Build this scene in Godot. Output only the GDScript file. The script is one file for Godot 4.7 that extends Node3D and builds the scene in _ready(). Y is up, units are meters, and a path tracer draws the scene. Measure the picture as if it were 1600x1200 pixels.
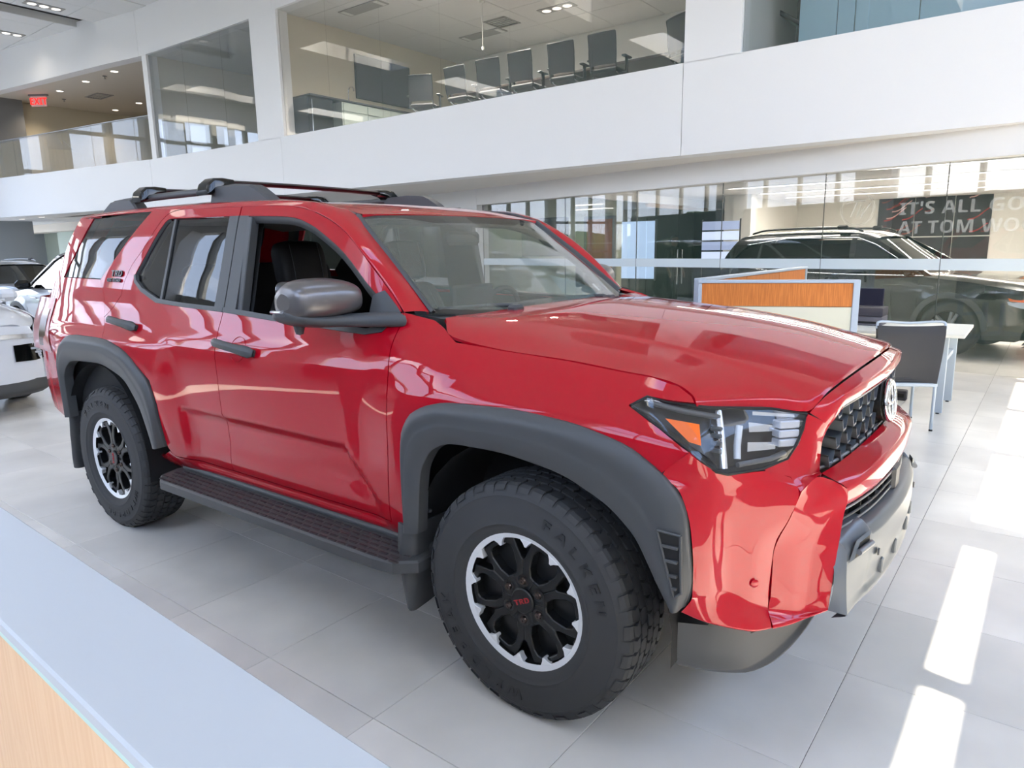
extends Node3D
# ---------------------------------------------------------------- helpers
var M := {}                     # materials
var taken := {}

class MB:                       # mesh buffer
	var v := PackedVector3Array()
	var n := PackedVector3Array()
	var t := PackedVector2Array()
	var i := PackedInt32Array()
	func vert(p: Vector3, nn: Vector3, uv := Vector2.ZERO) -> int:
		v.append(p); n.append(nn); t.append(uv)
		return v.size() - 1
	func tri(a: int, b: int, c: int) -> void:
		var g := (v[b] - v[a]).cross(v[c] - v[a])
		if g.length_squared() < 1e-16: return
		if g.dot(n[a] + n[b] + n[c]) > 0: i.append_array([a, c, b])
		else: i.append_array([a, b, c])
	func quad(a: int, b: int, c: int, d: int) -> void:
		tri(a, b, c); tri(a, c, d)
	func fan(p: Array, nn: Vector3) -> void:           # flat convex polygon, facing nn
		var s := v.size()
		for q in p: vert(q, nn)
		for k in range(1, p.size() - 1): tri(s, s + k, s + k + 1)
	func flat(p: Array, out: Vector3) -> void:         # flat polygon whose normal looks away from point out
		var nn: Vector3 = Vector3.ZERO
		for k in p.size(): nn += (p[k] as Vector3).cross(p[(k + 1) % p.size()])
		nn = nn.normalized()
		var c := Vector3.ZERO
		for q in p: c += q
		c /= p.size()
		if nn.dot(c - out) < 0: nn = -nn
		fan(p, nn)
	func grid(P: Array, N: Array) -> void:             # rows of points with normals
		var s := v.size()
		var w: int = P[0].size()
		for r in P.size():
			for c in w: vert(P[r][c], N[r][c], Vector2(float(c) / (w - 1), float(r) / (P.size() - 1)))
		for r in P.size() - 1:
			for c in w - 1:
				quad(s + r * w + c, s + r * w + c + 1, s + (r + 1) * w + c + 1, s + (r + 1) * w + c)
	func mesh(side := 1) -> ArrayMesh:
		var a := []
		a.resize(Mesh.ARRAY_MAX)
		if side > 0:
			a[Mesh.ARRAY_VERTEX] = v; a[Mesh.ARRAY_NORMAL] = n; a[Mesh.ARRAY_INDEX] = i
		else:
			var v2 := v.duplicate(); var n2 := n.duplicate(); var i2 := i.duplicate()
			for k in v2.size():
				v2[k].z = -v2[k].z; n2[k].z = -n2[k].z
			for k in range(0, i2.size(), 3):
				var h := i2[k + 1]; i2[k + 1] = i2[k + 2]; i2[k + 2] = h
			a[Mesh.ARRAY_VERTEX] = v2; a[Mesh.ARRAY_NORMAL] = n2; a[Mesh.ARRAY_INDEX] = i2
		a[Mesh.ARRAY_TEX_UV] = t
		var m := ArrayMesh.new()
		m.add_surface_from_arrays(Mesh.PRIMITIVE_TRIANGLES, a)
		return m

func numbered(s: String) -> String:
	if not taken.has(s):
		taken[s] = 0
		return s
	taken[s] += 1
	return "%s_%03d" % [s, taken[s]]

func put(mesh: Mesh, called: String, mat: Material, parent: Node3D = null) -> MeshInstance3D:
	var o := MeshInstance3D.new()
	o.mesh = mesh
	o.material_override = mat
	if parent == null:
		o.name = numbered(called); add_child(o, true)
	else:
		var k := 0
		var nm := called
		while parent.has_node(NodePath(nm)):
			k += 1; nm = "%s_%03d" % [called, k]
		o.name = nm
		parent.add_child(o, true)
	return o
func obj(b: MB, called: String, mat: Material, parent: Node3D = null, side := 1) -> MeshInstance3D:
	return put(b.mesh(side), called, mat, parent)
func both(b: MB, called: String, mat: Material, parent: Node3D) -> Array:
	return [obj(b, called, mat, parent, 1), obj(b, called, mat, parent, -1)]
func tag(o: Node, label: String, category: String, group := "") -> Node:
	o.set_meta("label", label); o.set_meta("category", category)
	if group: o.set_meta("group", group)
	return o
func struct(b: MB, called: String, mat: Material, parent: Node3D = null) -> MeshInstance3D:
	var o := obj(b, called, mat, parent)
	if parent == null: o.set_meta("kind", "structure")
	return o
func thing(called: String, label: String, category: String, at := Vector3.ZERO, turn := 0.0, group := "") -> Node3D:
	var o := Node3D.new()
	o.name = numbered(called); add_child(o, true)
	o.position = at; o.rotation.y = turn
	tag(o, label, category, group)
	return o
func copy(o: Node3D, label: String, at: Vector3, turn: float, called: String) -> Node3D:
	var c: Node3D = o.duplicate()
	c.name = numbered(called); add_child(c, true)
	c.position = at; c.rotation.y = turn
	c.set_meta("label", label)
	return c

func mat(c: Color, rough := 0.5, metal := 0.0, spec := 0.5) -> StandardMaterial3D:
	var m := StandardMaterial3D.new()
	m.albedo_color = c; m.roughness = rough; m.metallic = metal; m.metallic_specular = spec
	return m
func glow(c: Color, e: float) -> StandardMaterial3D:
	var m := mat(c, 0.6)
	m.emission_enabled = true; m.emission = c; m.emission_energy_multiplier = e
	return m
func glass(c: Color, a: float, rough := 0.0) -> StandardMaterial3D:
	var m := mat(Color(c.r, c.g, c.b, a), rough)
	m.transparency = BaseMaterial3D.TRANSPARENCY_ALPHA
	return m

# box from corner to corner with chamfered edges
func box(b: MB, lo: Vector3, hi: Vector3, ch := 0.0, x := Transform3D()) -> void:
	var c := (lo + hi) / 2
	var h := ((hi - lo) / 2).abs()
	ch = minf(ch, minf(h.x, minf(h.y, h.z)) * 0.9)
	for ax in 3:
		for s in [-1.0, 1.0]:
			var u := (ax + 1) % 3
			var w := (ax + 2) % 3
			var nn := Vector3.ZERO
			nn[ax] = s
			var p := []
			for k in [[-1, -1], [1, -1], [1, 1], [-1, 1]]:
				var q := Vector3.ZERO
				q[ax] = s * h[ax]; q[u] = k[0] * (h[u] - ch); q[w] = k[1] * (h[w] - ch)
				p.append(x * (c + q))
			b.fan(p, x.basis * nn)
	if ch <= 0.0: return
	for ax in 3:                                       # the twelve edges
		var u := (ax + 1) % 3
		var w := (ax + 2) % 3
		for su in [-1.0, 1.0]:
			for sw in [-1.0, 1.0]:
				var p := []
				for k in [[-1, 0], [1, 0], [1, 1], [-1, 1]]:
					var q := Vector3.ZERO
					q[ax] = k[0] * (h[ax] - ch)
					q[u] = su * (h[u] - (0.0 if k[1] == 0 else ch))
					q[w] = sw * (h[w] - (ch if k[1] == 0 else 0.0))
					p.append(x * (c + q))
				var nn := Vector3.ZERO
				nn[u] = su; nn[w] = sw
				b.fan(p, (x.basis * nn).normalized())
	for sx in [-1.0, 1.0]:
		for sy in [-1.0, 1.0]:
			for sz in [-1.0, 1.0]:
				var s := Vector3(sx, sy, sz)
				b.fan([x * (c + s * (h - Vector3(0, ch, ch))), x * (c + s * (h - Vector3(ch, 0, ch))), x * (c + s * (h - Vector3(ch, ch, 0)))], (x.basis * s).normalized())
func boxm(lo: Vector3, hi: Vector3, ch := 0.0) -> MB:
	var b := MB.new()
	box(b, lo, hi, ch)
	return b
# box round a middle point
func boxc(b: MB, c: Vector3, s: Vector3, ch := 0.0, x := Transform3D()) -> void:
	box(b, c - s / 2, c + s / 2, ch, x)

func lathe(b: MB, prof: Array, axis := Vector3.BACK, at := Vector3.ZERO, seg := 48, sharp := 0.6) -> void:
	# prof: Vector2(radius, along axis); the surface looks to the left of the profile's way
	var a := axis.normalized()
	var u := a.cross(Vector3.UP if absf(a.y) < 0.9 else Vector3.RIGHT).normalized()
	var w := a.cross(u)
	for k in prof.size() - 1:
		var p: Vector2 = prof[k]
		var q: Vector2 = prof[k + 1]
		var d := (q - p).normalized()
		var n0 := Vector2(-d.y, d.x)
		var np := n0
		var nq := n0
		if k > 0:
			var e: Vector2 = (p - prof[k - 1]).normalized()
			var ne := Vector2(-e.y, e.x)
			if ne.dot(n0) > sharp: np = (ne + n0).normalized()
		if k + 2 < prof.size():
			var e: Vector2 = (prof[k + 2] - q).normalized()
			var ne := Vector2(-e.y, e.x)
			if ne.dot(n0) > sharp: nq = (ne + n0).normalized()
		var s := b.v.size()
		for j in seg + 1:
			var f := TAU * j / seg
			var r := u * cos(f) + w * sin(f)
			b.vert(at + r * p.x + a * p.y, (r * np.x + a * np.y).normalized())
			b.vert(at + r * q.x + a * q.y, (r * nq.x + a * nq.y).normalized())
		for j in seg: b.quad(s + 2 * j, s + 2 * j + 1, s + 2 * j + 3, s + 2 * j + 2)

func tube(b: MB, path: Array, r: float, seg := 10, squash := 1.0, caps := true) -> void:
	var up := Vector3.UP
	var rings := []
	for k in path.size():
		var d: Vector3 = (path[mini(k + 1, path.size() - 1)] - path[maxi(k - 1, 0)]).normalized()
		var u := d.cross(up)
		if u.length() < 0.05: u = d.cross(Vector3.RIGHT)
		u = u.normalized()
		var w := u.cross(d).normalized()
		var s := b.v.size()
		for j in seg:
			var f := TAU * j / seg
			b.vert(path[k] + u * cos(f) * r + w * sin(f) * r * squash, (u * cos(f) + w * sin(f) / squash).normalized())
		rings.append([s, d])
	for k in rings.size() - 1:
		for j in seg:
			var j2 := (j + 1) % seg
			b.quad(rings[k][0] + j, rings[k][0] + j2, rings[k + 1][0] + j2, rings[k + 1][0] + j)
	if caps:
		for e in [0, rings.size() - 1]:
			var p := []
			for j in seg: p.append(b.v[rings[e][0] + j])
			b.fan(p, rings[e][1] * (-1.0 if e == 0 else 1.0))

# flat plate: polygon in the xy plane of frame x, front at z1 (bevelled), back at z0
func plate(b: MB, poly: PackedVector2Array, z0: float, z1: float, bev := 0.0, x := Transform3D(), back := false) -> void:
	var p := poly.duplicate()
	if Geometry2D.is_polygon_clockwise(p): p.reverse()
	var m := p.size()
	var q := PackedVector2Array()
	for k in m:
		var d0 := (p[k] - p[(k + m - 1) % m]).normalized()
		var d1 := (p[(k + 1) % m] - p[k]).normalized()
		var n0 := Vector2(-d0.y, d0.x)
		var n1 := Vector2(-d1.y, d1.x)
		var mm := (n0 + n1).normalized()
		q.append(p[k] + mm * bev / maxf(0.4, mm.dot(n0)))
	var s := b.v.size()
	for k in m: b.vert(x * Vector3(q[k].x, q[k].y, z1), x.basis * Vector3.BACK)
	var ix := Geometry2D.triangulate_polygon(q)
	for k in range(0, ix.size(), 3): b.tri(s + ix[k], s + ix[k + 1], s + ix[k + 2])
	if back:
		s = b.v.size()
		for k in m: b.vert(x * Vector3(p[k].x, p[k].y, z0), x.basis * Vector3.FORWARD)
		ix = Geometry2D.triangulate_polygon(p)
		for k in range(0, ix.size(), 3): b.tri(s + ix[k], s + ix[k + 1], s + ix[k + 2])
	var zb := z1 - signf(z1 - z0) * bev
	for k in m:
		var k2 := (k + 1) % m
		var d := (p[k2] - p[k]).normalized()
		var o := Vector3(d.y, -d.x, 0)
		b.fan([x * Vector3(p[k].x, p[k].y, z0), x * Vector3(p[k2].x, p[k2].y, z0), x * Vector3(p[k2].x, p[k2].y, zb), x * Vector3(p[k].x, p[k].y, zb)], x.basis * o)
		if bev > 0:
			b.fan([x * Vector3(p[k].x, p[k].y, zb), x * Vector3(p[k2].x, p[k2].y, zb), x * Vector3(q[k2].x, q[k2].y, z1), x * Vector3(q[k].x, q[k].y, z1)], x.basis * (o + Vector3(0, 0, signf(z1 - z0))).normalized())

# monotone cubic through knots
func pchip(xs: Array, ys: Array, x: float) -> float:
	var m := xs.size()
	if x <= xs[0]: return ys[0] + (ys[1] - ys[0]) / (xs[1] - xs[0]) * (x - xs[0])
	if x >= xs[m - 1]: return ys[m - 1] + (ys[m - 1] - ys[m - 2]) / (xs[m - 1] - xs[m - 2]) * (x - xs[m - 1])
	var k := 0
	while x > xs[k + 1]: k += 1
	return herm(xs, ys, k, x)
func slope(xs: Array, ys: Array, k: int) -> float:
	var m := xs.size()
	if k == 0: return (ys[1] - ys[0]) / (xs[1] - xs[0])
	if k == m - 1: return (ys[m - 1] - ys[m - 2]) / (xs[m - 1] - xs[m - 2])
	var h0: float = xs[k] - xs[k - 1]
	var h1: float = xs[k + 1] - xs[k]
	var d0: float = (ys[k] - ys[k - 1]) / h0
	var d1: float = (ys[k + 1] - ys[k]) / h1
	if d0 * d1 <= 0: return 0.0
	var w1 := 2 * h1 + h0
	var w2 := h1 + 2 * h0
	return (w1 + w2) / (w1 / d0 + w2 / d1)
func herm(xs: Array, ys: Array, k: int, x: float) -> float:
	var h: float = xs[k + 1] - xs[k]
	var t: float = (x - xs[k]) / h
	var t2 := t * t
	var t3 := t2 * t
	return (2 * t3 - 3 * t2 + 1) * ys[k] + (t3 - 2 * t2 + t) * h * slope(xs, ys, k) + (-2 * t3 + 3 * t2) * ys[k + 1] + (t3 - t2) * h * slope(xs, ys, k + 1)
func curve(P: Array, per := 4, K := []) -> Array:      # points along a monotone curve through P
	var xs := K.duplicate()
	if xs.is_empty():
		xs = [0.0]
		for k in range(1, P.size()): xs.append(xs[-1] + maxf(1e-4, P[k].distance_to(P[k - 1])))
	var cx := []; var cy := []; var cz := []
	for p in P:
		cx.append(p.x); cy.append(p.y); cz.append(p.z)
	var out := []
	for k in P.size() - 1:
		for j in per:
			var x: float = lerpf(xs[k], xs[k + 1], float(j) / per)
			out.append(Vector3(herm(xs, cx, k, x), herm(xs, cy, k, x), herm(xs, cz, k, x)))
	out.append(P[-1])
	return out
const MID := Vector3(-1.4, 0.7, 0)
# smooth patch through a grid of points; hem: strips turned inwards along the chosen edges (1 first row, 2 last row, 4 first column, 8 last column)
func patch(b: MB, G: Array, ru := 4, rv := 4, out := MID, hem := 0, depth := 0.012) -> void:
	var ku := [0.0]
	for c in range(1, G[0].size()):
		var d := 0.0
		for r in G: d += r[c].distance_to(r[c - 1])
		ku.append(ku[-1] + maxf(1e-4, d / G.size()))
	var kv := [0.0]
	for r in range(1, G.size()):
		var d := 0.0
		for c in G[0].size(): d += G[r][c].distance_to(G[r - 1][c])
		kv.append(kv[-1] + maxf(1e-4, d / G[0].size()))
	var cols := []
	for c in G[0].size():
		var col := []
		for r in G: col.append(r[c])
		cols.append(curve(col, rv, kv))
	var P := []
	for r in cols[0].size():
		var row := []
		for c in cols.size(): row.append(cols[c][r])
		P.append(curve(row, ru, ku))
	net(b, P, out, hem, depth)
func net(b: MB, P: Array, out := MID, hem := 0, depth := 0.012) -> void:
	var N := []
	var R := P.size()
	var C: int = P[0].size()
	for r in R:
		var row := []
		for c in C:
			var du: Vector3 = P[r][mini(c + 1, C - 1)] - P[r][maxi(c - 1, 0)]
			var dv: Vector3 = P[mini(r + 1, R - 1)][c] - P[maxi(r - 1, 0)][c]
			var nn := du.cross(dv)
			if nn.length() < 1e-12:
				dv = P[mini(r + 2, R - 1)][c] - P[maxi(r - 2, 0)][c]
				du = P[mini(r + 1, R - 1)][mini(c + 1, C - 1)] - P[mini(r + 1, R - 1)][maxi(c - 1, 0)]
				nn = du.cross(dv)
			nn = nn.normalized()
			row.append(nn)
		N.append(row)
	var s := 0.0
	for r in R:
		for c in C: s += N[r][c].dot((P[r][c] - out).normalized())
	if s < 0:
		for r in R:
			for c in C: N[r][c] = -N[r][c]
	b.grid(P, N)
	var E := []
	if hem & 1: E.append([range(C), 0, true])
	if hem & 2: E.append([range(C), R - 1, true])
	if hem & 4: E.append([range(R), 0, false])
	if hem & 8: E.append([range(R), C - 1, false])
	for e in E:
		var p := []; var nn := []
		for k in e[0]:
			p.append(P[e[1]][k] if e[2] else P[k][e[1]])
			nn.append(N[e[1]][k] if e[2] else N[k][e[1]])
		var mid: Vector3 = P[R / 2][C / 2]
		turn_in(b, p, nn, mid, depth)
func turn_in(b: MB, p: Array, nn: Array, mid: Vector3, depth: float, closed := false) -> void:
	var m := p.size() if closed else p.size() - 1
	for k in m:
		var k2 := (k + 1) % p.size()
		var a: Vector3 = p[k]
		var c: Vector3 = p[k2]
		var o := (c - a).cross(nn[k]).normalized()
		if o.dot(a - mid) < 0 and not closed: o = -o
		b.fan([a, c, c - nn[k2] * depth, a - nn[k] * depth], o)
func smooth2(P: Array, per := 4, closed := false) -> PackedVector2Array:
	var out := PackedVector2Array()
	var m := P.size()
	for k in (m if closed else m - 1):
		var p0: Vector2 = P[(k + m - 1) % m] if closed or k > 0 else P[0]
		var p1: Vector2 = P[k]
		var p2: Vector2 = P[(k + 1) % m]
		var p3: Vector2 = P[(k + 2) % m] if closed or k + 2 < m else P[m - 1]
		for j in per:
			out.append(p1.cubic_interpolate(p2, p0, p3, float(j) / per))
	if not closed: out.append(P[m - 1])
	return out
# round the corners of a polygon
func rounded(P: Array, r: float, seg := 4) -> PackedVector2Array:
	var out := PackedVector2Array()
	var m := P.size()
	for k in m:
		var p: Vector2 = P[k]
		var a: Vector2 = P[(k + m - 1) % m]
		var c: Vector2 = P[(k + 1) % m]
		var q := minf(r, 0.45 * minf(p.distance_to(a), p.distance_to(c)))
		var s := p + (a - p).normalized() * q
		var e := p + (c - p).normalized() * q
		for j in seg + 1:
			var t := float(j) / seg
			out.append(s.lerp(p, t).lerp(p.lerp(e, t), t))
	return out
func rect2(w: float, h: float, r := 0.0, seg := 4) -> PackedVector2Array:
	var p := [Vector2(-w / 2, -h / 2), Vector2(w / 2, -h / 2), Vector2(w / 2, h / 2), Vector2(-w / 2, h / 2)]
	return rounded(p, r, seg) if r > 0 else PackedVector2Array(p)
# raised lettering, lying in the xy plane of frame x, middle of the line at its origin
func letters(b: MB, s: String, h: float, x: Transform3D, thick := 0.004, wide := 1.0, font := "Droid Sans", bold := 600) -> void:
	var f := SystemFont.new()
	f.font_names = PackedStringArray([font])
	f.font_weight = bold
	var tm := TextMesh.new()
	tm.text = s; tm.font = f; tm.font_size = 64; tm.pixel_size = 0.01; tm.depth = 0.05; tm.curve_step = 2.0
	var a := tm.get_mesh_arrays()
	if a.is_empty() or a[Mesh.ARRAY_VERTEX] == null or a[Mesh.ARRAY_VERTEX].size() == 0: return
	var vv: PackedVector3Array = a[Mesh.ARRAY_VERTEX]
	var nn: PackedVector3Array = a[Mesh.ARRAY_NORMAL]
	var ii: PackedInt32Array = a[Mesh.ARRAY_INDEX]
	var lo := Vector3(1e9, 1e9, 1e9)
	var hi := -lo
	for p in vv:
		lo = lo.min(p); hi = hi.max(p)
	var c := (lo + hi) / 2
	var k := h / maxf(1e-6, hi.y - lo.y)
	if wide < 0: wide = -wide / ((hi.x - lo.x) * k)    # fit to a given length
	var st := b.v.size()
	for j in vv.size():
		var p := vv[j] - c
		b.vert(x * Vector3(p.x * k * wide, p.y * k, p.z / 0.05 * thick), (x.basis * nn[j]).normalized())
	for j in range(0, ii.size(), 3): b.tri(st + ii[j], st + ii[j + 1], st + ii[j + 2])
func _ready() -> void:
	# camera, sky, sun, exposure
	var cam := Camera3D.new()
	cam.name = "camera"
	add_child(cam)
	cam.position = Vector3(1.2392, 1.5368, 2.6321)
	cam.basis = Basis(Vector3.UP, .6419) * Basis(Vector3.RIGHT, -.1920) * Basis(Vector3.BACK, -.0160)
	cam.fov = rad_to_deg(2 * atan(600 / 1090.36))
	cam.near = .05; cam.far = 300
	cam.current = true
	var we := WorldEnvironment.new()
	we.name = "world"
	var env := Environment.new()
	env.background_mode = Environment.BG_SKY
	env.sky = make_sky()
	env.background_energy_multiplier = 1.0
	env.tonemap_mode = Environment.TONE_MAPPER_LINEAR
	env.tonemap_exposure = 1.6
	env.sdfgi_enabled = true; env.ssao_enabled = true; env.ssil_enabled = true
	we.environment = env
	add_child(we)
	var sun := DirectionalLight3D.new()
	sun.name = "sun"
	var el := deg_to_rad(55.9)
	var d := BT.basis * Vector3(-cos(el), -sin(el), -.17 * cos(el)).normalized()
	sun.basis = Basis.looking_at(d)
	sun.light_energy = 6.0; sun.light_color = Color(1, .96, .88); sun.light_angular_distance = .3
	sun.shadow_enabled = true; sun.sky_mode = DirectionalLight3D.SKY_MODE_LIGHT_ONLY
	add_child(sun)
	materials()
	floor_tiles()
	building()
	red_car()
	counter_front()
	partitions()
	desk_set()
	guest_chair()
	cross_over("crossover_car", "white car with bright nose strip facing right behind the red vehicle at left", Transform3D(Basis(), Vector3(-9.08, 0, .62)), M.paintwhite, M.satin, false, 0)
	cross_over("crossover_car", "silver car facing left, its dark windshield seen beyond the white car", Transform3D(Basis(Vector3.UP, PI), Vector3(-10.55, 0, -2.6)), M.paintsilver, M.satin, false, 1)
	cross_over("crossover_car", "pale car farthest back at left, only its roof rail showing", Transform3D(Basis(Vector3.UP, .1), Vector3(-18.9, 0, -3.9)), M.paintsilver, M.satin, true, 1, .86)
	cross_over("crossover_car", "glossy black sport utility vehicle behind the glass wall at right", Transform3D(Basis(Vector3.UP, -.2258), Vector3(-.81, 0, -9.60)), M.paintblack, M.satin, true, 2, 1.04)
	standing_person()
func make_sky() -> Sky:
	# clear blue with soft white clouds, the same all round
	var n := FastNoiseLite.new()
	n.seed = 11; n.noise_type = FastNoiseLite.TYPE_SIMPLEX_SMOOTH; n.frequency = 1.5; n.fractal_octaves = 5
	var im := Image.create(512, 256, false, Image.FORMAT_RGBAF)
	for y in 256:
		var e := (0.5 - (y + .5) / 256.0) * PI
		for x in 512:
			var a := TAU * x / 512.0
			var p := Vector3(cos(a) * cos(e), sin(e), sin(a) * cos(e))
			var c := Color(.33, .52, .93).lerp(Color(.78, .86, .98), pow(1 - clampf(p.y, 0, 1), 2.6)) * 4.6
			var f := smoothstep(.02, .55, n.get_noise_3d(p.x, p.y * 1.8, p.z))
			c = c.lerp(Color(7.5, 7.5, 7.6), f * .85)
			if p.y < 0: c = Color(1.6, 1.6, 1.58)
			im.set_pixel(x, y, c)
	var m := PanoramaSkyMaterial.new()
	m.panorama = ImageTexture.create_from_image(im)
	var s := Sky.new()
	s.sky_material = m
	return s
func materials() -> void:
	M.red = mat(Color(.68, .006, .105), .55, 0.0, .15)
	M.red.clearcoat_enabled = true; M.red.clearcoat = 1.0; M.red.clearcoat_roughness = .01
	M.bowl = M.red
	M.trim = mat(Color(.27, .275, .28), .48)
	M.black = mat(Color(.03, .03, .032), .6)
	M.liner = mat(Color(.06, .065, .07), .75)
	M.privacy = glass(Color(.02, .022, .024), .72)
	M.windshield = glass(Color(.05, .09, .07), .06)
	M.windfilm = glass(Color(.66, .72, .66), .16)
	M.gunmetal = mat(Color(.25, .26, .27), .3, .7)
	M.satin = mat(Color(.55, .56, .57), .35, .6)
	M.blade = mat(Color(.38, .41, .44), .35)
	M.chrome = mat(Color(.85, .86, .88), .08, 1.0)
	M.skid = mat(Color(.42, .44, .46), .38, .35)
	M.lampblack = mat(Color(.05, .055, .06), .35)
	M.lampgrey = mat(Color(.30, .31, .32), .3)
	M.lampchrome = mat(Color(.88, .9, .93), .18, .8)
	M.lampclear = mat(Color(.75, .78, .82), .15)
	M.lampunit = mat(Color(.72, .74, .78), .2, .3)
	M.amber = mat(Color(.95, .42, .05), .3)
	M.lens = glass(Color(.5, .5, .52), .06)
	M.paper = mat(Color(.9, .9, .88), .7)
	M.taillens = mat(Color(.6, .02, .03), .1); M.taillens.clearcoat_enabled = true
	M.taildark = mat(Color(.25, .01, .015), .15)
	M.barblack = mat(Color(.12, .10, .11), .35)
	M.gloss = mat(Color(.03, .03, .032), .06)
	M.mirrorshell = mat(Color(.46, .445, .44), .30, .65)
	M.mirrorglass = mat(Color(.8, .82, .84), .02, 1.0)
	M.treadpad = mat(Color(.16, .13, .14), .7)
	M.carpet = mat(Color(.07, .07, .075), .95)
	M.dash = mat(Color(.10, .105, .11), .7)
	M.leather = mat(Color(.085, .09, .10), .55)
	M.stitch = mat(Color(.35, .36, .38), .8)
	M.headliner = mat(Color(.45, .45, .44), .95)
	M.rubber = mat(Color(.215, .217, .22), .75)
	M.rubber2 = mat(Color(.15, .152, .155), .55)
	M.rimblack = mat(Color(.085, .088, .09), .35, .2)
	M.machined = mat(Color(.93, .935, .94), .42, .55)
	M.redprint = mat(Color(.62, .12, .14), .6)
	M.lug = mat(Color(.35, .30, .28), .2, .9)
	M.steel = mat(Color(.35, .36, .37), .45, .6)
	# building
	M.grout = mat(Color(.50, .48, .46), .9)
	for k in 3:
		var tone: float = [1.0, .985, 1.01][k]
		var c: Color = Color(.945, .932, .910) * tone
		c.a = 1
		M["tile%d" % k] = mat(c, .28)
		M["tile%d" % k].albedo_texture = mottle(21 + k, .90, 1.0)
		M["tile%d" % k].uv1_triplanar = true; M["tile%d" % k].uv1_world_triplanar = true
		M["tile%d" % k].uv1_scale = Vector3(.37, .37, .37)
	M.white = mat(Color(.885, .88, .872), .7)
	M.soffit = mat(Color(.86, .84, .81), .8)
	M.pane = glass(Color(.32, .42, .38), .10)
	M.pane2 = glass(Color(.25, .33, .29), .16)
	M.railglass = glass(Color(.55, .66, .70), .07)
	M.clear = glass(Color(.8, .85, .85), .03)
	M.darkglass = glass(Color(.02, .025, .03), .85)
	M.joint = mat(Color(.20, .23, .22), .5)
	M.frost = mat(Color(.80, .84, .86), .6)
	M.frostblue = mat(Color(.66, .80, .86), .5)
	M.faint = glass(Color(.95, .96, .96), .08, .24)
	M.faint.metallic_specular = 0.0
	M.beige = mat(Color(.78, .74, .65), .8)
	M.beigeceil = mat(Color(.80, .77, .72), .85)
	M.greycol = mat(Color(.45, .45, .45), .6)
	M.carpetgrey = mat(Color(.35, .35, .36), .95)
	M.roomwhite = mat(Color(.86, .855, .83), .8)
	M.acoustic = mat(Color(.84, .835, .82), .95)
	M.officeceil = mat(Color(.76, .75, .74), .95)
	M.ventgrey = mat(Color(.62, .61, .59), .6)
	M.greenwhite = mat(Color(.76, .77, .66), .8)
	M.greenwall = mat(Color(.55, .58, .53), .8)
	M.palegreen = mat(Color(.66, .70, .66), .8)
	M.darkgreen = mat(Color(.22, .24, .22), .8)
	M.greywall2 = mat(Color(.42, .42, .43), .8)
	M.greywall = mat(Color(.55, .56, .56), .8)
	M.darkdoor = mat(Color(.28, .28, .30), .5)
	M.mullion = mat(Color(.62, .62, .60), .5)
	M.paving = mat(Color(.42, .42, .41), .9)
	M.hedge = mat(Color(.20, .27, .12), .9)
	M.exitplate = mat(Color(.86, .70, .68), .5)
	M.exitred = glow(Color(.95, .12, .10), 1.2)
	M.lampglow = glow(Color(1, .95, .88), 3.0)
	M.lampglow2 = glow(Color(1, .97, .93), .8)
	M.lineglow = glow(Color(1, .98, .95), 3.0)
	M.dayglow = glow(Color(.75, .86, 1.0), 1.1)
	M.cabinet = mat(Color(.62, .66, .63), .5)
	M.darkstone = mat(Color(.16, .16, .17), .4)
	M.screengrey = mat(Color(.25, .25, .27), .25)
	M.tvscreen = mat(Color(.04, .04, .06), .12)
	M.mesh = mat(Color(.24, .24, .25), .8)
	M.chairframe = mat(Color(.14, .14, .15), .5)
	M.darkwood = mat(Color(.20, .16, .15), .5)
	M.wood = grain(Color(.80, .42, .10), Color(.66, .32, .06), .45)
	M.orangewood = grain(Color(.86, .52, .22), Color(.76, .43, .16), .45)
	M.lightwood = grain(Color(.90, .755, .60), Color(.875, .715, .555), .6)
	M.brass = mat(Color(.72, .62, .50), .4, .3)
	M.pic0 = glow(Color(.75, .80, .92), .55)
	M.pic1 = glow(Color(.55, .60, .72), .55)
	M.mural = streaks(3, true)
	M.muraldark = streaks(4, false)
	M.capgrey = mat(Color(.72, .74, .76), .4)
	M.capedge = mat(Color(.72, .84, .80), .3)
	M.darkbrown = mat(Color(.22, .12, .12), .7)
	M.frame = mat(Color(.72, .77, .82), .4, .2)
	M.cream = mat(Color(.88, .87, .78), .8)
	M.desktop = mat(Color(.90, .90, .87), .45)
	M.flap = mat(Color(.45, .36, .36), .5)
	M.navy = mat(Color(.13, .13, .20), .9)
	M.midgrey = mat(Color(.42, .41, .44), .6)
	M.darkgrey = mat(Color(.25, .24, .27), .6)
	M.greyleather = mat(Color(.20, .205, .22), .5)
	M.paintwhite = mat(Color(.88, .89, .91), .3); M.paintwhite.clearcoat_enabled = true; M.paintwhite.clearcoat_roughness = .02
	M.paintsilver = mat(Color(.70, .71, .73), .35, .4); M.paintsilver.clearcoat_enabled = true; M.paintsilver.clearcoat_roughness = .02
	M.paintblack = mat(Color(.025, .028, .027), .2); M.paintblack.clearcoat_enabled = true; M.paintblack.clearcoat_roughness = .01
	M.privacy2 = mat(Color(.03, .035, .035), .02)
	M.carglass = mat(Color(.10, .12, .115), .02)
	M.skin = mat(Color(.62, .45, .36), .6)
	M.lips = mat(Color(.5, .3, .26), .6)
	M.hair = mat(Color(.07, .06, .055), .7)
	M.darkcloth = mat(Color(.09, .09, .10), .9)
	M.trousers = mat(Color(.14, .14, .17), .9)
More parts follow.
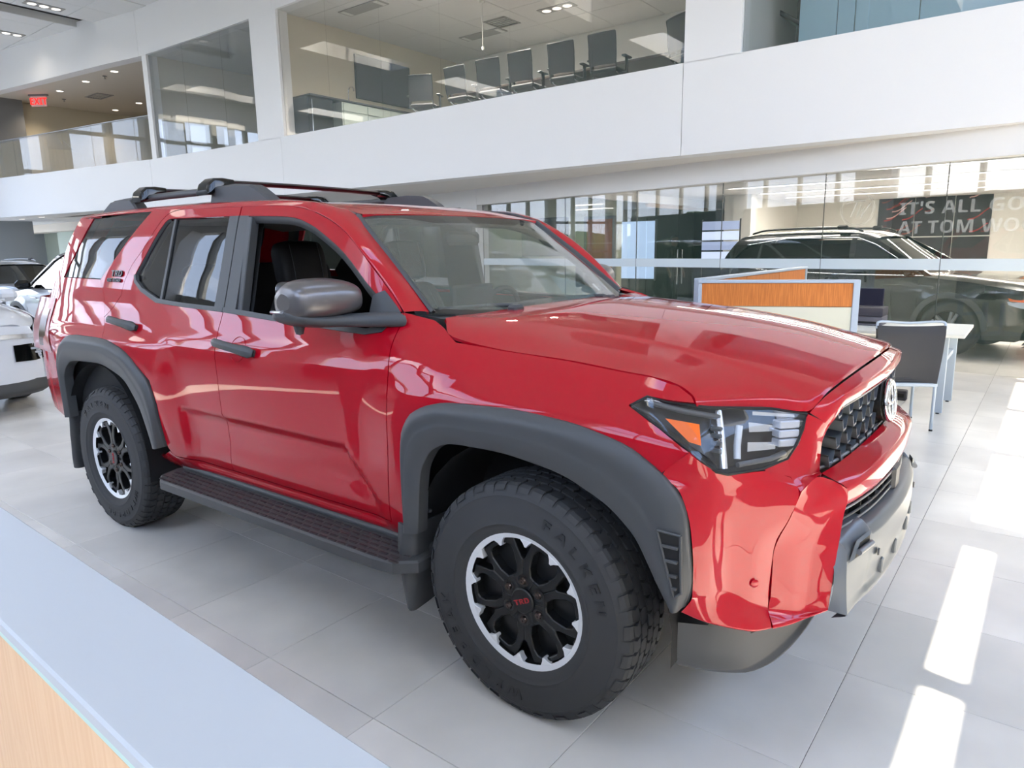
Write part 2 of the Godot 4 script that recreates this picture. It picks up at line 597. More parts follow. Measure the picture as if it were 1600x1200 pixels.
func mottle(seed_: int, lo: float, hi: float) -> ImageTexture:
	var n := FastNoiseLite.new()
	n.seed = seed_; n.frequency = .012; n.fractal_octaves = 5
	var im := n.get_seamless_image(256, 256)
	im.convert(Image.FORMAT_RGB8)
	for y in 256:
		for x in 256:
			var v := lerpf(lo, hi, im.get_pixel(x, y).r)
			im.set_pixel(x, y, Color(v, v, v * .998))
	return ImageTexture.create_from_image(im)
func grain(a: Color, c: Color, rough: float) -> StandardMaterial3D:
	var n := FastNoiseLite.new()
	n.seed = 9; n.frequency = .05; n.fractal_octaves = 4
	var im := Image.create(256, 256, false, Image.FORMAT_RGB8)
	for y in 256:
		for x in 256:
			var v := clampf(n.get_noise_2d(x * 6.0, y * .25) * 1.1 + .5, 0, 1)
			im.set_pixel(x, y, a.lerp(c, v))
	var m := mat(Color.WHITE, rough)
	m.albedo_texture = ImageTexture.create_from_image(im)
	m.uv1_triplanar = true
	m.uv1_scale = Vector3(1.1, 1.1, 1.1)
	return m
func streaks(seed_: int, red: bool) -> StandardMaterial3D:
	var rng := RandomNumberGenerator.new()
	rng.seed = seed_
	var im := Image.create(256, 128, false, Image.FORMAT_RGB8)
	for y in 128:
		for x in 256: im.set_pixel(x, y, Color(.13, .13, .15) * (1.0 + .3 * sin(x * .11) * sin(y * .05)))
	if red:
		for k in 26:
			var x0 := rng.randf_range(40, 250)
			var y0 := rng.randf_range(10, 120)
			var c: Color = [Color(.62, .10, .10), Color(.40, .08, .09), Color(.80, .62, .60), Color(.5, .2, .12)][k % 4]
			for j in 46:
				var x := int(x0 + j)
				var y := int(y0 - j * .45 + sin(j * .1) * 4)
				for e in 3:
					if x >= 0 and x < 256 and y + e >= 0 and y + e < 128: im.set_pixel(x, y + e, c)
	var m := mat(Color.WHITE, .4)
	m.albedo_texture = ImageTexture.create_from_image(im)
	m.uv1_triplanar = true
	m.uv1_scale = Vector3(.42, .75, .42)
	return m
# ---------------------------------------------------------------- the red sport utility vehicle: x forward, z to its right side
const BY := [.40, .46, .52, .58, .66, .78, .95, 1.08, 1.13, 1.20, 1.27, 1.33, 1.5, 1.69, 1.75]
const BZ := [.80, .865, .905, .925, .937, .948, .950, .944, .932, .905, .880, .862, .815, .763, .742]
const FY := [.40, .46, .52, .58, .66, .78, .95, 1.04, 1.09, 1.13, 1.17, 1.20, 1.25]
const FZ := [.80, .865, .905, .925, .94, .95, .952, .948, .936, .913, .878, .84, .765]
const TX := [-.6, -.35, -.14, .12, .3, .45, .52, .6]
const TY := [1.275, 1.245, 1.211, 1.198, 1.18, 1.158, 1.125, 1.07]
var FO := PackedVector2Array([Vector2(-.49, .545), Vector2(-.488, .909), Vector2(-.44, .985), Vector2(-.369, 1.022), Vector2(-.275, 1.045), Vector2(-.001, 1.055), Vector2(.228, 1.041), Vector2(.395, 1.004), Vector2(.499, .943), Vector2(.564, .868), Vector2(.584, .641), Vector2(.561, .568)])
var RO := PackedVector2Array([Vector2(-3.28, .60), Vector2(-3.30, .96), Vector2(-3.24, 1.05), Vector2(-3.132, 1.1), Vector2(-2.689, 1.1), Vector2(-2.473, 1.054), Vector2(-2.264, .928), Vector2(-2.216, .804), Vector2(-2.202, .582)])
func sm(a: float, b: float, x: float) -> float:
	return smoothstep(a, b, x)
func near(x: float, y: float, P: PackedVector2Array, most: float) -> float:
	var q := Vector2(x, y)
	var d := most
	for k in P.size() - 1:
		d = minf(d, q.distance_to(Geometry2D.get_closest_point_to_segment(q, P[k], P[k + 1])))
	return d
func S(x: float, y: float) -> float:                  # half width of the body at (x, y)
	if SMODE == 1: return SG(x, y)
	var w := sm(-.80, -.30, x)
	var z := pchip(BY, BZ, y)
	if w > 0: z = lerpf(z, pchip(FY, FZ, y - (pchip(TX, TY, x) - 1.20) * sm(.95, 1.1, y)), w)
	if y < 1.16:
		if x > -.9 and x < .9:
			z += .022 * (1 - sm(0., .26, near(x, y, FO, .3))) * (1 - sm(1.02, 1.13, y))
		if x < -1.75:
			z += .028 * (1 - sm(0., .30, near(x, y, RO, .34))) * (1 - sm(1.08, 1.16, y))
	# the long scallop in the doors
	if x > -2.15 and x < -.6 and y < .86 and y > .5:
		var front := lerpf(-.66, -.83, clampf((y - .6) / .2, 0, 1))
		var d := minf(minf(.806 - y, (front - x) * .75), (x + 2.03) * .8)
		z -= .024 * sm(-.012, .035, d) * (1 - .75 * sm(.12, .26, .806 - y))
	if x < -3.2:
		var t := (-3.2 - x) / .8
		z -= .05 * t * t + .25 * pow(t, 6)
	return z
func SP(x: float, y: float, off := 0.0) -> Vector3:
	return Vector3(x, y, S(x, y) + off)
func SN(x: float, y: float) -> Vector3:
	var e := .003
	return Vector3(-(S(x + e, y) - S(x - e, y)) / (2 * e), -(S(x, y + e) - S(x, y - e)) / (2 * e), 1).normalized()
func V2(a: Array) -> PackedVector2Array:
	var p := PackedVector2Array()
	for k in range(0, a.size(), 2): p.append(Vector2(a[k], a[k + 1]))
	return p
func V3(a: Array) -> Array:
	var p := []
	for k in range(0, a.size(), 3): p.append(Vector3(a[k], a[k + 1], a[k + 2]))
	return p
# panel on the body side: a polygon in (x, y) laid on S, edges turned in
func panel(b: MB, poly: PackedVector2Array, off := 0.0, gap := 0.0022, cell := .028, hem := .014, dz := 0.0) -> void:
	var P := poly
	if Geometry2D.is_polygon_clockwise(P): P.reverse()
	if gap > 0:
		var o := Geometry2D.offset_polygon(P, -gap, Geometry2D.JOIN_MITER)
		if o.size() > 0: P = o[0]
	var lo := Vector2(1e9, 1e9)
	var hi := -lo
	for p in P:
		lo = lo.min(p); hi = hi.max(p)
	var nx := int(ceil((hi.x - lo.x) / cell))
	var ny := int(ceil((hi.y - lo.y) / cell))
	var edge := {}
	var ring := PackedVector2Array()
	for k in P.size():
		var a := P[k]
		var c := P[(k + 1) % P.size()]
		var m := maxi(1, int(ceil(a.distance_to(c) / (cell * .9))))
		for j in m: ring.append(a.lerp(c, float(j) / m))
		var mm := m * 5
		for j in mm + 1:
			var q := a.lerp(c, float(j) / mm)
			edge[Vector2i(floori((q.x - lo.x) / cell), floori((q.y - lo.y) / cell))] = true
	var ids := {}
	for gx in nx + 1:
		for gy in ny + 1:
			var q0 := lo + Vector2(gx, gy) * cell
			var c4 := PackedVector2Array([q0, q0 + Vector2(cell, 0), q0 + Vector2(cell, cell), q0 + Vector2(0, cell)])
			var parts: Array = []
			if edge.has(Vector2i(gx, gy)): parts = Geometry2D.intersect_polygons(c4, P)
			elif Geometry2D.is_point_in_polygon(q0 + Vector2(cell, cell) / 2, P): parts = [c4]
			for part in parts:
				var id := []
				for q in part:
					var key := Vector2i(roundi(q.x * 20000), roundi(q.y * 20000))
					if not ids.has(key): ids[key] = b.vert(SP(q.x, q.y, off), SN(q.x, q.y))
					id.append(ids[key])
				if id.size() == 4 and part == c4: b.quad(id[0], id[1], id[2], id[3])
				else:
					var ix := Geometry2D.triangulate_polygon(part)
					for k in range(0, ix.size(), 3): b.tri(id[ix[k]], id[ix[k + 1]], id[ix[k + 2]])
	if hem > 0:
		var rp := []; var rn := []
		for q in ring:
			rp.append(SP(q.x, q.y, off)); rn.append(SN(q.x, q.y))
		for k in rp.size():
			var k2 := (k + 1) % rp.size()
			var d := ring[k2] - ring[k]
			if d.length() < 1e-5: continue
			b.fan([rp[k], rp[k2], rp[k2] - rn[k2] * hem, rp[k] - rn[k] * hem], Vector3(d.y, -d.x, 0).normalized())
func crease_col(G: Array, c: int, d: float) -> void:   # split a column into two close ones: a soft crease
	for r in G:
		var p: Vector3 = r[c]
		var a := p.move_toward(r[c - 1], d)
		var e := p.move_toward(r[c + 1], d)
		r[c] = a
		r.insert(c + 1, e)
func crease_row(G: Array, r: int, d: float) -> void:
	var x := []; var y := []
	for c in G[r].size():
		x.append(G[r][c].move_toward(G[r - 1][c], d))
		y.append(G[r][c].move_toward(G[r + 1][c], d))
	G[r] = x
	G.insert(r + 1, y)
func mirrored(G: Array) -> Array:                      # rows that start at the middle line become rows across the car
	var o := []
	for r in G:
		var w := []
		for k in range(r.size() - 1, 0, -1): w.append(Vector3(r[k].x, r[k].y, -r[k].z))
		w.append_array(r)
		o.append(w)
	return o

func fenders_and_doors(car: Node3D) -> void:
	var shut := V2([-.457, 1.292, -.40, 1.268, -.351, 1.242, -.319, 1.228, -.137, 1.211, .12, 1.198, .293, 1.182, .396, 1.173, .473, 1.156, .514, 1.132, .531, 1.113])
	var df := smooth2(V2([-.592, 1.317, -.579, 1.272, -.583, 1.20, -.570, 1.10, -.565, .99, -.570, .79, -.60, .60, -.612, .535]), 4)
	var df_up := df.duplicate(); df_up.reverse()
	# front fender
	var fo := V2([-.545, .545, -.478, .56, -.475, .905, -.43, .972, -.362, 1.008, -.27, 1.03, -.001, 1.04, .224, 1.026, .387, .99, .46, .945, .492, .941])
	var p := shut.duplicate()
	p.append_array(V2([.402, 1.127, .365, 1.102, .468, 1.059, .564, 1.01, .492, .941]))
	var fr := fo.duplicate(); fr.reverse(); fr.remove_at(0)
	p.append_array(fr)
	p.append(Vector2(-.61, .50))
	p.append_array(df_up)
	var b := MB.new()
	panel(b, p)
	both(b, "front_fender", M.red, car)
	# front door: skin below the belt and the frame over the window
	var bs := V2([-1.684, 1.70, -1.69, 1.29, -1.70, 1.20, -1.69, 1.10, -1.672, .98, -1.665, .80, -1.68, .60, -1.685, .535])
	var bsl := bs.slice(2)
	p = V2([-1.695, 1.278, -1.281, 1.257, -.74, 1.237, -.655, 1.25, -.600, 1.312])
	p.append_array(df)
	bsl.reverse()
	p.append_array(bsl)
	b = MB.new()
	panel(b, p, 0.0, .0022, .022)
	var top := smooth2(V2([-1.682, 1.743, -1.45, 1.735, -1.293, 1.725, -1.20, 1.709, -1.135, 1.692, -.972, 1.629, -.808, 1.517, -.681, 1.40, -.597, 1.319]), 3)
	var dlo := smooth2(V2([-1.682, 1.697, -1.584, 1.694, -1.40, 1.686, -1.276, 1.675, -1.18, 1.65, -1.094, 1.615, -.932, 1.53, -.769, 1.411, -.625, 1.297]), 3)
	var dr := dlo.duplicate(); dr.reverse()
	p = top.duplicate(); p.append_array(dr)
	panel(b, p, 0.0, .002, .02)
	var fd := both(b, "front_door", M.red, car)
	# rear door
	var rear := V2([-2.675, 1.395, -2.69, 1.32, -2.76, 1.25, -2.825, 1.204, -2.79, 1.15, -2.74, 1.098])
	var ro := V2([-2.684, 1.088, -2.464, 1.042, -2.250, .92, -2.202, .80, -2.188, .582, -2.16, .535])
	var cband := smooth2(V2([-2.15, 1.753, -2.27, 1.749, -2.355, 1.722, -2.435, 1.655, -2.53, 1.56, -2.622, 1.48, -2.675, 1.395]), 3)
	var rdl := smooth2(V2([-2.299, 1.708, -2.345, 1.69, -2.429, 1.605, -2.52, 1.49, -2.566, 1.43, -2.550, 1.395, -2.473, 1.352, -2.30, 1.299]), 3)
	p = V2([-1.695, 1.278, -2.05, 1.288])
	p.append_array(V2([-2.30, 1.299]))
	var q := rdl.duplicate(); q.reverse()
	var corner: Vector2 = q[13]                        # the window's rear corner
	p = V2([-1.695, 1.278, -2.05, 1.288]); p.append_array(q)
	p.append_array(V2([-1.686, 1.699, -1.686, 1.743]))
	p.append_array(cband)
	p.append_array(rear.slice(1))
	p.append_array(ro)
	p.append_array(V2([-1.685, .535, -1.68, .60, -1.665, .80, -1.672, .98, -1.69, 1.10, -1.70, 1.20]))
	b = MB.new()
	panel(b, p, 0.0, .0022, .022)
	var rd := both(b, "rear_door", M.red, car)
	# quarter panel round its window
	var qg := V2([-3.178, 1.742, -2.499, 1.762, -2.706, 1.613, -2.961, 1.402, -3.462, 1.408])
	b = MB.new()
	p = PackedVector2Array(cband.duplicate())
	p.append_array(V2([-2.69, 1.32, -2.76, 1.25, -2.825, 1.204, -2.87, 1.30, -2.961, 1.402, -2.706, 1.613, -2.499, 1.762]))
	panel(b, p, 0.0, 0.001, .022)
	p = V2([-2.825, 1.204, -2.79, 1.15, -2.74, 1.098, -3.128, 1.088, -3.228, 1.04, -3.286, .957, -3.266, .60, -3.5, .56, -3.72, .60, -3.80, .8, -3.80, 1.15, -3.72, 1.27, -3.64, 1.33, -3.57, 1.42, -3.462, 1.408, -2.961, 1.402, -2.87, 1.30])
	panel(b, p, 0.0, 0.0, .03)
	p = V2([-3.57, 1.42, -3.46, 1.62, -3.35, 1.752, -3.178, 1.742, -3.462, 1.408])
	panel(b, p, 0.0, 0.0, .03)
	both(b, "quarter_panel", M.red, car)
	b = MB.new()
	panel(b, qg, -.004, .004, .05, 0)
	both(b, "quarter_window", M.privacy, car)
	# rocker below the doors
	b = MB.new()
	panel(b, V2([-.61, .532, -1.0, .532, -1.68, .532, -2.16, .532, -2.185, .56, -2.33, .50, -2.46, .475, -2.30, .44, -.60, .44, -.545, .47, -.545, .53]), -.002, .001, .03)
	both(b, "rocker_panel", M.red, car)
	# dark frame behind the gaps
	b = MB.new()
	panel(b, V2([-2.70, 1.27, -2.78, 1.12, -2.48, 1.02, -2.27, .90, -2.22, .56, -1.7, .46, -.5, .46, -.46, .93, -.52, 1.25, -.62, 1.24]), -.03, 0, .08, 0)
	both(b, "door_frame", M.black, car)
	# belt mouldings, pillar covers, window seals
	for d in [[fd, V2([-1.693, 1.297, -1.281, 1.275, -.735, 1.255, -.648, 1.268, -.60, 1.316, -.594, 1.306, -.652, 1.246, -.738, 1.233, -1.281, 1.254, -1.693, 1.276])], [rd, V2([-1.697, 1.276, -2.05, 1.286, -2.30, 1.297, -2.476, 1.349, -2.556, 1.393, -2.573, 1.43, -2.557, 1.435, -2.54, 1.405, -2.465, 1.367, -2.292, 1.318, -2.05, 1.305, -1.697, 1.296])]]:
		b = MB.new()
		panel(b, d[1], .006, 0, .03, .02)
		for k in 2: obj(b, "belt_moulding", M.trim, d[0][k], 1 - 2 * k)
	b = MB.new()
	panel(b, V2([-1.688, 1.703, -1.695, 1.29, -1.775, 1.294, -1.765, 1.703]), .001, .0015, .04, .012)
	for k in 2: obj(b, "pillar_cover", M.trim, rd[k], 1 - 2 * k)
	b = MB.new()
	panel(b, V2([-1.684, 1.703, -1.691, 1.29, -1.60, 1.288, -1.606, 1.70]), .001, .0015, .04, .012)
	for k in 2: obj(b, "pillar_cover", M.trim, fd[k], 1 - 2 * k)
	# front window channel (the window is wound down)
	for w in [[dlo, fd, .03], [rdl.slice(0, 16), rd, .014]]:
		b = MB.new()
		var pr := []
		for k in w[0].size():
			var a: Vector2 = w[0][k]
			var t: Vector2 = (w[0][mini(k + 1, w[0].size() - 1)] - w[0][maxi(k - 1, 0)]).normalized()
			var nn := Vector2(t.y, -t.x)
			if nn.dot(Vector2(-1.5, 1.45) - a) < 0: nn = -nn
			var e: Vector2 = a + nn * w[2]
			pr.append([SP(a.x, a.y, -.002), SP(e.x, e.y, -.016), SP(e.x, e.y, -.05)])
		net(b, pr)
		for k in 2: obj(b, "window_seal", M.trim, w[1][k], 1 - 2 * k)
	b = MB.new()
	for r in [[-1.606, 1.70, -1.575, 1.288]]:
		box(b, Vector3(0, 0, -.05), Vector3(.035, .41, -.008), .004, Transform3D(Basis(Vector3(1, 0, 0), Vector3(-.01, 1, -.23), Vector3(0, .2, 1)), SP(-1.603, 1.285)))
	for k in 2: obj(b, "window_channel", M.trim, fd[k], 1 - 2 * k)
	# rear door windows with the divider bar
	b = MB.new()
	panel(b, V2([-1.765, 1.70, -2.25, 1.704, -2.272, 1.318, -2.05, 1.30, -1.772, 1.292]), -.012, .0, .06, 0)
	for k in 2: obj(b, "window_glass", M.privacy, rd[k], 1 - 2 * k)
	b = MB.new()
	panel(b, V2([-2.255, 1.704, -2.299, 1.706, -2.345, 1.688, -2.429, 1.603, -2.52, 1.488, -2.562, 1.43, -2.546, 1.398, -2.473, 1.356, -2.277, 1.32]), -.012, .0, .06, 0)
	for k in 2: obj(b, "quarter_light", M.privacy, rd[k], 1 - 2 * k)
	b = MB.new()
	panel(b, V2([-2.243, 1.706, -2.262, 1.706, -2.284, 1.318, -2.262, 1.314]), -.004, 0, .05, .02)
	for k in 2: obj(b, "divider_bar", M.trim, rd[k], 1 - 2 * k)
	# mirror sail
	b = MB.new()
	panel(b, V2([-.645, 1.262, -.598, 1.314, -.69, 1.392, -.735, 1.375, -.735, 1.262]), .004, 0, .03, .02)
	for k in 2: obj(b, "mirror_sail", M.trim, fd[k], 1 - 2 * k)
	# handles: scooped red bowl behind a black bar
	for h in [[-1.53, 1.128, fd], [-2.575, 1.178, rd]]:
		b = MB.new()
		var z0: float = S(h[0], h[1])
		var nrm := SN(h[0], h[1])
		var xf := Transform3D(Basis(Vector3(1, -.10, 0).normalized(), Vector3(.10, 1, -nrm.y * .9).normalized(), nrm), Vector3(h[0], h[1], z0))
		var bowl := MB.new()
		var prof := []
		for k in 9:
			var f := k / 8.0
			prof.append(Vector2(.056 * sin(f * PI / 2) + .0005, -.016 * cos(f * PI / 2) + .0015))
		lathe(bowl, prof, nrm, Vector3(h[0] + .015, h[1] - .004, z0), 32)
		for k in 2: obj(bowl, "handle_bowl", M.bowl, h[2][k], 1 - 2 * k)
		var rr := []
		for k in 13:
			var f := k / 12.0
			var x := lerpf(-.155, .155, f)
			var hh := .019 + .006 * sm(.55, .95, f)
			var lift := .012 + .026 * pow(sin(PI * clampf(f, .03, .97)), .45)
			var ring := []
			for j in 13:
				var g := TAU * j / 12
				ring.append(xf * Vector3(x, sin(g) * hh * (.55 if k in [0, 12] else 1.0), lift + cos(g) * .012 * (.4 if k in [0, 12] else 1.0)))
			rr.append(ring)
		net(b, rr, xf * Vector3(0, 0, .02))
		for e in [-.142, .13]:
			boxc(b, Vector3(e, 0, .008), Vector3(.035, .032, .03), .006, xf)
		for k in 2: obj(b, "door_handle", M.trim, h[2][k], 1 - 2 * k)
	# badge on the wide pillar
	b = MB.new()
	var bn := SN(-2.79, 1.42)
	var bx := Basis(Vector3(1, 0, .02).normalized(), Vector3(0, 1, -bn.y).normalized(), bn)
	letters(b, "TRD", .034, Transform3D(bx, SP(-2.765, 1.437, .004)), .006, 1.5)
	letters(b, "OFF ROAD", .02, Transform3D(bx, SP(-2.79, 1.401, .004)), .006, 1.25)
	obj(b, "side_badge", M.gunmetal, car)

func flare(b: MB, F: PackedVector2Array, inner: Array, mid: Array, zmid: float, per := 5) -> void:
	var A := []; var C := []; var D := []
	for k in F.size(): A.append(Vector3(F[k].x, F[k].y, 0))
	for k in mid.size(): C.append(Vector3(mid[k].x, mid[k].y, 0))
	for k in inner.size(): D.append(Vector3(inner[k].x, inner[k].y, 0))
	var a := along(A, 64)
	var c := along(C, 64)
	var d := along(D, 64)
	var P := []
	for k in 65:
		var o: Vector3 = a[k]
		var m: Vector3 = c[k]
		var i: Vector3 = d[k]
		var zo := S(o.x, o.y)
		var oi := (o - m).normalized()
		P.append([Vector3(o.x, o.y, zo - .012), Vector3(o.x, o.y, zo + .006), o - oi * .006 + Vector3(0, 0, zo + .013), m.lerp(o, .5) + Vector3(0, 0, lerpf(zo, zmid, .62) + .010), m.lerp(o, .12) + Vector3(0, 0, zmid - .002), m.lerp(i, .10) + Vector3(0, 0, zmid - .001),
			i.lerp(m, .12) + Vector3(0, 0, zmid - .018), Vector3(i.x, i.y, zmid - .024), Vector3(i.x, i.y, zmid - .07)])
	patch2(b, P)
func along(P: Array, m: int) -> Array:                 # m + 1 points evenly along a rounded polyline
	var c := PackedVector3Array()
	var q := PackedVector2Array()
	for p in P: q.append(Vector2(p.x, p.y))
	# corner rounding
	var r := PackedVector2Array([q[0]])
	for k in range(1, q.size() - 1):
		var e := .3
		var s := q[k].lerp(q[k - 1], e)
		var t := q[k].lerp(q[k + 1], e)
		for j in 5:
			var f := j / 4.0
			r.append(s.lerp(q[k], f).lerp(q[k].lerp(t, f), f))
	r.append(q[-1])
	var L := [0.0]
	for k in range(1, r.size()): L.append(L[-1] + r[k].distance_to(r[k - 1]))
	var out := []
	var k := 0
	for j in m + 1:
		var x: float = L[-1] * j / m
		while k < r.size() - 2 and L[k + 1] < x: k += 1
		var w := r[k].lerp(r[k + 1], clampf((x - L[k]) / maxf(1e-6, L[k + 1] - L[k]), 0, 1))
		out.append(Vector3(w.x, w.y, 0))
	return out
func patch2(b: MB, P: Array) -> void:                  # rows given densely, smooth across
	var Q := []
	for r in P: Q.append(curve(r, 3))
	net(b, Q, MID)

func arches(car: Node3D) -> void:
	var fi := [Vector2(-.425, .55), Vector2(-.402, .787), Vector2(-.35, .868), Vector2(-.27, .908), Vector2(-.039, .912), Vector2(.178, .884), Vector2(.334, .818), Vector2(.419, .745), Vector2(.483, .629), Vector2(.525, .56)]
	var fm := [Vector2(-.475, .548), Vector2(-.455, .85), Vector2(-.40, .93), Vector2(-.293, .973), Vector2(-.015, .978), Vector2(.18, .962), Vector2(.314, .922), Vector2(.442, .842), Vector2(.53, .66), Vector2(.545, .565)]
	var ri := [Vector2(-3.25, .60), Vector2(-3.262, .84), Vector2(-3.215, .905), Vector2(-3.13, .95), Vector2(-2.757, .964), Vector2(-2.511, .904), Vector2(-2.38, .77), Vector2(-2.31, .618), Vector2(-2.29, .57)]
	var rm := [Vector2(-3.275, .60), Vector2(-3.285, .90), Vector2(-3.225, .98), Vector2(-3.13, 1.03), Vector2(-2.72, 1.04), Vector2(-2.49, .985), Vector2(-2.31, .845), Vector2(-2.245, .70), Vector2(-2.225, .575)]
	var b := MB.new()
	flare(b, FO, fi, fm, .998)
	var f := both(b, "wheel_arch_trim", M.trim, car)
	b = MB.new()
	flare(b, RO, ri, rm, 1.003)
	both(b, "wheel_arch_trim", M.trim, car)
	# slotted vent in the front leg of the front trim: a raised rim, a dark slot and four louvres
	var slot := V2([.497, .795, .560, .790, .566, .63, .548, .612])
	b = MB.new()
	var c3 := []
	for q in slot: c3.append(Vector3(q.x, q.y, 1.0055 - .010 * sm(.52, .575, q.x)))
	b.flat(c3, MID)
	for k in 2: obj(b, "vent_slot", M.black, f[k], 1 - 2 * k)
	b = MB.new()
	for y in [.755, .715, .675, .64]:
		var x0 := lerpf(.548, .497, (y - .612) / .183)
		box(b, Vector3(x0, y - .004, .975), Vector3(.556, y + .004, 1.007), .001)
	for e in 4:
		var p: Vector3 = c3[e]
		var q: Vector3 = c3[(e + 1) % 4]
		tube(b, [p, q], .0045, 6)
	for k in 2: obj(b, "vent_louvre", M.trim, f[k], 1 - 2 * k)
	# wheel wells
	for w in [[0.0, .52, .49, .905, .965], [-2.85, .46, .50, .93, .97]]:
		b = MB.new()
		var P := []
		for k in 17:
			var g := lerpf(-.12, PI + .12, k / 16.0)
			var x: float = w[0] + cos(g) * (w[1] if cos(g) > 0 else w[2])
			var y: float = .42 + maxf(sin(g), -.2) * (w[4] - .44)
			P.append([Vector3(x, y, w[3] + .03), Vector3(x, y, .8), Vector3(x, y, .58)])
		net(b, P, Vector3(w[0], 5, .8))
		for k in 16: b.fan([P[k][2], P[k + 1][2], Vector3(w[0], .35, .58)], Vector3(0, 0, 1))
		both(b, "wheel_well", M.liner, car)
	# liner clips seen in the front well
	b = MB.new()
	for q in [[-.455, .80, .90], [-.46, .68, .90], [-.455, .60, .88], [-.40, .86, .80]]:
		var pr := [Vector2(.0, .008), Vector2(.006, .007), Vector2(.009, 0)]
		lathe(b, pr, Vector3(1, 0, .5), Vector3(q[0], q[1], q[2]), 10)
	obj(b, "liner_clip", M.trim, car)

func nose(car: Node3D) -> void:
	# hood
	var G := [
		V3([-0.37, 1.314, 0, -0.4, 1.307, 0.32, -0.462, 1.295, 0.6, -0.47, 1.295, 0.65, -0.463, 1.295, 0.7, -0.455, 1.294, 0.757]),
		V3([-0.22, 1.315, 0, -0.235, 1.307, 0.31, -0.27, 1.287, 0.6, -0.28, 1.283, 0.64, -0.315, 1.268, 0.745, -0.348, 1.243, 0.845]),
		V3([-0.03, 1.304, 0, -0.035, 1.295, 0.305, -0.045, 1.27, 0.575, -0.05, 1.264, 0.61, -0.09, 1.242, 0.735, -0.137, 1.212, 0.84]),
		V3([0.17, 1.287, 0, 0.17, 1.278, 0.3, 0.18, 1.25, 0.57, 0.175, 1.243, 0.605, 0.15, 1.225, 0.73, 0.12, 1.199, 0.84]),
		V3([0.36, 1.265, 0, 0.36, 1.256, 0.295, 0.36, 1.227, 0.565, 0.355, 1.219, 0.6, 0.33, 1.205, 0.72, 0.293, 1.183, 0.838]),
		V3([0.53, 1.239, 0, 0.53, 1.229, 0.29, 0.52, 1.198, 0.56, 0.51, 1.189, 0.6, 0.47, 1.178, 0.72, 0.4, 1.173, 0.834]),
		V3([0.66, 1.212, 0, 0.66, 1.202, 0.285, 0.64, 1.17, 0.555, 0.625, 1.158, 0.605, 0.56, 1.15, 0.72, 0.473, 1.157, 0.832]),
		V3([0.76, 1.189, 0, 0.755, 1.179, 0.28, 0.73, 1.148, 0.545, 0.71, 1.126, 0.615, 0.63, 1.127, 0.7, 0.515, 1.133, 0.835]),
		V3([0.826, 1.171, 0, 0.815, 1.161, 0.275, 0.79, 1.133, 0.535, 0.765, 1.099, 0.615, 0.676, 1.112, 0.682, 0.528, 1.121, 0.846]),
		V3([0.834, 1.162, 0, 0.823, 1.152, 0.275, 0.797, 1.124, 0.538, 0.766, 1.078, 0.622, 0.68, 1.09, 0.684, 0.533, 1.107, 0.85])]
	var b := MB.new()
	patch(b, mirrored(G), 5, 5, MID, 15, .012)
	obj(b, "hood", M.red, car)
	# grille surround: header, pillars, shelf and nose face
	b = MB.new()
	G = [V3([.839, 1.157, 0, .828, 1.148, .27, .802, 1.121, .53, .785, 1.098, .585, .771, 1.074, .622]),
		V3([.874, 1.124, 0, .864, 1.123, .27, .836, 1.112, .505, .822, 1.094, .555, .80, 1.045, .588]),
		V3([.874, 1.102, 0, .864, 1.103, .27, .838, 1.097, .495, .828, 1.075, .535, .806, 1.03, .565]),
		V3([.868, 1.088, 0, .858, 1.087, .27, .834, 1.079, .485, .824, 1.056, .52, .805, 1.02, .548])]
	patch(b, mirrored(G), 4, 4, MID, 3, .02)
	var W := [V3([.768, 1.070, .624, .800, 1.045, .588, .806, 1.03, .565, .805, 1.02, .548]), V3([.737, .985, .655, .776, .988, .612, .786, .985, .592, .793, .968, .557]), V3([.733, .946, .677, .772, .935, .628, .782, .932, .610, .792, .920, .556]),
		V3([.748, .902, .690, .773, .900, .640, .784, .895, .622, .792, .888, .552]), V3([.777, .866, .692, .792, .885, .652, .800, .893, .625, .800, .886, .560])]
	var pil := MB.new()
	patch(pil, W, 4, 4, MID, 15, .02)
	pil.flat(V3([.694, .936, .764, .735, .946, .678, .750, .902, .690, .704, .929, .764]), MID)
	both(pil, "grille_pillar", M.red, car)
	G = [V3([.868, .928, 0, .855, .918, .25, .825, .898, .46, .800, .887, .562]),
		V3([.905, .912, 0, .892, .905, .25, .862, .884, .45, .832, .878, .572]),
		V3([.932, .896, 0, .920, .889, .25, .893, .870, .44, .868, .850, .544]),
		V3([.937, .878, 0, .925, .871, .25, .899, .853, .437, .869, .836, .538]),
		V3([.928, .815, 0, .917, .808, .25, .888, .796, .43, .858, .784, .515]),
		V3([.90, .805, 0, .89, .80, .25, .86, .79, .43, .835, .78, .51])]
	crease_row(G, 2, .006)
	patch(b, mirrored(G), 5, 4, MID, 1, .02)
	obj(b, "grille_surround", M.red, car)
	# grille: dark back, bent-slat mesh in front of it
	b = MB.new()
	var Bk := [V3([.80, 1.10, 0, .785, 1.09, .3, .76, 1.06, .56]), V3([.80, .90, 0, .785, .90, .3, .74, .88, .575])]
	patch(b, mirrored(Bk), 3, 3)
	var grille := obj(b, "grille", M.black, car)
	b = MB.new()
	var rim := V3([.858, 1.08, 0, .848, 1.079, .27, .824, 1.071, .475, .812, 1.05, .512, .783, .965, .548, .782, .915, .547, .785, .895, .543, .815, .903, .455, .845, .921, .25, .858, .931, 0])
	tube(b, curve(rim, 3), .006, 6)
	for s in [1, -1]: obj(b, "grille_rim", M.satin, grille, s)
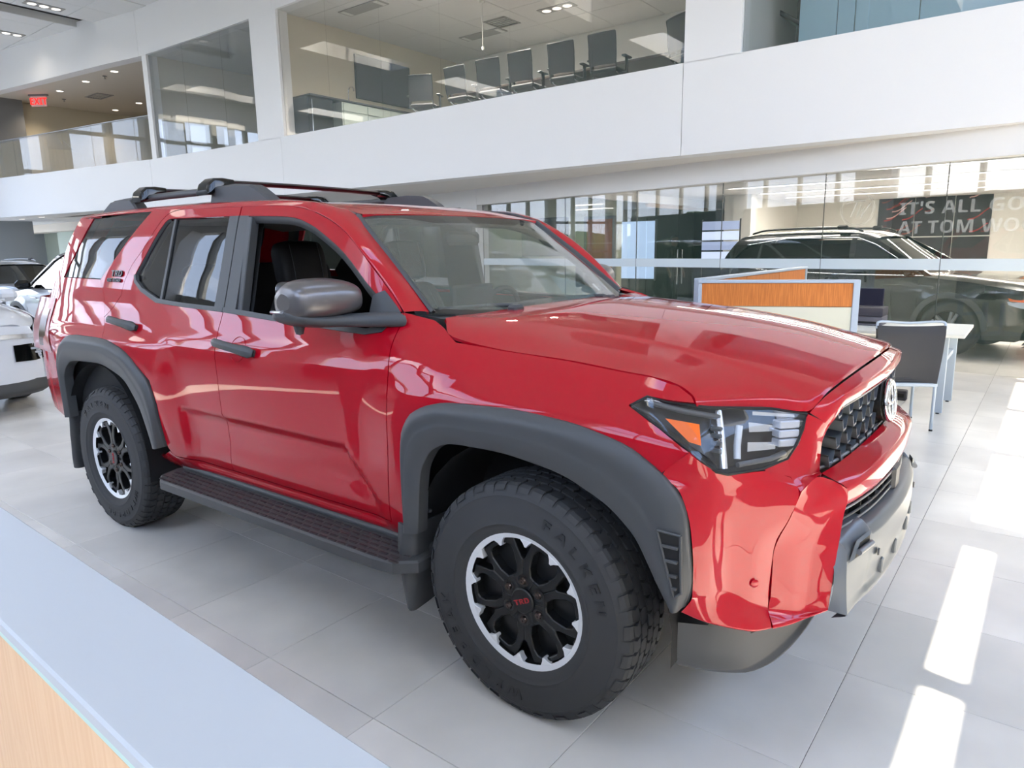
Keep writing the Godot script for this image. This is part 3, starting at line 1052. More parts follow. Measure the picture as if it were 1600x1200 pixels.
	for row in 4:
		for col in 7:
			var y := 1.048 - row * .046
			var z := .065 + col * .080 + (.040 if row % 2 else 0.0)
			var lim := lerpf(.545, .50, (y - .90) / .18)
			if z > lim - .02 or (z < .125 and row < 3): continue
			for s in [1.0, -1.0]:
				b = MB.new()
				var zz: float = z * s
				var xf: float = face_x(z)
				var wd := .039
				# a bent blade like a shallow chevron that tapers back
				var pts := [[-wd, .021, .004], [-wd * .45, -.014, .006], [wd * .45, -.014, .006], [wd, .021, .004]]
				for k in 3:
					var p: Array = pts[k]
					var q: Array = pts[k + 1]
					var a := Vector3(xf, y + p[1], zz + p[0])
					var c := Vector3(xf, y + q[1], zz + q[0])
					var d := Vector3(-.05, .004, 0)
					var o := Vector3(0, .006, 0)
					b.fan([a, c, c + o, a + o], Vector3(1, 0, 0))
					b.fan([a + o, c + o, c + o + d, a + o + d], Vector3(0, 1, 0))
					b.fan([a, c, c + d, a + d], Vector3(0, -1, 0))
				obj(b, "grille_blade", M.blade, grille)
	# oval badge with its three rings
	var e := MB.new()
	var cap := []
	for k in 9:
		var f := k / 8.0
		cap.append(f)
	var rings := [[0.0, 0.0, .092, .065, .0085, .009], [0.0, 0.0, .034, .060, .006, .010], [0.0, .024, .070, .033, .006, .010]]
	for r in rings:
		var loop := []
		for k in 41:
			var g := TAU * k / 40
			loop.append(Vector3(.872 + r[5] - .02 * sin(g) * r[3] / .065 * .35, 1.009 + r[1] + sin(g) * r[3], cos(g) * r[2]))
		tube(e, loop, r[4], 8, 1.0, false)
	obj(e, "badge_rings", M.chrome, grille)
	e = MB.new()
	var pl := PackedVector2Array()
	for k in 32: pl.append(Vector2(cos(TAU * k / 32) * .098, sin(TAU * k / 32) * .071))
	plate(e, pl, -.06, 0, .006, Transform3D(Basis(Vector3(0, 0, -1), Vector3(-.12, 1, 0).normalized(), Vector3(1, .12, 0).normalized()), Vector3(.872, 1.009, 0)))
	obj(e, "badge_plate", M.black, grille)
	# lower intake between nose and skid: dark back and bars
	b = MB.new()
	var In := [V3([.86, .80, 0, .85, .80, .25, .82, .79, .45, .80, .785, .53]), V3([.84, .66, 0, .83, .66, .25, .80, .66, .45, .78, .66, .56])]
	patch(b, mirrored(In), 3, 2)
	var intake := obj(b, "lower_intake", M.black, car)
	for y in [.775, .748, .722]:
		b = MB.new()
		tube(b, curve(mirrored([V3([.912, y, 0, .90, y, .25, .872, y - .003, .43, .848, y - .006, .525])])[0], 3), .004, 6)
		obj(b, "intake_bar", M.satin if y != .748 else M.trim, intake)
	for z in [.08, .17, .26, .35]:
		for s in [1, -1]:
			b = MB.new()
			box(b, Vector3(.862 - z * .06, .70, s * z - .003), Vector3(.895 - z * .06, .785, s * z + .003), .001)
			obj(b, "intake_rib", M.black, intake)
	b = MB.new()
	box(b, Vector3(.89, .70, -.05), Vector3(.925, .79, .05), .012)
	obj(b, "radar_cover", M.trim, intake)
	# bumper corners
	G = [V3([.560, 1.007, .963, .592, .976, .940, .632, .939, .888, .70, .931, .766, .748, .901, .693]),
		V3([.496, .942, .974, .594, .943, .937, .635, .918, .878, .706, .912, .766, .762, .884, .693]),
		V3([.545, .90, .970, .603, .897, .930, .638, .886, .866, .715, .890, .765, .777, .866, .693]),
		V3([.575, .80, .966, .607, .80, .930, .639, .80, .860, .703, .795, .777, .756, .788, .712]),
		V3([.584, .69, .962, .611, .69, .930, .637, .69, .853, .688, .69, .787, .723, .695, .724]),
		V3([.582, .60, .957, .611, .605, .928, .640, .590, .842, .684, .545, .786, .716, .510, .723]),
		V3([.55, .55, .955, .602, .525, .925, .672, .495, .862, .710, .476, .808, .738, .468, .752]),
		V3([.54, .535, .90, .59, .505, .88, .65, .477, .82, .69, .458, .77, .72, .450, .71])]
	crease_row(G, 6, .005)
	crease_row(G, 5, .006)
	crease_row(G, 2, .012)
	crease_col(G, 2, .016)
	crease_col(G, 1, .016)
	b = MB.new()
	patch(b, G, 4, 4, MID, 11, .02)
	both(b, "bumper_corner", M.red, car)
	G = [V3([.780, .866, .690, .803, .893, .624, .832, .876, .574, .868, .847, .543]),
		V3([.772, .838, .697, .812, .850, .620, .856, .832, .560, .869, .815, .535]),
		V3([.758, .788, .708, .80, .785, .645, .835, .768, .587, .864, .765, .552]),
		V3([.729, .711, .719, .775, .705, .665, .808, .692, .619, .862, .692, .575]),
		V3([.723, .682, .723, .770, .676, .670, .804, .667, .622, .860, .666, .580]),
		V3([.723, .555, .723, .770, .551, .675, .801, .548, .631, .856, .56, .598]),
		V3([.716, .506, .720, .768, .496, .68, .800, .487, .640, .853, .50, .605]),
		V3([.742, .466, .748, .78, .47, .70, .806, .476, .658, .853, .492, .607]),
		V3([.72, .45, .71, .76, .455, .66, .79, .462, .62, .83, .478, .58])]
	crease_row(G, 7, .004)
	crease_row(G, 6, .005)
	crease_row(G, 4, .006)
	crease_col(G, 2, .006)
	b = MB.new()
	patch(b, G, 4, 4, MID, 15, .02)
	both(b, "bumper_face", M.red, car)
	# grey lower bumper
	G = [V3([.86, .712, 0, .85, .712, .25, .84, .712, .408, .83, .728, .42, .805, .70, .565]),
		V3([.930, .708, 0, .918, .708, .25, .898, .706, .408, .884, .724, .42, .856, .692, .562]),
		V3([.957, .684, 0, .945, .682, .25, .922, .678, .40, .915, .690, .42, .882, .664, .552]),
		V3([.957, .60, 0, .946, .60, .25, .925, .60, .40, .917, .60, .425, .888, .598, .575]),
		V3([.945, .528, 0, .935, .527, .25, .918, .526, .41, .912, .526, .44, .896, .524, .588]),
		V3([.955, .50, 0, .945, .50, .25, .926, .497, .42, .92, .496, .45, .902, .492, .598]),
		V3([.93, .46, 0, .92, .46, .25, .90, .462, .42, .89, .464, .45, .862, .474, .606])]
	crease_row(G, 2, .006)
	b = MB.new()
	patch(b, mirrored(G), 4, 4, MID, 0)
	var low := obj(b, "lower_bumper", M.skid, car)
	b = MB.new()
	G = [V3([.805, .70, .566, .856, .692, .563, .882, .664, .553]), V3([.858, .615, .592, .872, .612, .588, .889, .598, .577]), V3([.861, .562, .602, .876, .55, .596, .897, .524, .590]), V3([.853, .495, .608, .88, .494, .606, .903, .491, .60])]
	patch(b, G, 3, 4, MID, 0)
	for s in [1, -1]: obj(b, "bumper_end", M.skid, low, s)
	for s in [1, -1]:
		b = MB.new()
		var rp := V3([.889, .632, .560, .898, .690, .520, .920, .700, .432, .919, .636, .425])
		var mid := Vector3(.907, .662, .485)
		var ri := []
		for q in rp: ri.append(mid.lerp(q, .74) + Vector3(.006, 0, .002))
		for k in 4: b.flat([rp[k], rp[(k + 1) % 4], ri[(k + 1) % 4], ri[k]], MID)
		obj(b, "hook_pocket", M.skid, low, s)
		b = MB.new()
		var rd := []
		for q in ri: rd.append(q + Vector3(-.0015, 0, 0))
		b.flat(rd, MID)
		obj(b, "pocket_floor", M.black, low, s)
		b = MB.new()
		tube(b, [ri[0].lerp(ri[1], .45) + Vector3(.006, 0, 0), ri[3].lerp(ri[2], .45) + Vector3(.006, 0, 0)], .009, 8)
		obj(b, "tow_hook", M.satin, low, s)
		for z in [.12, .30]:
			b = MB.new()
			box(b, Vector3(.93 - z * .06, .515, s * z - .009), Vector3(.962 - z * .06, .565, s * z + .009), .004)
			obj(b, "skid_rib", M.skid, low)
		b = MB.new()
		lathe(b, [Vector2(0.0, .006), Vector2(.011, .005), Vector2(.012, 0)], Vector3(1, 0, 0), Vector3(.935, .61, s * .37), 14)
		obj(b, "parking_sensor", M.trim, low)
	# air dam under the bumper
	b = MB.new()
	G = [V3([.70, .475, 0, .70, .475, .30, .69, .475, .58, .68, .475, .74, .62, .48, .84, .52, .485, .90]),
		V3([.735, .40, 0, .73, .395, .30, .70, .385, .58, .672, .38, .73, .60, .385, .835, .518, .40, .895]),
		V3([.745, .335, 0, .74, .325, .32, .705, .305, .58, .668, .306, .72, .592, .322, .82, .515, .348, .885]),
		V3([.762, .325, 0, .757, .312, .33, .722, .285, .58, .682, .291, .71, .60, .315, .815, .515, .342, .885]),
		V3([.74, .315, 0, .735, .303, .33, .70, .277, .56, .66, .284, .69, .58, .31, .79, .51, .338, .87])]
	patch(b, mirrored(G), 4, 4)
	obj(b, "air_dam", M.trim, car)
	# fog lamp recess in the dam
	b = MB.new()
	b.flat(V3([.655, .468, .772, .700, .470, .715, .698, .428, .705, .668, .422, .745]), Vector3.ZERO)
	both(b, "dam_slot", M.black, car)
	# parking sensor ring in the bumper corner
	b = MB.new()
	lathe(b, [Vector2(.0125, .001), Vector2(.0115, .0016), Vector2(.0, .0016)], Vector3(.75, 0, .66), Vector3(.693, .605, .782), 18)
	both(b, "parking_sensor", M.red, car)
	# engine bay
	b = MB.new()
	box(b, Vector3(-.5, .35, -.57), Vector3(.72, 1.08, .57), .05)
	obj(b, "engine_bay", M.black, car)
func face_x(z: float) -> float:
	return .862 - .055 * pow(absf(z) / .5, 2.0) * .9

func lamp_grid(k: float) -> Array:                     # lens surface, moved back by k
	var T := V3([.368, 1.102, .915, .404, 1.126, .888, .48, 1.113, .866, .553, 1.104, .836, .572, 1.101, .815, .682, 1.087, .682, .764, 1.070, .622])
	var B := V3([.372, 1.099, .917, .452, 1.067, .941, .548, 1.019, .957, .618, .953, .912, .637, .941, .880, .692, .935, .768, .733, .948, .676])
	var rows := []
	for r in 4:
		var f := r / 3.0
		var row := []
		for c in 7:
			var p: Vector3 = T[c].lerp(B[c], f)
			var o := Vector3(.35, 0, 1).normalized() if c < 4 else Vector3(.85, 0, .5).normalized()
			row.append(p + o * (.010 * sin(PI * f) - k * (1.0 if c > 0 else .25)))
		rows.append(row)
	return rows
func headlamps(car: Node3D) -> void:
	for s in [1, -1]:
		var b := MB.new()
		patch(b, lamp_grid(.05), 3, 3)
		var hl := obj(b, "headlight", M.lampblack, car, s)
		b = MB.new()
		# housing wall round the edge
		var a := lamp_grid(.003)
		var d := lamp_grid(.052)
		for e in [[a[0], d[0]], [a[3], d[3]]]:
			var P := [e[0], e[1]]
			net(b, P, Vector3(.55, 1.02, .80))
		var c0 := []; var c1 := []
		for r in 4:
			c0.append(a[r][6]); c1.append(d[r][6])
		net(b, [c0, c1], Vector3(.55, 1.02, .80))
		obj(b, "lamp_housing", M.lampblack, hl, s)
		# amber reflector
		b = MB.new()
		b.flat(V3([.470, 1.078, .912, .560, 1.070, .895, .575, 1.018, .915, .545, 1.026, .925]), Vector3.ZERO)
		obj(b, "amber_reflector", M.amber, hl, s)
		b = MB.new()
		for k in 4: box(b, Vector3(.582 , 1.052 - k * .02, .86), Vector3(.612, 1.062 - k * .02, .875), .002)
		obj(b, "reflector_fins", M.lampgrey, hl, s)
		# bright upright light guide at the bend and its arm
		b = MB.new()
		tube(b, V3([.575, 1.088, .800, .592, 1.05, .825, .612, .99, .855, .622, .95, .868]), .011, 8)
		obj(b, "light_guide", M.lampchrome, hl, s)
		b = MB.new()
		tube(b, V3([.585, 1.075, .812, .50, 1.092, .862, .41, 1.110, .885]), .008, 8)
		obj(b, "light_guide", M.lampgrey, hl, s)
		b = MB.new()
		b.flat(V3([.395, 1.116, .893, .430, 1.117, .879, .47, 1.100, .872]), Vector3.ZERO)
		obj(b, "reflector_vane", M.lampchrome, hl, s)
		b = MB.new()
		tube(b, V3([.632, 1.055, .792, .634, 1.00, .808, .640, .968, .82]), .010, 8)
		obj(b, "light_guide", M.lampclear, hl, s)
		# two bright reflector vanes
		b = MB.new()
		b.flat(V3([.645, 1.058, .755, .700, 1.042, .690, .700, 1.026, .688, .648, 1.030, .755]), Vector3.ZERO)
		b.flat(V3([.650, 1.005, .77, .702, .995, .69, .702, .975, .69, .652, .98, .775]), Vector3.ZERO)
		b.flat(V3([.648, 1.085, .735, .735, 1.068, .640, .735, 1.060, .640, .648, 1.074, .735]), Vector3.ZERO)
		obj(b, "reflector_vane", M.lampchrome, hl, s)
		# stacked projector units
		for k in 3:
			b = MB.new()
			var xf := Transform3D(Basis(Vector3(.55, -.05, -.85).normalized(), Vector3(0, 1, 0), Vector3(.85, 0, .5).normalized()), Vector3(.726, 1.047 - k * .026, .672))
			box(b, Vector3(-.036, -.011, -.02), Vector3(.034, .011, .012), .003, xf)
			obj(b, "lamp_unit", M.lampunit, hl, s)
			b = MB.new()
			box(b, Vector3(.036, -.009, -.02), Vector3(.075 - k * .004, .008, .004), .003, xf)
			obj(b, "lamp_unit", M.lampgrey, hl, s)
		b = MB.new()
		tube(b, V3([.645, .955, .83, .70, .955, .725, .725, .965, .68]), .008, 8)
		obj(b, "lower_strip", M.lampgrey, hl, s)
		b = MB.new()
		patch(b, lamp_grid(0), 4, 4, MID, 3, .006)
		obj(b, "lens", M.lens, hl, s)
		# dark seal
		b = MB.new()
		var g := lamp_grid(.001)
		var loop := []
		for c in 7: loop.append(g[0][c])
		for r in [1, 2]: loop.append(g[r][6])
		for c in range(6, -1, -1): loop.append(g[3][c])
		tube(b, loop, .0045, 6)
		obj(b, "lamp_seal", M.black, hl, s)

func roof_and_glass(car: Node3D) -> void:
	# A pillar and roof side strip from the cowl to the tail
	var top := V2([-.590, 1.316, -.681, 1.40, -.808, 1.517, -.972, 1.629, -1.135, 1.692, -1.293, 1.725, -1.68, 1.743, -2.15, 1.752, -2.6, 1.757, -3.0, 1.757, -3.35, 1.75])
	var ins := V3([-.548, 1.312, .745, -.66, 1.404, .722, -.79, 1.508, .70, -.93, 1.612, .675, -1.03, 1.686, .655, -1.22, 1.739, .645, -1.68, 1.768, .635, -2.15, 1.776, .632, -2.6, 1.778, .63, -3.0, 1.774, .625, -3.36, 1.764, .62])
	var P := []
	for k in top.size():
		var a := SP(top[k].x, top[k].y, -.001)
		var n := SN(top[k].x, top[k].y)
		var e: Vector3 = ins[k]
		var up := Vector3(.5, .8, .3).normalized() if k < 5 else Vector3(0, 1, .25).normalized()
		var m := a.lerp(e, .45) + up * (.016 if k > 0 else .004)
		var m2 := a.lerp(e, .12) + up * (.008 if k > 0 else .002)
		P.append([a - n * .012, a, m2, m, e])
	var b := MB.new()
	patch(b, P, 3, 4, MID, 8, .015)
	both(b, "roof_side", M.red, car)
	# roof with two lengthways ribs
	var G := []
	for r in [[-1.01, 1.692, 1.688], [-1.10, 1.722, 1.708], [-1.30, 1.757, 1.745], [-1.7, 1.782, 1.764], [-2.2, 1.793, 1.774], [-2.7, 1.795, 1.775], [-3.1, 1.79, 1.77], [-3.42, 1.78, 1.758]]:
		var row := []
		for z in [-.628, -.5, -.25, 0.0, .25, .5, .628]:
			row.append(Vector3(r[0] - (.03 if r[0] > -1.2 else 0.0) * (1 - pow(absf(z) / .6, 2)) * -1.0, lerpf(r[1], r[2] - .004, pow(absf(z) / .63, 2.2)), z))
		G.append(row)
	b = MB.new()
	patch(b, G, 3, 4, MID, 3, .02)
	obj(b, "roof", M.red, car)
	b = MB.new()
	var dt := []
	for e in ins.slice(4): dt.append(Vector3(e.x, e.y - .006, e.z - .004))
	tube(b, curve(dt, 3), .008, 6)
	both(b, "roof_moulding", M.trim, car)
	# windscreen with its dark border
	var w0 := V3([-.545, 1.306, .735, -.66, 1.398, .715, -.79, 1.502, .693, -.93, 1.606, .668, -1.025, 1.678, .648])
	var cx := [-.36, -.50, -.66, -.82, -.955]
	var cy := [1.270, 1.385, 1.505, 1.615, 1.688]
	G = []
	for k in 5:
		var row := []
		for z in [-1.0, -.66, -.33, 0.0, .33, .66, 1.0]:
			var e: Vector3 = w0[k]
			row.append(Vector3(lerpf(cx[k], e.x, pow(absf(z), 2.2)), lerpf(cy[k], e.y, pow(absf(z), 2.2)), e.z * z))
		G.append(row)
	b = MB.new()
	patch(b, G, 4, 4)
	var ws := obj(b, "windshield", M.windshield, car)
	b = MB.new()
	var Gi := []
	for r in G:
		var row := []
		for q in r: row.append(q + Vector3(-.003, -.004, 0))
		Gi.append(row)
	patch(b, Gi, 4, 4)
	obj(b, "inner_sheet", M.windfilm, ws)
	b = MB.new()
	var fr := []
	for q in curve(w0, 3): fr.append([q + Vector3(.006, .004, .012), q + Vector3(.008, .010, 0), q + Vector3(.004, .006, -.018), q + Vector3(-.01, -.008, -.02)])
	net(b, fr)
	for s in [1, -1]: obj(b, "glass_edge", M.trim, ws, s)
	b = MB.new()
	var hi: Array = G[4]
	var lo := []
	for c in 7: lo.append(G[4][c].lerp(G[3][c], .55 if c in [2, 3, 4] else .16) + Vector3(-.004, -.004, 0))
	net(b, [curve(hi, 3), curve(lo, 3)])
	obj(b, "shade_band", M.black, ws)
	b = MB.new()
	var l2 := []
	for c in 7: l2.append(G[0][c].lerp(G[1][c], .22) + Vector3(-.004, -.004, 0))
	net(b, [curve(G[0], 3), curve(l2, 3)])
	obj(b, "glass_border", M.black, ws)
	# inner mirror and camera pod
	b = MB.new()
	box(b, Vector3(-1.03, 1.555, -.12), Vector3(-.995, 1.62, .12), .015)
	obj(b, "inner_mirror", M.black, ws)
	b = MB.new()
	b.flat(V3([-.60, 1.312, -.60, -.64, 1.345, -.60, -.66, 1.345, -.655, -.62, 1.312, -.655]), Vector3(-1.5, 1, 0))
	obj(b, "glass_sticker", M.paper, ws)
	# cowl and wipers
	b = MB.new()
	var cr := []
	for z in [-.74, -.5, -.25, 0.0, .25, .5, .74]:
		var t := pow(absf(z) / .74, 2.2)
		cr.append([Vector3(lerpf(-.30, -.42, t), lerpf(1.262, 1.283, t), z), Vector3(lerpf(-.40, -.58, t), lerpf(1.268, 1.295, t), z)])
	net(b, cr)
	obj(b, "cowl", M.trim, car)
	for wp in [[V3([-.552, 1.318, .69, -.50, 1.317, .45, -.455, 1.309, .20]), V3([-.39, 1.305, .42, -.42, 1.314, .40, -.50, 1.318, .47]), .42], [V3([-.44, 1.305, .08, -.445, 1.306, -.2, -.53, 1.316, -.52]), V3([-.36, 1.300, -.28, -.40, 1.312, -.29, -.455, 1.310, -.24]), -.28]]:
		b = MB.new()
		tube(b, curve(wp[0], 4), .006, 6)
		tube(b, curve(wp[1], 3), .008, 6)
		boxc(b, wp[1][0], Vector3(.05, .03, .06), .01)
		obj(b, "wiper", M.trim, car)
	# tailgate, rear window, spoiler, bumper
	b = MB.new()
	G = []
	for r in [[-3.42, 1.775, .62], [-3.56, 1.60, .70], [-3.72, 1.40, .72], [-3.86, 1.28, .74], [-3.92, 1.10, .76], [-3.95, .80, .78], [-3.97, .62, .78], [-3.85, .5, .76]]:
		var row := []
		for z in [0.0, .35, .75, .93, 1.0]:
			row.append(Vector3(r[0] + (.16 * pow(z, 5)), r[1], r[2] * (z if z < .95 else 1.04)))
		G.append(row)
	patch(b, mirrored(G), 3, 3)
	obj(b, "tailgate", M.red, car)
	b = MB.new()
	b.grid([V3([-3.475, 1.735, -.56, -3.475, 1.735, .56]), V3([-3.735, 1.42, -.62, -3.735, 1.42, .62])], [[Vector3(-.77, .63, 0), Vector3(-.77, .63, 0)], [Vector3(-.77, .63, 0), Vector3(-.77, .63, 0)]])
	obj(b, "rear_window", M.privacy, car)
	b = MB.new()
	box(b, Vector3(-3.52, 1.745, -.62), Vector3(-3.36, 1.785, .62), .015)
	obj(b, "spoiler", M.red, car)
	b = MB.new()
	box(b, Vector3(-4.03, .48, -.80), Vector3(-3.78, .74, .80), .06)
	obj(b, "rear_bumper", M.trim, car)
	for s in [1, -1]:
		b = MB.new()
		var T := []
		for y in [1.285, 1.245, 1.15, 1.06, .97]:
			var k := sm(.95, 1.1, y)
			T.append([SP(-3.52 + .10 * (1 - k), y, .004), SP(-3.62, y, .014), SP(-3.72, y, .018), Vector3(-3.86, y, S(-3.75, y) + .006), Vector3(-3.965, y, .70), Vector3(-3.975, y, .58)])
		patch(b, T, 3, 3)
		var tl := obj(b, "taillight", M.taillens, car, s)
		b = MB.new()
		var T2 := []
		for y in [1.22, 1.15, 1.06, 1.0]: T2.append([SP(-3.56, y, .010), SP(-3.66, y, .020)])
		patch(b, T2, 2, 2)
		obj(b, "tail_reflector", M.taildark, tl, s)

func rack(car: Node3D) -> void:
	for s in [1, -1]:
		# lengthways rail on two raised feet
		var b := MB.new()
		var z := .60
		tube(b, curve(V3([-1.80, 1.838, z, -2.2, 1.846, z, -2.6, 1.846, z, -3.05, 1.838, z, -3.2, 1.832, z]), 4), .017, 10, 1.1)
		var rail := obj(b, "roof_rail", M.trim, car, s)
		for f in [[V2([-1.635, 1.765, -1.70, 1.808, -1.755, 1.838, -1.80, 1.856, -1.93, 1.866, -2.10, 1.862, -2.13, 1.84, -2.16, 1.77]), z], [V2([-2.90, 1.775, -2.93, 1.81, -2.98, 1.85, -3.12, 1.852, -3.24, 1.84, -3.33, 1.80, -3.36, 1.762]), z]]:
			b = MB.new()
			var p: PackedVector2Array = f[0]
			plate(b, p, -.045, .022, .010, Transform3D(Basis(), Vector3(0, 0, z)), true)
			obj(b, "rail_foot", M.trim, rail, s)
		b = MB.new()
		lathe(b, [Vector2(0.0, .022), Vector2(.018, .018), Vector2(.024, .004), Vector2(.024, 0)], Vector3.UP, Vector3(-2.42, 1.772, .58), 16)
		obj(b, "roof_stud", M.trim, car, s)
	for x in [-2.15, -2.83]:
		var b := MB.new()
		# wing-shaped crossbar, slightly crowned
		var P := []
		for k in 9:
			var zz := lerpf(-.60, .60, k / 8.0)
			var y := 1.888 + .008 * (1 - pow(zz / .6, 2))
			var ring := []
			for j in 13:
				var g := TAU * j / 12
				ring.append(Vector3(x + cos(g) * .042, y + sin(g) * .013, zz))
			P.append(ring)
		net(b, P, Vector3(x, 1.888, 0))
		var bar := obj(b, "crossbar", M.barblack, car)
		for s in [1, -1]:
			b = MB.new()
			var Q := []
			# foot: flat-topped cover that slopes outwards and clamps the rail
			for r in [[.50, 1.878, .906, .045], [.56, 1.868, .910, .052], [.615, 1.835, .905, .058], [.648, 1.822, .878, .060], [.660, 1.822, .845, .058]]:
				var ring := []
				for q in rounded([Vector2(-r[3], r[1]), Vector2(r[3], r[1]), Vector2(r[3] * .82, r[2] + 1.0), Vector2(-r[3] * .82, r[2] + 1.0)], .014, 3): ring.append(Vector3(x + q.x, q.y, r[0]))
				ring.append(ring[0])
				Q.append(ring)
			net(b, Q, Vector3(x, 1.862, .58))
			b.fan(Q[4].slice(0, Q[4].size() - 1), Vector3(0, 0, 1))
			obj(b, "bar_foot", M.gloss, bar, s)

func mirrors_steps(car: Node3D) -> void:
	for s in [1, -1]:
		var b := MB.new()
		# shell: rounded loft along z, shaped in (x, y)
		var Q := []
		for r in [[.885, .02, .55], [.90, .05, .75], [.94, .062, .9], [1.0, .068, 1.0], [1.06, .064, 1.0], [1.10, .054, .93], [1.128, .034, .75], [1.136, .012, .4]]:
			var ring := []
			var hgt: float = r[2]
			for j in 25:
				var g := TAU * j / 24
				var cx := cos(g)
				var cy := sin(g)
				var px := signf(cx) * pow(absf(cx), .75)
				var py := signf(cy) * pow(absf(cy), .7)
				ring.append(Vector3(-.815 + px * (.075 if cx < 0 else .105) * minf(1, r[2] * 1.02) - (r[0] - .9) * .30, 1.363 + py * ((.080 * (1 - .42 * maxf(0, -px) - .16 * maxf(0, px))) if cy > 0 else .066) * hgt - (r[0] - 1.0) * .02, r[0]))
			Q.append(ring)
		patch2c(b, Q, Vector3(-.84, 1.365, 1.0))
		var mi := obj(b, "door_mirror", M.mirrorshell, car, s)
		b = MB.new()
		# lower trim with arm
		var P := []
		for r in [[.865, -.62, 1.290, .075, .028], [.90, -.68, 1.290, .085, .026], [.95, -.78, 1.288, .09, .024], [1.02, -.86, 1.290, .10, .026], [1.08, -.885, 1.298, .095, .026], [1.125, -.895, 1.310, .07, .02], [1.138, -.90, 1.318, .03, .01]]:
			var ring := []
			for j in 17:
				var g := TAU * j / 16
				ring.append(Vector3(r[1] + cos(g) * r[3], r[2] + signf(sin(g)) * pow(absf(sin(g)), .6) * r[4], r[0]))
			P.append(ring)
		patch2c(b, P, Vector3(-.80, 1.29, 1.0))
		obj(b, "mirror_arm", M.trim, mi, s)
		b = MB.new()
		tube(b, V3([-.88, 1.328, 1.142, -.93, 1.326, 1.136, -.985, 1.322, 1.11]), .009, 8, .7)
		obj(b, "turn_signal", M.lampchrome, mi, s)
		b = MB.new()
		lathe(b, [Vector2(0, -.035), Vector2(.014, -.03), Vector2(.022, -.0)], Vector3.UP, Vector3(-.90, 1.272, 1.06), 14)
		obj(b, "camera_pod", M.trim, mi, s)
		b = MB.new()
		plate(b, rounded([Vector2(-.105, -.062), Vector2(.10, -.062), Vector2(.10, .066), Vector2(-.105, .062)], .03), 0, .002, .001, Transform3D(Basis(Vector3(-.2, 0, 1).normalized(), Vector3.UP, Vector3(-1, 0, -.2).normalized()), Vector3(-.945, 1.365, 1.005)))
		obj(b, "mirror_glass", M.mirrorglass, mi, s)
		# running board
		b = MB.new()
		var top := V2([-.43, .845, -.43, .975, -.50, 1.035, -.60, 1.045, -2.12, 1.045, -2.20, 1.0, -2.24, .90, -2.24, .85])
		var T := PackedVector2Array()
		for q in top: T.append(Vector2(q.x, -q.y))
		plate(b, T, -.045, 0, .008, Transform3D(Basis(Vector3.RIGHT, Vector3(0, 0, -1), Vector3.UP), Vector3(0, .445, 0)))
		var rb := obj(b, "running_board", M.trim, car, s)
		b = MB.new()
		tube(b, V3([-.44, .452, .862, -2.20, .452, .862]), .02, 8)
		obj(b, "board_tube", M.trim, rb, s)
		for row in 5:
			b = MB.new()
			for k in 30:
				var x := -.50 - k * .056 - (.028 if row % 2 else 0.0)
				if x < -2.17: continue
				boxc(b, Vector3(x, .446, .905 + row * .031), Vector3(.044, .006, .014), .0025)
			obj(b, "tread_strip", M.treadpad, rb, s)
		b = MB.new()
		for k in 3: box(b, Vector3(-.75 - k * .42, .448, .845), Vector3(-.60 - k * .42 - .32, .462, .872), .003)
		obj(b, "board_bracket", M.satin, rb, s)
		b = MB.new()
		for x in [-.7, -1.4, -2.05]: box(b, Vector3(x - .03, .40, .6), Vector3(x + .03, .44, .9), .006)
		obj(b, "board_bracket", M.black, rb, s)
		# mud flaps
		b = MB.new()
		var F := [V3([-.545, .56, .955, -.505, .56, .965, -.462, .565, .93, -.46, .56, .72]), V3([-.545, .45, .962, -.51, .45, .975, -.468, .45, .935, -.465, .45, .72]), V3([-.525, .33, .965, -.50, .33, .975, -.475, .31, .94, -.475, .315, .72]), V3([-.505, .235, .965, -.49, .232, .97, -.480, .228, .945, -.48, .26, .72])]
		patch(b, F, 3, 3, Vector3(-.9, .4, .8), 15, .01)
		obj(b, "mud_flap", M.trim, car, s)
		b = MB.new()
		F = [V3([-3.31, .62, .965, -3.295, .62, .97, -3.28, .62, .94, -3.28, .62, .74]), V3([-3.345, .36, .965, -3.33, .36, .97, -3.32, .35, .94, -3.32, .36, .74]), V3([-3.36, .27, .96, -3.35, .265, .96, -3.335, .26, .93, -3.335, .27, .74])]
		patch(b, F, 3, 3, Vector3(-3.7, .4, .8), 15, .01)
		obj(b, "mud_flap", M.trim, car, s)
	# underside
	var u := MB.new()
	box(u, Vector3(-3.7, .34, -.55), Vector3(.45, .46, .55), .03)
	box(u, Vector3(-2.25, .40, -.80), Vector3(-.55, .47, .80), .02)
	obj(u, "underbody", M.black, car)
	u = MB.new()
	for x in [0.0, -2.85]:
		lathe(u, [Vector2(.05, -.62), Vector2(.05, .62)], Vector3.BACK, Vector3(x, .40, 0), 14)
	obj(u, "axle", M.black, car)
func patch2c(b: MB, Q: Array, out: Vector3) -> void:   # closed rings, smooth along
	var cols := []
	for c in Q[0].size():
		var col := []
		for r in Q: col.append(r[c])
		cols.append(curve(col, 3))
	var P := []
	for r in cols[0].size():
		var row := []
		for c in cols.size(): row.append(cols[c][r])
		P.append(row)
	var R := P.size()
	var C: int = P[0].size()
	var N := []
	for r in R:
		var row := []
		for c in C:
			var du: Vector3 = P[r][(c + 1) % (C - 1)] - P[r][(c - 1 + C - 1) % (C - 1)]
			var dv: Vector3 = P[mini(r + 1, R - 1)][c] - P[maxi(r - 1, 0)][c]
			var n := du.cross(dv).normalized()
			if n.dot(P[r][c] - out) < 0: n = -n
			row.append(n)
		N.append(row)
	b.grid(P, N)
	for e in [0, R - 1]:
		var p: Array = P[e].slice(0, C - 1)
		b.flat(p, out)

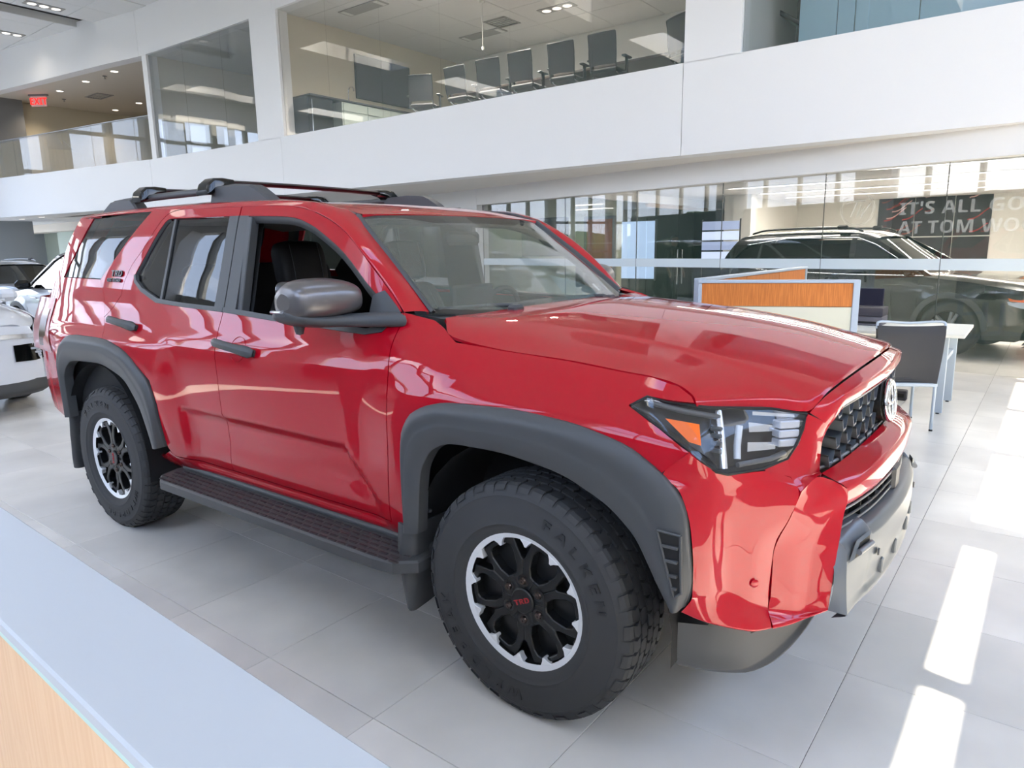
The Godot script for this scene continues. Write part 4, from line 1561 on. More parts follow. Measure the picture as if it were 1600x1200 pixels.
func T_row(G: Array, r: Array) -> void:
	var row := []
	for z in [-1.0, -.5, 0.0, .5, 1.0]: row.append(Vector3(r[0], r[1], r[2] * z))
	G.append(row)
func interior(car: Node3D) -> void:
	var b := MB.new()
	box(b, Vector3(-3.6, .46, -.74), Vector3(-.5, .52, .74), .02)
	obj(b, "cabin_floor", M.carpet, car)
	b = MB.new()
	var G := []
	for r in [[-.50, 1.235], [-.62, 1.262], [-.80, 1.262], [-.93, 1.245], [-.965, 1.18], [-.93, 1.0], [-.88, .8]]:
		var row := []
		for z in [-.78, -.4, 0.0, .4, .78]: row.append(Vector3(r[0] + (.06 if absf(z) < .5 else 0.0) * (1 if r[0] > -.7 else -.3), r[1] + (.012 if z < -.3 and r[0] < -.75 and r[1] > 1.2 else 0.0), z))
		G.append(row)
	patch(b, G, 3, 3, Vector3(-.6, .9, 0))
	var dash := obj(b, "dashboard", M.dash, car)
	b = MB.new()
	box(b, Vector3(-.955, 1.22, -.13), Vector3(-.925, 1.37, .17), .012)
	obj(b, "center_screen", M.black, dash)
	b = MB.new()
	box(b, Vector3(-1.6, .7, -.12), Vector3(-.93, .93, .12), .03)
	obj(b, "console", M.dash, car)
	b = MB.new()
	var wh := []
	for k in 33:
		var g := TAU * k / 32
		wh.append(Vector3(-1.10 + sin(g) * .055, 1.16 + sin(g) * .17, -.37 + cos(g) * .18))
	tube(b, wh, .015, 8, 1.0, false)
	boxc(b, Vector3(-1.09, 1.15, -.37), Vector3(.05, .12, .16), .02)
	box(b, Vector3(-1.12, 1.14, -.55), Vector3(-1.08, 1.17, -.19), .01)
	tube(b, V3([-1.08, 1.15, -.37, -.9, 1.08, -.37]), .03, 8)
	obj(b, "steering_wheel", M.dash, car)
	# seats
	for q in [[-1.42, .37, 1.0], [-1.42, -.37, 1.0], [-2.32, .37, .9], [-2.32, -.37, .9], [-2.32, 0.0, .9]]:
		var rearseat: bool = q[0] < -2.0
		var w := .25 if not rearseat else .22
		b = MB.new()
		var P := []
		for r in [[.10, .62, .0], [.16, .72, .0], [0.0, .79, .0], [-.12, .76, 0.0]]:
			pass
		box(b, Vector3(-.30, .58, -w), Vector3(.24, .80, w), .06, Transform3D(Basis(), Vector3(q[0], 0, q[1])))
		var seat := obj(b, "seat", M.leather, car)
		b = MB.new()
		var xf := Transform3D(Basis(Vector3.BACK, -.22), Vector3(q[0] - .22, .74, q[1])) if false else Transform3D(Basis(Vector3(0, 0, 1), .20), Vector3(q[0] - .24, .74, q[1]))
		var rr := []
		for r in [[0.0, w, .07], [.12, w * 1.03, .085], [.30, w * 1.0, .08], [.44, w * .98, .072], [.54, w * .85, .06], [.60, w * .66, .05], [.615, w * .4, .03]]:
			var ring := []
			for j in 17:
				var g := TAU * j / 16
				var cx := cos(g)
				var cz := sin(g)
				ring.append(xf * Vector3(signf(cx) * pow(absf(cx), .7) * r[2] + (.03 * pow(absf(cz), 4)), r[0], signf(cz) * pow(absf(cz), .55) * r[1]))
			rr.append(ring)
		patch2c(b, rr, xf * Vector3(0, .3, 0))
		obj(b, "backrest", M.leather, seat)
		b = MB.new()
		rr = []
		for r in [[.63, .09, .03], [.645, .135, .05], [.70, .145, .058], [.80, .145, .056], [.85, .125, .045], [.862, .08, .02]]:
			var ring := []
			for j in 17:
				var g := TAU * j / 16
				var cx := cos(g)
				var cz := sin(g)
				ring.append(xf * Vector3(signf(cx) * pow(absf(cx), .7) * r[2] + .015, r[0] - (.12 if rearseat else 0.0), signf(cz) * pow(absf(cz), .4) * r[1]))
			rr.append(ring)
		patch2c(b, rr, xf * Vector3(0, .75, 0))
		for e in [-.06, .06]: tube(b, [xf * Vector3(.01, .55, e), xf * Vector3(.01, .66, e)], .007, 6)
		obj(b, "headrest", M.leather, seat)
		b = MB.new()
		if not rearseat:
			for e in [-.085, .085]:
				tube(b, [xf * Vector3(.074, .66, e), xf * Vector3(.076, .75, e), xf * Vector3(.070, .84, e)], .002, 5)
			for e in [-.15, .15]:
				tube(b, [xf * Vector3(.088, .02, e), xf * Vector3(.10, .2, e * 1.05), xf * Vector3(.088, .42, e), xf * Vector3(.06, .56, e * .8)], .002, 5)
			obj(b, "seat_stitching", M.stitch, seat)
	b = MB.new()
	var TG := []
	for r in [[-3.37, 1.755, .66], [-3.50, 1.60, .72], [-3.66, 1.40, .74], [-3.78, 1.25, .74], [-3.80, .5, .74]]:
		T_row(TG, r)
	patch(b, TG, 2, 2, Vector3(-9, 1, 0))
	obj(b, "cargo_trim", M.dash, car)
	# headliner, inner pillars and far door cards
	b = MB.new()
	G = []
	for r in [[-1.02, 1.665], [-1.3, 1.70], [-2.2, 1.735], [-3.35, 1.72]]:
		var row := []
		for z in [-.66, -.4, 0.0, .4, .66]: row.append(Vector3(r[0], r[1] - (.035 if absf(z) > .6 else 0.0), z))
		G.append(row)
	patch(b, G, 3, 3, Vector3(-1.5, 3, 0))
	obj(b, "headliner", M.headliner, car)
	for s in [1, -1]:
		b = MB.new()
		panel(b, V2([-.70, 1.235, -1.3, 1.25, -2.3, 1.27, -2.6, 1.35, -3.4, 1.36, -3.4, .5, -.6, .5]), -.075, 0, .12, 0)
		panel(b, V2([-1.58, 1.70, -1.80, 1.70, -1.84, 1.26, -1.55, 1.26]), -.06, 0, .12, 0)
		panel(b, V2([-2.28, 1.74, -2.52, 1.755, -2.98, 1.40, -2.9, 1.2, -2.55, 1.30, -2.62, 1.42, -2.40, 1.64]), -.02, 0, .1, 0)
		panel(b, V2([-1.02, 1.66, -1.10, 1.61, -.80, 1.42, -.62, 1.27, -.55, 1.28, -.68, 1.40, -.9, 1.58]), -.05, 0, .1, 0)
		panel(b, V2([-3.19, 1.74, -3.40, 1.72, -3.6, 1.36, -3.46, 1.36]), -.05, 0, .1, 0)
		panel(b, V2([-1.69, 1.735, -1.293, 1.715, -1.135, 1.682, -.972, 1.619, -.81, 1.507, -.67, 1.38, -.64, 1.30, -.785, 1.405, -.94, 1.52, -1.09, 1.595, -1.28, 1.655, -1.58, 1.675, -1.69, 1.68]), -.022, 0, .06, 0)
		panel(b, V2([-1.69, 1.735, -2.15, 1.745, -2.29, 1.735, -2.40, 1.63, -2.58, 1.46, -2.62, 1.39, -2.54, 1.38, -2.40, 1.57, -2.30, 1.68, -1.69, 1.68]), -.022, 0, .06, 0)
		panel(b, V2([-1.58, 1.70, -1.80, 1.70, -1.80, 1.26, -1.58, 1.26]), -.02, 0, .12, 0)
		obj(b, "door_card", M.dash, car, s)

# ---------------------------------------------------------------- wheels
func make_wheel() -> Node3D:
	var w := Node3D.new()
	w.name = "wheel"
	var R := .4065
	# tyre: local z is the axle, outwards is +z
	var b := MB.new()
	var prof := [Vector2(.236, -.115), Vector2(.25, -.128), Vector2(.29, -.136), Vector2(.34, -.1325), Vector2(.375, -.124), Vector2(.393, -.112), Vector2(.3965, -.10), Vector2(.3975, -.05), Vector2(.398, 0), Vector2(.3975, .05), Vector2(.3965, .10), Vector2(.393, .112), Vector2(.375, .124),
		Vector2(.365, .1275), Vector2(.3625, .1295), Vector2(.360, .1285), Vector2(.335, .1335), Vector2(.290, .136), Vector2(.272, .1345), Vector2(.270, .1365), Vector2(.267, .1335), Vector2(.255, .128), Vector2(.248, .1275), Vector2(.240, .117), Vector2(.230, .113)]
	var rp := prof.duplicate(); rp.reverse()
	lathe(b, rp, Vector3.BACK, Vector3.ZERO, 72, .5)
	var tyre := obj(b, "tire", M.rubber, w)
	# tread blocks: five rows with sipes between, side lugs on the shoulders
	b = MB.new()
	var nblk := 52
	for row in 5:
		var z0: float = [-.103, -.060, -.0185, .0225, .0625][row]
		var z1: float = [-.064, -.0225, .0185, .060, .103][row]
		for k in nblk:
			var f := TAU * (k + (.5 if row % 2 else 0.0)) / nblk
			var da := TAU / nblk * (.80 if row in [0, 4] else .84)
			var skew := (.018 if row % 2 else -.018)
			var g := [[f - da / 2, z0], [f + da / 2, z0 + .004], [f + da / 2 + skew, (z0 + z1) / 2 + .004], [f + da / 2, z1], [f - da / 2, z1 - .004], [f - da / 2 + skew, (z0 + z1) / 2 - .004]]
			var top := []; var bot := []
			for q in g:
				var rr := R - (.004 if absf(q[1]) > .095 else (.0012 if absf(q[1]) > .06 else 0.0))
				top.append(Vector3(cos(q[0]) * rr, sin(q[0]) * rr, q[1]))
				bot.append(Vector3(cos(q[0]) * (R - .013), sin(q[0]) * (R - .013), q[1]))
			var nn := Vector3(cos(f), sin(f), 0)
			b.fan(top, nn)
			for j in 6: b.flat([top[j], top[(j + 1) % 6], bot[(j + 1) % 6], bot[j]], nn * (R - .02) + Vector3(0, 0, (z0 + z1) / 2))
	for side in [1.0, -1.0]:
		for k in nblk:
			var f := TAU * (k + .0) / nblk
			var da := TAU / nblk * .40
			var long := .024 if k % 2 == 0 else .014
			var P := []
			for q in [[R - .0045, .1035], [R - .011, .1155], [R - .011 - long, .1265]]:
				P.append([Vector3(cos(f - da) * q[0], sin(f - da) * q[0], side * q[1]), Vector3(cos(f + da) * q[0], sin(f + da) * q[0], side * q[1])])
			for r in 2: b.flat([P[r][0], P[r][1], P[r + 1][1], P[r + 1][0]], Vector3.ZERO)
			for e in 2:
				b.flat([P[0][e], P[1][e], P[1][e] * .97, P[0][e] * .97], P[1][1 - e])
				b.flat([P[1][e], P[2][e], P[2][e] * Vector3(1, 1, .94), P[1][e] * .97], P[1][1 - e])
			b.flat([P[2][0], P[2][1], P[2][1] * Vector3(1, 1, .94), P[2][0] * Vector3(1, 1, .94)], Vector3(cos(f), sin(f), 0))
	obj(b, "tread", M.rubber, tyre).set_meta("kind", "stuff")
	# moulded lettering on the side wall
	for word in [["FALKEN", .55, .062, .30, 1.0], ["WILDPEAK", -2.45, .058, .30, 1.0]]:
		var s: String = word[0]
		for k in s.length():
			b = MB.new()
			var a: float = word[1] - (k - (s.length() - 1) / 2.0) * .185
			var u := Vector3(-sin(a), cos(a), 0)
			var up := Vector3(cos(a), sin(a), .10).normalized()
			letters(b, s[k], .034, Transform3D(Basis(-u, up, Vector3(0, 0, 1)), Vector3(cos(a) * .318, sin(a) * .318, .1352)), .0045, 1.5)
			obj(b, "raised_letter", M.rubber2, tyre)
	# rim: barrel, bright lip with teeth, black spokes
	b = MB.new()
	lathe(b, [Vector2(.2435, .100), Vector2(.2425, .112), Vector2(.2385, .1155), Vector2(.232, .114), Vector2(.2155, .106)], Vector3.BACK, Vector3.ZERO, 72, .85)
	var b2 := MB.new()
	lathe(b2, [Vector2(.2155, .102), Vector2(.208, .03), Vector2(.20, -.10)], Vector3.BACK, Vector3.ZERO, 48)
	lathe(b2, [Vector2(.20, -.06), Vector2(.05, -.06)], Vector3.FORWARD, Vector3.ZERO, 48)
	var rim := obj(b2, "rim", M.rimblack, w)
	# teeth of the machined lip beside each small pocket
	for k in 12:
		var a := TAU / 12 * k + TAU / 24
		var h := .075
		plate(b, PackedVector2Array([Vector2(.2165, -.024), Vector2(.2165, .024), Vector2(.203, .010), Vector2(.192, .0035), Vector2(.192, -.0035), Vector2(.203, -.010)]), .085, .1085, .001, Transform3D(Basis(Vector3.BACK, a), Vector3.ZERO))
	obj(b, "machined_lip", M.machined, rim)
	b = MB.new()
	for k in 6:
		var a := TAU / 6 * k + .35
		for sd in [1.0, -1.0]:
			# half of a forked arm, from its own axis (0) to the middle of the big pocket (30 degrees)
			var q := PackedVector2Array()
			for e in [[.0, .0], [.088, 30.], [.092, 19.], [.122, 13.], [.170, 13.5], [.188, 16.5], [.196, 20.], [.198, 30.], [.214, 30.], [.2145, 20.], [.2145, 12.], [.212, 10.], [.176, 6.5], [.150, 3.0], [.143, .0]]:
				var g: float = deg_to_rad(e[1]) * sd
				q.append(Vector2(cos(g), sin(g)) * e[0])
			plate(b, q, .045, .098, .0035, Transform3D(Basis(Vector3.BACK, a), Vector3.ZERO))
	obj(b, "spokes", M.rimblack, rim)
	b = MB.new()
	lathe(b, [Vector2(.088, .086), Vector2(.082, .0985), Vector2(.066, .096), Vector2(.060, .080), Vector2(.046, .080), Vector2(.044, .104), Vector2(.040, .108), Vector2(0, .108)], Vector3.BACK, Vector3.ZERO, 40, .9)
	var hub := obj(b, "center_cap", M.rimblack, rim)
	b = MB.new()
	letters(b, "TRD", .017, Transform3D(Basis(Vector3.BACK, .25), Vector3(0, 0, .1085)), .002, 1.5)
	obj(b, "cap_lettering", M.redprint, rim)
	for k in 6:
		var a := TAU / 6 * k + .35
		b = MB.new()
		lathe(b, [Vector2(.0135, .07), Vector2(.0135, .10), Vector2(.011, .105), Vector2(.007, .106), Vector2(0, .104)], Vector3.BACK, Vector3(cos(a) * .0685, sin(a) * .0685, 0), 6, .95)
		obj(b, "lug_nut", M.lug, rim)
		b = MB.new()
		lathe(b, [Vector2(.022, .0992), Vector2(.0145, .0992)], Vector3.BACK, Vector3(cos(a) * .0685, sin(a) * .0685, 0), 16)
		obj(b, "lug_seat", M.gloss, rim)
	b = MB.new()
	lathe(b, [Vector2(.165, -.03), Vector2(.165, -.012), Vector2(.06, -.012), Vector2(.055, .04), Vector2(0, .04)], Vector3.BACK, Vector3.ZERO, 40)
	obj(b, "brake_disc", M.steel, w)
	b = MB.new()
	boxc(b, Vector3(-.13, .02, .005), Vector3(.07, .16, .09), .015)
	obj(b, "brake_caliper", M.steel, w)
	return w

func red_car() -> void:
	var car := thing("suv", "glossy red sport utility vehicle with black wheel arch trim parked in the foreground", "car")
	fenders_and_doors(car)
	arches(car)
	nose(car)
	headlamps(car)
	roof_and_glass(car)
	rack(car)
	mirrors_steps(car)
	interior(car)
	var w0 := make_wheel()
	for k in 4:
		var w: Node3D = w0 if k == 0 else w0.duplicate()
		w.name = "wheel" if k == 0 else "wheel_%03d" % k
		car.add_child(w, true)
		var s := 1.0 if k < 2 else -1.0
		w.position = Vector3([0.0, -2.85][k % 2], .4065, s * .832)
		w.rotation = Vector3(0, 0.0 if s > 0 else PI, [.18, 1.3, .4, 2.0][k])
		if s < 0: w.basis = Basis(Vector3.UP, PI) * Basis(Vector3.BACK, [.18, 1.3, .4, 2.0][k])
# ---------------------------------------------------------------- the building: its axes are turned a little against the car's
const TB := .0186
var BT := Transform3D(Basis(Vector3.UP, -TB), Vector3.ZERO)
var WT := Transform3D(Basis(Vector3.UP, -.22585), Vector3(1.246, 0, -6.791))      # glass wall: x along it, z towards the showroom
func inb(o: Node3D, t: Transform3D) -> Node3D:
	o.transform = t * o.transform
	return o
func bst(b: MB, called: String, m: Material) -> MeshInstance3D:
	var o := struct(b, called, m)
	o.transform = BT
	return o
func wst(b: MB, called: String, m: Material) -> MeshInstance3D:
	var o := struct(b, called, m)
	o.transform = WT
	return o
func bthing(called: String, label: String, category: String, at: Vector3, turn := 0.0, group := "") -> Node3D:
	var o := thing(called, label, category, at, turn, group)
	o.transform = BT * o.transform
	return o
func part(b: MB, called: String, m: Material, parent: Node3D) -> MeshInstance3D:
	return obj(b, called, m, parent)
func hold(called: String, t := Transform3D(), kind := true) -> Node3D:
	var o := Node3D.new()
	o.name = numbered(called); add_child(o, true)
	o.transform = t
	if kind: o.set_meta("kind", "structure")
	return o

func floor_tiles() -> void:
	var b := MB.new()
	box(b, Vector3(-34, -.25, -20), Vector3(6.2, -.0035, 9.2))
	var fl := bst(b, "floor", M.grout)
	var base := []
	for v in 4:
		b = MB.new()
		tile(b, Vector3.ZERO)
		base.append(b.mesh())
	var rng := RandomNumberGenerator.new()
	rng.seed = 5
	var cam := Vector3(1.288, 1.537, 2.609)
	var cand := []
	var rest := MB.new()
	for i in range(-51, 17):
		for j in range(-13, 36):
			var c := Vector3(-3.369 + (i + .5) * .6, 0, 1.2605 - (j + .5) * .6)
			if c.x < -33.5 or c.x > 6 or c.z < -19.5 or c.z > 9: continue
			var d := c - cam
			# in the picture: angle from the view direction (towards -x -z)
			var f := Vector3(-.588, 0, -.786)
			var r := Vector3(.803, 0, -.596)
			var dep := d.dot(f)
			var seen := dep > .3 and absf(d.dot(r)) < dep * .82 + .5 and dep < 13
			cand.append([d.length() + (0.0 if seen else 100.0) + (3.0 if absf(c.z) < .8 and c.x > -3.6 and c.x < .7 else 0.0), c])
	cand.sort_custom(func(a, c): return a[0] < c[0])
	for k in cand.size():
		var c: Vector3 = cand[k][1]
		if k < 300 and cand[k][0] < 100:
			var o: MeshInstance3D = put(base[k % 4], "tile", M["tile%d" % rng.randi_range(0, 2)], fl)
			o.position = c
		else: tile(rest, c, false)
	obj(rest, "far_tiles", M.tile1, fl).set_meta("kind", "stuff")
func tile(b: MB, c: Vector3, bev := true) -> void:
	var h := .2989
	var e := .0012
	var q := []; var o := []; var w := []
	for k in [[-1, -1], [1, -1], [1, 1], [-1, 1]]:
		q.append(c + Vector3(k[0] * (h - e), 0, k[1] * (h - e)))
		o.append(c + Vector3(k[0] * h, -e, k[1] * h))
		w.append(c + Vector3(k[0] * h, -.0036, k[1] * h))
	b.fan(q, Vector3.UP)
	if not bev: return
	for k in 4:
		var n: Vector3 = ((o[k] + o[(k + 1) % 4]) / 2 - c).normalized()
		b.fan([q[k], q[(k + 1) % 4], o[(k + 1) % 4], o[k]], (n + Vector3.UP).normalized())
		b.fan([o[k], o[(k + 1) % 4], w[(k + 1) % 4], w[k]], n)

const PL := [[6.2, -6.74], [-2.97, -6.74], [-12.1, -6.74], [-14.0, -6.74], [-17.45, -6.62], [-19.3, -6.33], [-22.4, -5.93], [-26.0, -5.42]]
func plan_z(x: float) -> float:
	for k in PL.size() - 1:
		if x <= PL[k][0] and x >= PL[k + 1][0]:
			return lerpf(PL[k][1], PL[k + 1][1], (x - PL[k][0]) / (PL[k + 1][0] - PL[k][0]))
	return -6.74
func band(b: MB, x0: float, x1: float, y0: float, y1: float, d0 := 0.0, d1 := -.3) -> void:   # a strip of the curved wall
	var xs := [x0]
	var x := x0
	while x - .8 > x1:
		x -= .8
		xs.append(x)
	xs.append(x1)
	var f := []; var r := []
	for v in xs:
		var z := plan_z(v)
		f.append(Vector3(v, 0, z + d0)); r.append(Vector3(v, 0, z + d1))
	for k in xs.size() - 1:
		var U := Vector3(0, y1, 0)
		var L := Vector3(0, y0, 0)
		var n := Vector3(f[k].z - f[k + 1].z, 0, f[k + 1].x - f[k].x)
		n = -n.normalized() if n.z > 0 else n.normalized()
		n = Vector3(n.x, 0, absf(n.z)) if n.z < 0 else n
		b.fan([f[k] + L, f[k + 1] + L, f[k + 1] + U, f[k] + U], -n if n.z < 0 else n)
		b.fan([r[k] + L, r[k + 1] + L, r[k + 1] + U, r[k] + U], Vector3(0, 0, -1))
		b.fan([f[k] + U, f[k + 1] + U, r[k + 1] + U, r[k] + U], Vector3.UP)
		b.fan([f[k] + L, f[k + 1] + L, r[k + 1] + L, r[k] + L], Vector3.DOWN)
	for e in [0, xs.size() - 1]:
		b.fan([f[e] + Vector3(0, y0, 0), r[e] + Vector3(0, y0, 0), r[e] + Vector3(0, y1, 0), f[e] + Vector3(0, y1, 0)], Vector3(1 if e == 0 else -1, 0, 0))
func bxs(lo: Vector3, hi: Vector3, called: String, m: Material, ch := 0.0) -> MeshInstance3D:
	return bst(boxm(lo, hi, ch), called, m)

func building() -> void:
	# ---- long white wall over the offices: parapet panels, pillars, header panels
	var wall := hold("wall_back", BT)
	for e in [[6.2, -2.974], [-2.982, -12.10], [-12.108, -17.60], [-17.608, -26.0]]:
		var b := MB.new()
		band(b, e[0], e[1], 2.75, 3.94)
		part(b, "parapet_panel", M.white, wall)
		b = MB.new()
		band(b, e[0], e[1], 6.43, 7.62)
		part(b, "header_panel", M.white, wall)
	for e in [[-2.2, -2.97], [-11.97, -12.93], [-17.30, -17.50]]:
		var b := MB.new()
		band(b, e[0], e[1], 3.93, 6.44, 0, -.28)
		part(b, "pillar", M.white, wall)
	# soffit and the space between the floors
	bxs(Vector3(-34, 2.755, -12.6), Vector3(6.2, 3.0, -6.85), "ceiling_soffit", M.soffit)
	var sf := MB.new()
	band(sf, -14, -26, 2.755, 3.0, -.2, -1.3)
	bst(sf, "ceiling_soffit", M.soffit)
	bxs(Vector3(-34, 2.755, -6.9), Vector3(-26, 3.0, -5.3), "ceiling_soffit", M.soffit)
	# fascia over the lower glass
	wst(boxm(Vector3(-9.78, 2.435, -.22), Vector3(6.5, 2.80, 0)), "wall_fascia", M.white)
	# ---- windows of the upper floor
	var win := hold("window_2", BT)
	for e in [[-12.93, -14.2], [-14.206, -15.78], [-15.786, -17.30]]: pane(win, e[0], e[1], 3.94, 6.43)
	win = hold("window_3", BT)
	for e in [[-2.97, -4.434], [-4.440, -5.954], [-5.960, -7.461], [-7.467, -8.955], [-8.961, -10.472], [-10.478, -11.97]]: pane(win, e[0], e[1], 3.94, 6.43)
	win = hold("window_4", BT)
	for e in [[6.2, 4.0], [3.994, 2.4], [2.394, .75], [.744, -.74], [-.746, -2.2]]: pane(win, e[0], e[1], 3.94, 6.43)
	# side faces of the glass openings read as narrow green edges
	# ---- balcony at the far left
	var rail := bthing("balcony_railing", "frameless glass balcony railing along the curved white parapet at far left", "railing", Vector3.ZERO)
	for e in [[-17.5, -18.28], [-18.30, -19.31], [-19.33, -20.20], [-20.22, -21.64], [-21.66, -22.66], [-22.68, -24.3], [-24.32, -25.9]]:
		var b := MB.new()
		band(b, e[0], e[1], 3.90, 5.03, -.10, -.115)
		part(b, "glass_panel", M.railglass, rail)
	var rb := MB.new()
	band(rb, -17.5, -25.9, 5.03, 5.05, -.095, -.12)
	part(rb, "top_rail", M.satin, rail)
	var bc := MB.new()
	band(bc, -17.4, -26, 6.45, 6.6, -.2, -7.4)
	bst(bc, "ceiling_balcony", M.beigeceil)
	bxs(Vector3(-26.2, 3.0, -13), Vector3(-25.95, 7.6, -5.2), "wall_balcony", M.beige)
	bxs(Vector3(-26.2, 3.0, -13.2), Vector3(-17.2, 7.6, -13), "wall_balcony", M.beige)
	bxs(Vector3(-17.5, 3.0, -13), Vector3(-17.35, 6.6, -6.9), "wall_balcony", M.beige)
	bxs(Vector3(-34, 3.0, -20.2), Vector3(6.2, 3.3, -6.95), "floor_upper", M.carpetgrey)
	bxs(Vector3(-25.95, 3.9, -6.6), Vector3(-25.6, 6.45, -5.85), "trim_column", M.greycol)
	var bl := ["beside the EXIT sign, first of the front row", "second of the front row from the EXIT sign", "third of the front row from the EXIT sign", "last of the front row, nearest the white pillar", "back row, the left one of two", "back row, the right one of two"]
	var bp := [[-25.1, -6.9], [-23.33, -6.88], [-21.47, -6.88], [-19.68, -6.9], [-25.12, -9.25], [-23.36, -9.24]]
	for k in 6: downlight(Vector3(bp[k][0], 6.45, bp[k][1]), "small round balcony ceiling downlight, " + bl[k], "balcony downlights", .5)
	vent(Vector3(-23.19, 6.45, -7.94), .9, .5, "square air vent in the beige balcony ceiling")
	for p in [[-24.48, -7.41, "left of the balcony vent"], [-20.4, -6.95, "near the white pillar edge"]]:
		var b := MB.new()
		lathe(b, [Vector2(.06, 0), Vector2(.055, -.015), Vector2(.012, -.02), Vector2(.01, -.07), Vector2(.03, -.075), Vector2(0, -.08)], Vector3.UP, Vector3.ZERO, 12)
		var s := obj(b, "sprinkler", M.greycol)
		s.transform = BT * Transform3D(Basis(), Vector3(p[0], 6.45, p[1]))
		tag(s, "small sprinkler head in the beige balcony ceiling, " + p[2], "sprinkler", "balcony sprinklers")
	# exit sign hung from the balcony ceiling
	var ex := bthing("exit_sign", "small red EXIT sign hanging from the beige balcony ceiling", "sign", Vector3(-24.3, 6.45, -6.62), .62)
	part(boxm(Vector3(-.30, -.05, -.05), Vector3(.30, 0, .05), .01), "mount", M.greycol, ex)
	part(boxm(Vector3(-.25, -.36, -.012), Vector3(.25, -.05, .012), .005), "sign_plate", M.exitplate, ex)
	var l := MB.new()
	letters(l, "EXIT", .20, Transform3D(Basis(), Vector3(0, -.205, .013)), .01, .95)
	part(l, "letters", M.exitred, ex)
	# ---- meeting room behind window 3
	bxs(Vector3(-12.3, 3.3, -12.6), Vector3(-2.3, 6.6, -12.4), "wall_meeting", M.roomwhite)
	bxs(Vector3(-12.3, 3.3, -12.4), Vector3(-12.1, 6.6, -7.05), "wall_meeting", M.beige)
	bxs(Vector3(-2.5, 3.3, -12.4), Vector3(-2.3, 6.6, -7.05), "wall_meeting", M.roomwhite)
	bxs(Vector3(-12.3, 3.3, -12.4), Vector3(-2.3, 3.88, -6.95), "floor_meeting", M.carpetgrey)
	var mc := hold("ceiling_meeting", BT)
	part(boxm(Vector3(-12.3, 6.47, -12.6), Vector3(-2.3, 6.62, -6.95)), "slab", M.greycol, mc)
	for i in 8:
		for j in 5:
			var x := -12.1 + i * 1.22
			var z := -12.4 + j * 1.22
			part(boxm(Vector3(x + .006, 6.45, z + .006), Vector3(minf(x + 1.214, -2.5), 6.472, minf(z + 1.214, -6.98)), .003), "panel", M.acoustic, mc)
	for p in [[-10.6, -7.9, 1.2, .35, "nearest the left window corner"], [-9.9, -10.9, 1.2, .35, "farthest back by the square vent"], [-7.0, -9.0, 1.2, .35, "above the right half of the chair row"]]: troffer(Vector3(p[0], 6.45, p[1]), p[2], p[3], "recessed light strip in the meeting room ceiling, " + p[4])
	vent(Vector3(-9.02, 6.45, -10.5), .6, .6, "square air vent in the meeting room ceiling")
	for p in [[-7.56, -10.51, "right of the square vent"], [-9.0, -8.2, "near the glass, left"], [-7.0, -7.9, "near the glass, right"]]: triple(Vector3(p[0], 6.45, p[1]), "three small lamps in a meeting room ceiling frame, " + p[2])
	var pr := MB.new()
	lathe(pr, [Vector2(.05, 0), Vector2(.05, -.03), Vector2(.008, -.04), Vector2(.008, -.85), Vector2(.03, -.86), Vector2(.022, -.92), Vector2(0, -.93)], Vector3.UP, Vector3.ZERO, 12)
	var pd := obj(pr, "hanging_sensor", M.roomwhite)
	pd.transform = BT * Transform3D(Basis(), Vector3(-8.5, 6.45, -9.2))
	tag(pd, "thin white rod hanging from the meeting room ceiling", "ceiling rod")
	cabinets()
	for k in 7:
		var xx: float = [-9.05, -8.02, -7.24, -6.50, -5.66, -4.86, -3.45][k]
		office_chair(Vector3(xx, 3.88, -8.02), [.45, .05, .12, .05, .10, .06, -.5][k], k)
	meeting_table()
	bxs(Vector3(-17.35, 3.3, -13.2), Vector3(-12.3, 7.0, -13.0), "wall_lounge", M.greenwhite)
	bxs(Vector3(-17.36, 6.45, -13.0), Vector3(-12.3, 6.6, -6.9), "ceiling_lounge", M.acoustic)
	bxs(Vector3(-17.36, 3.3, -13.0), Vector3(-12.3, 3.88, -6.95), "floor_lounge", M.carpetgrey)
	# ---- office behind window 4
	bxs(Vector3(-2.3, 3.3, -10.2), Vector3(6.2, 7.0, -10), "wall_office", M.greenwhite)
	bxs(Vector3(-2.3, 6.45, -10), Vector3(6.2, 6.6, -6.95), "ceiling_office", M.acoustic)
	bxs(Vector3(-2.3, 3.3, -10), Vector3(6.2, 3.88, -6.95), "floor_office", M.carpetgrey)
	var fp := bthing("frosted_partition", "pale blue frosted glass partition in the upper right office", "partition", Vector3.ZERO)
	for e in [[-1.87, -1.39], [-1.38, -1.17], [-1.16, -.42], [-.41, 1.2], [1.21, 3.0]]:
		part(boxm(Vector3(e[0], 3.88, -8.02), Vector3(e[1], 6.4, -8.0), .002), "glass_panel", M.frostblue, fp)
	var cb := bthing("tall_cabinet", "dark brown tall cabinet with a slanted shelf behind the upper right window", "cabinet", Vector3(-2.14, 3.88, -9.3))
	part(boxm(Vector3(-.1, 0, -.4), Vector3(.5, 2.2, .2), .01), "body", M.darkwood, cb)
	var sl := MB.new()
	box(sl, Vector3(-.05, 0, -.2), Vector3(.9, .06, .3), .01, Transform3D(Basis(Vector3.BACK, -.6), Vector3(-.2, .95, .5)))
	part(sl, "sloping_shelf", M.darkwood, cb)
	# ---- showroom ceiling with skylight wells, a slot and seams
	var ce := hold("ceiling", BT)
	var xs := [-26.2, -25.45, -24.35, -17.32, -16.22, -9.42, -8.32, -1.45, -.35, 5.8]
	for k in range(0, 10, 2): part(boxm(Vector3(xs[k], 7.505, -2.32), Vector3(xs[k + 1], 8.3, 1.36)), "bay_slab", M.acoustic, ce)
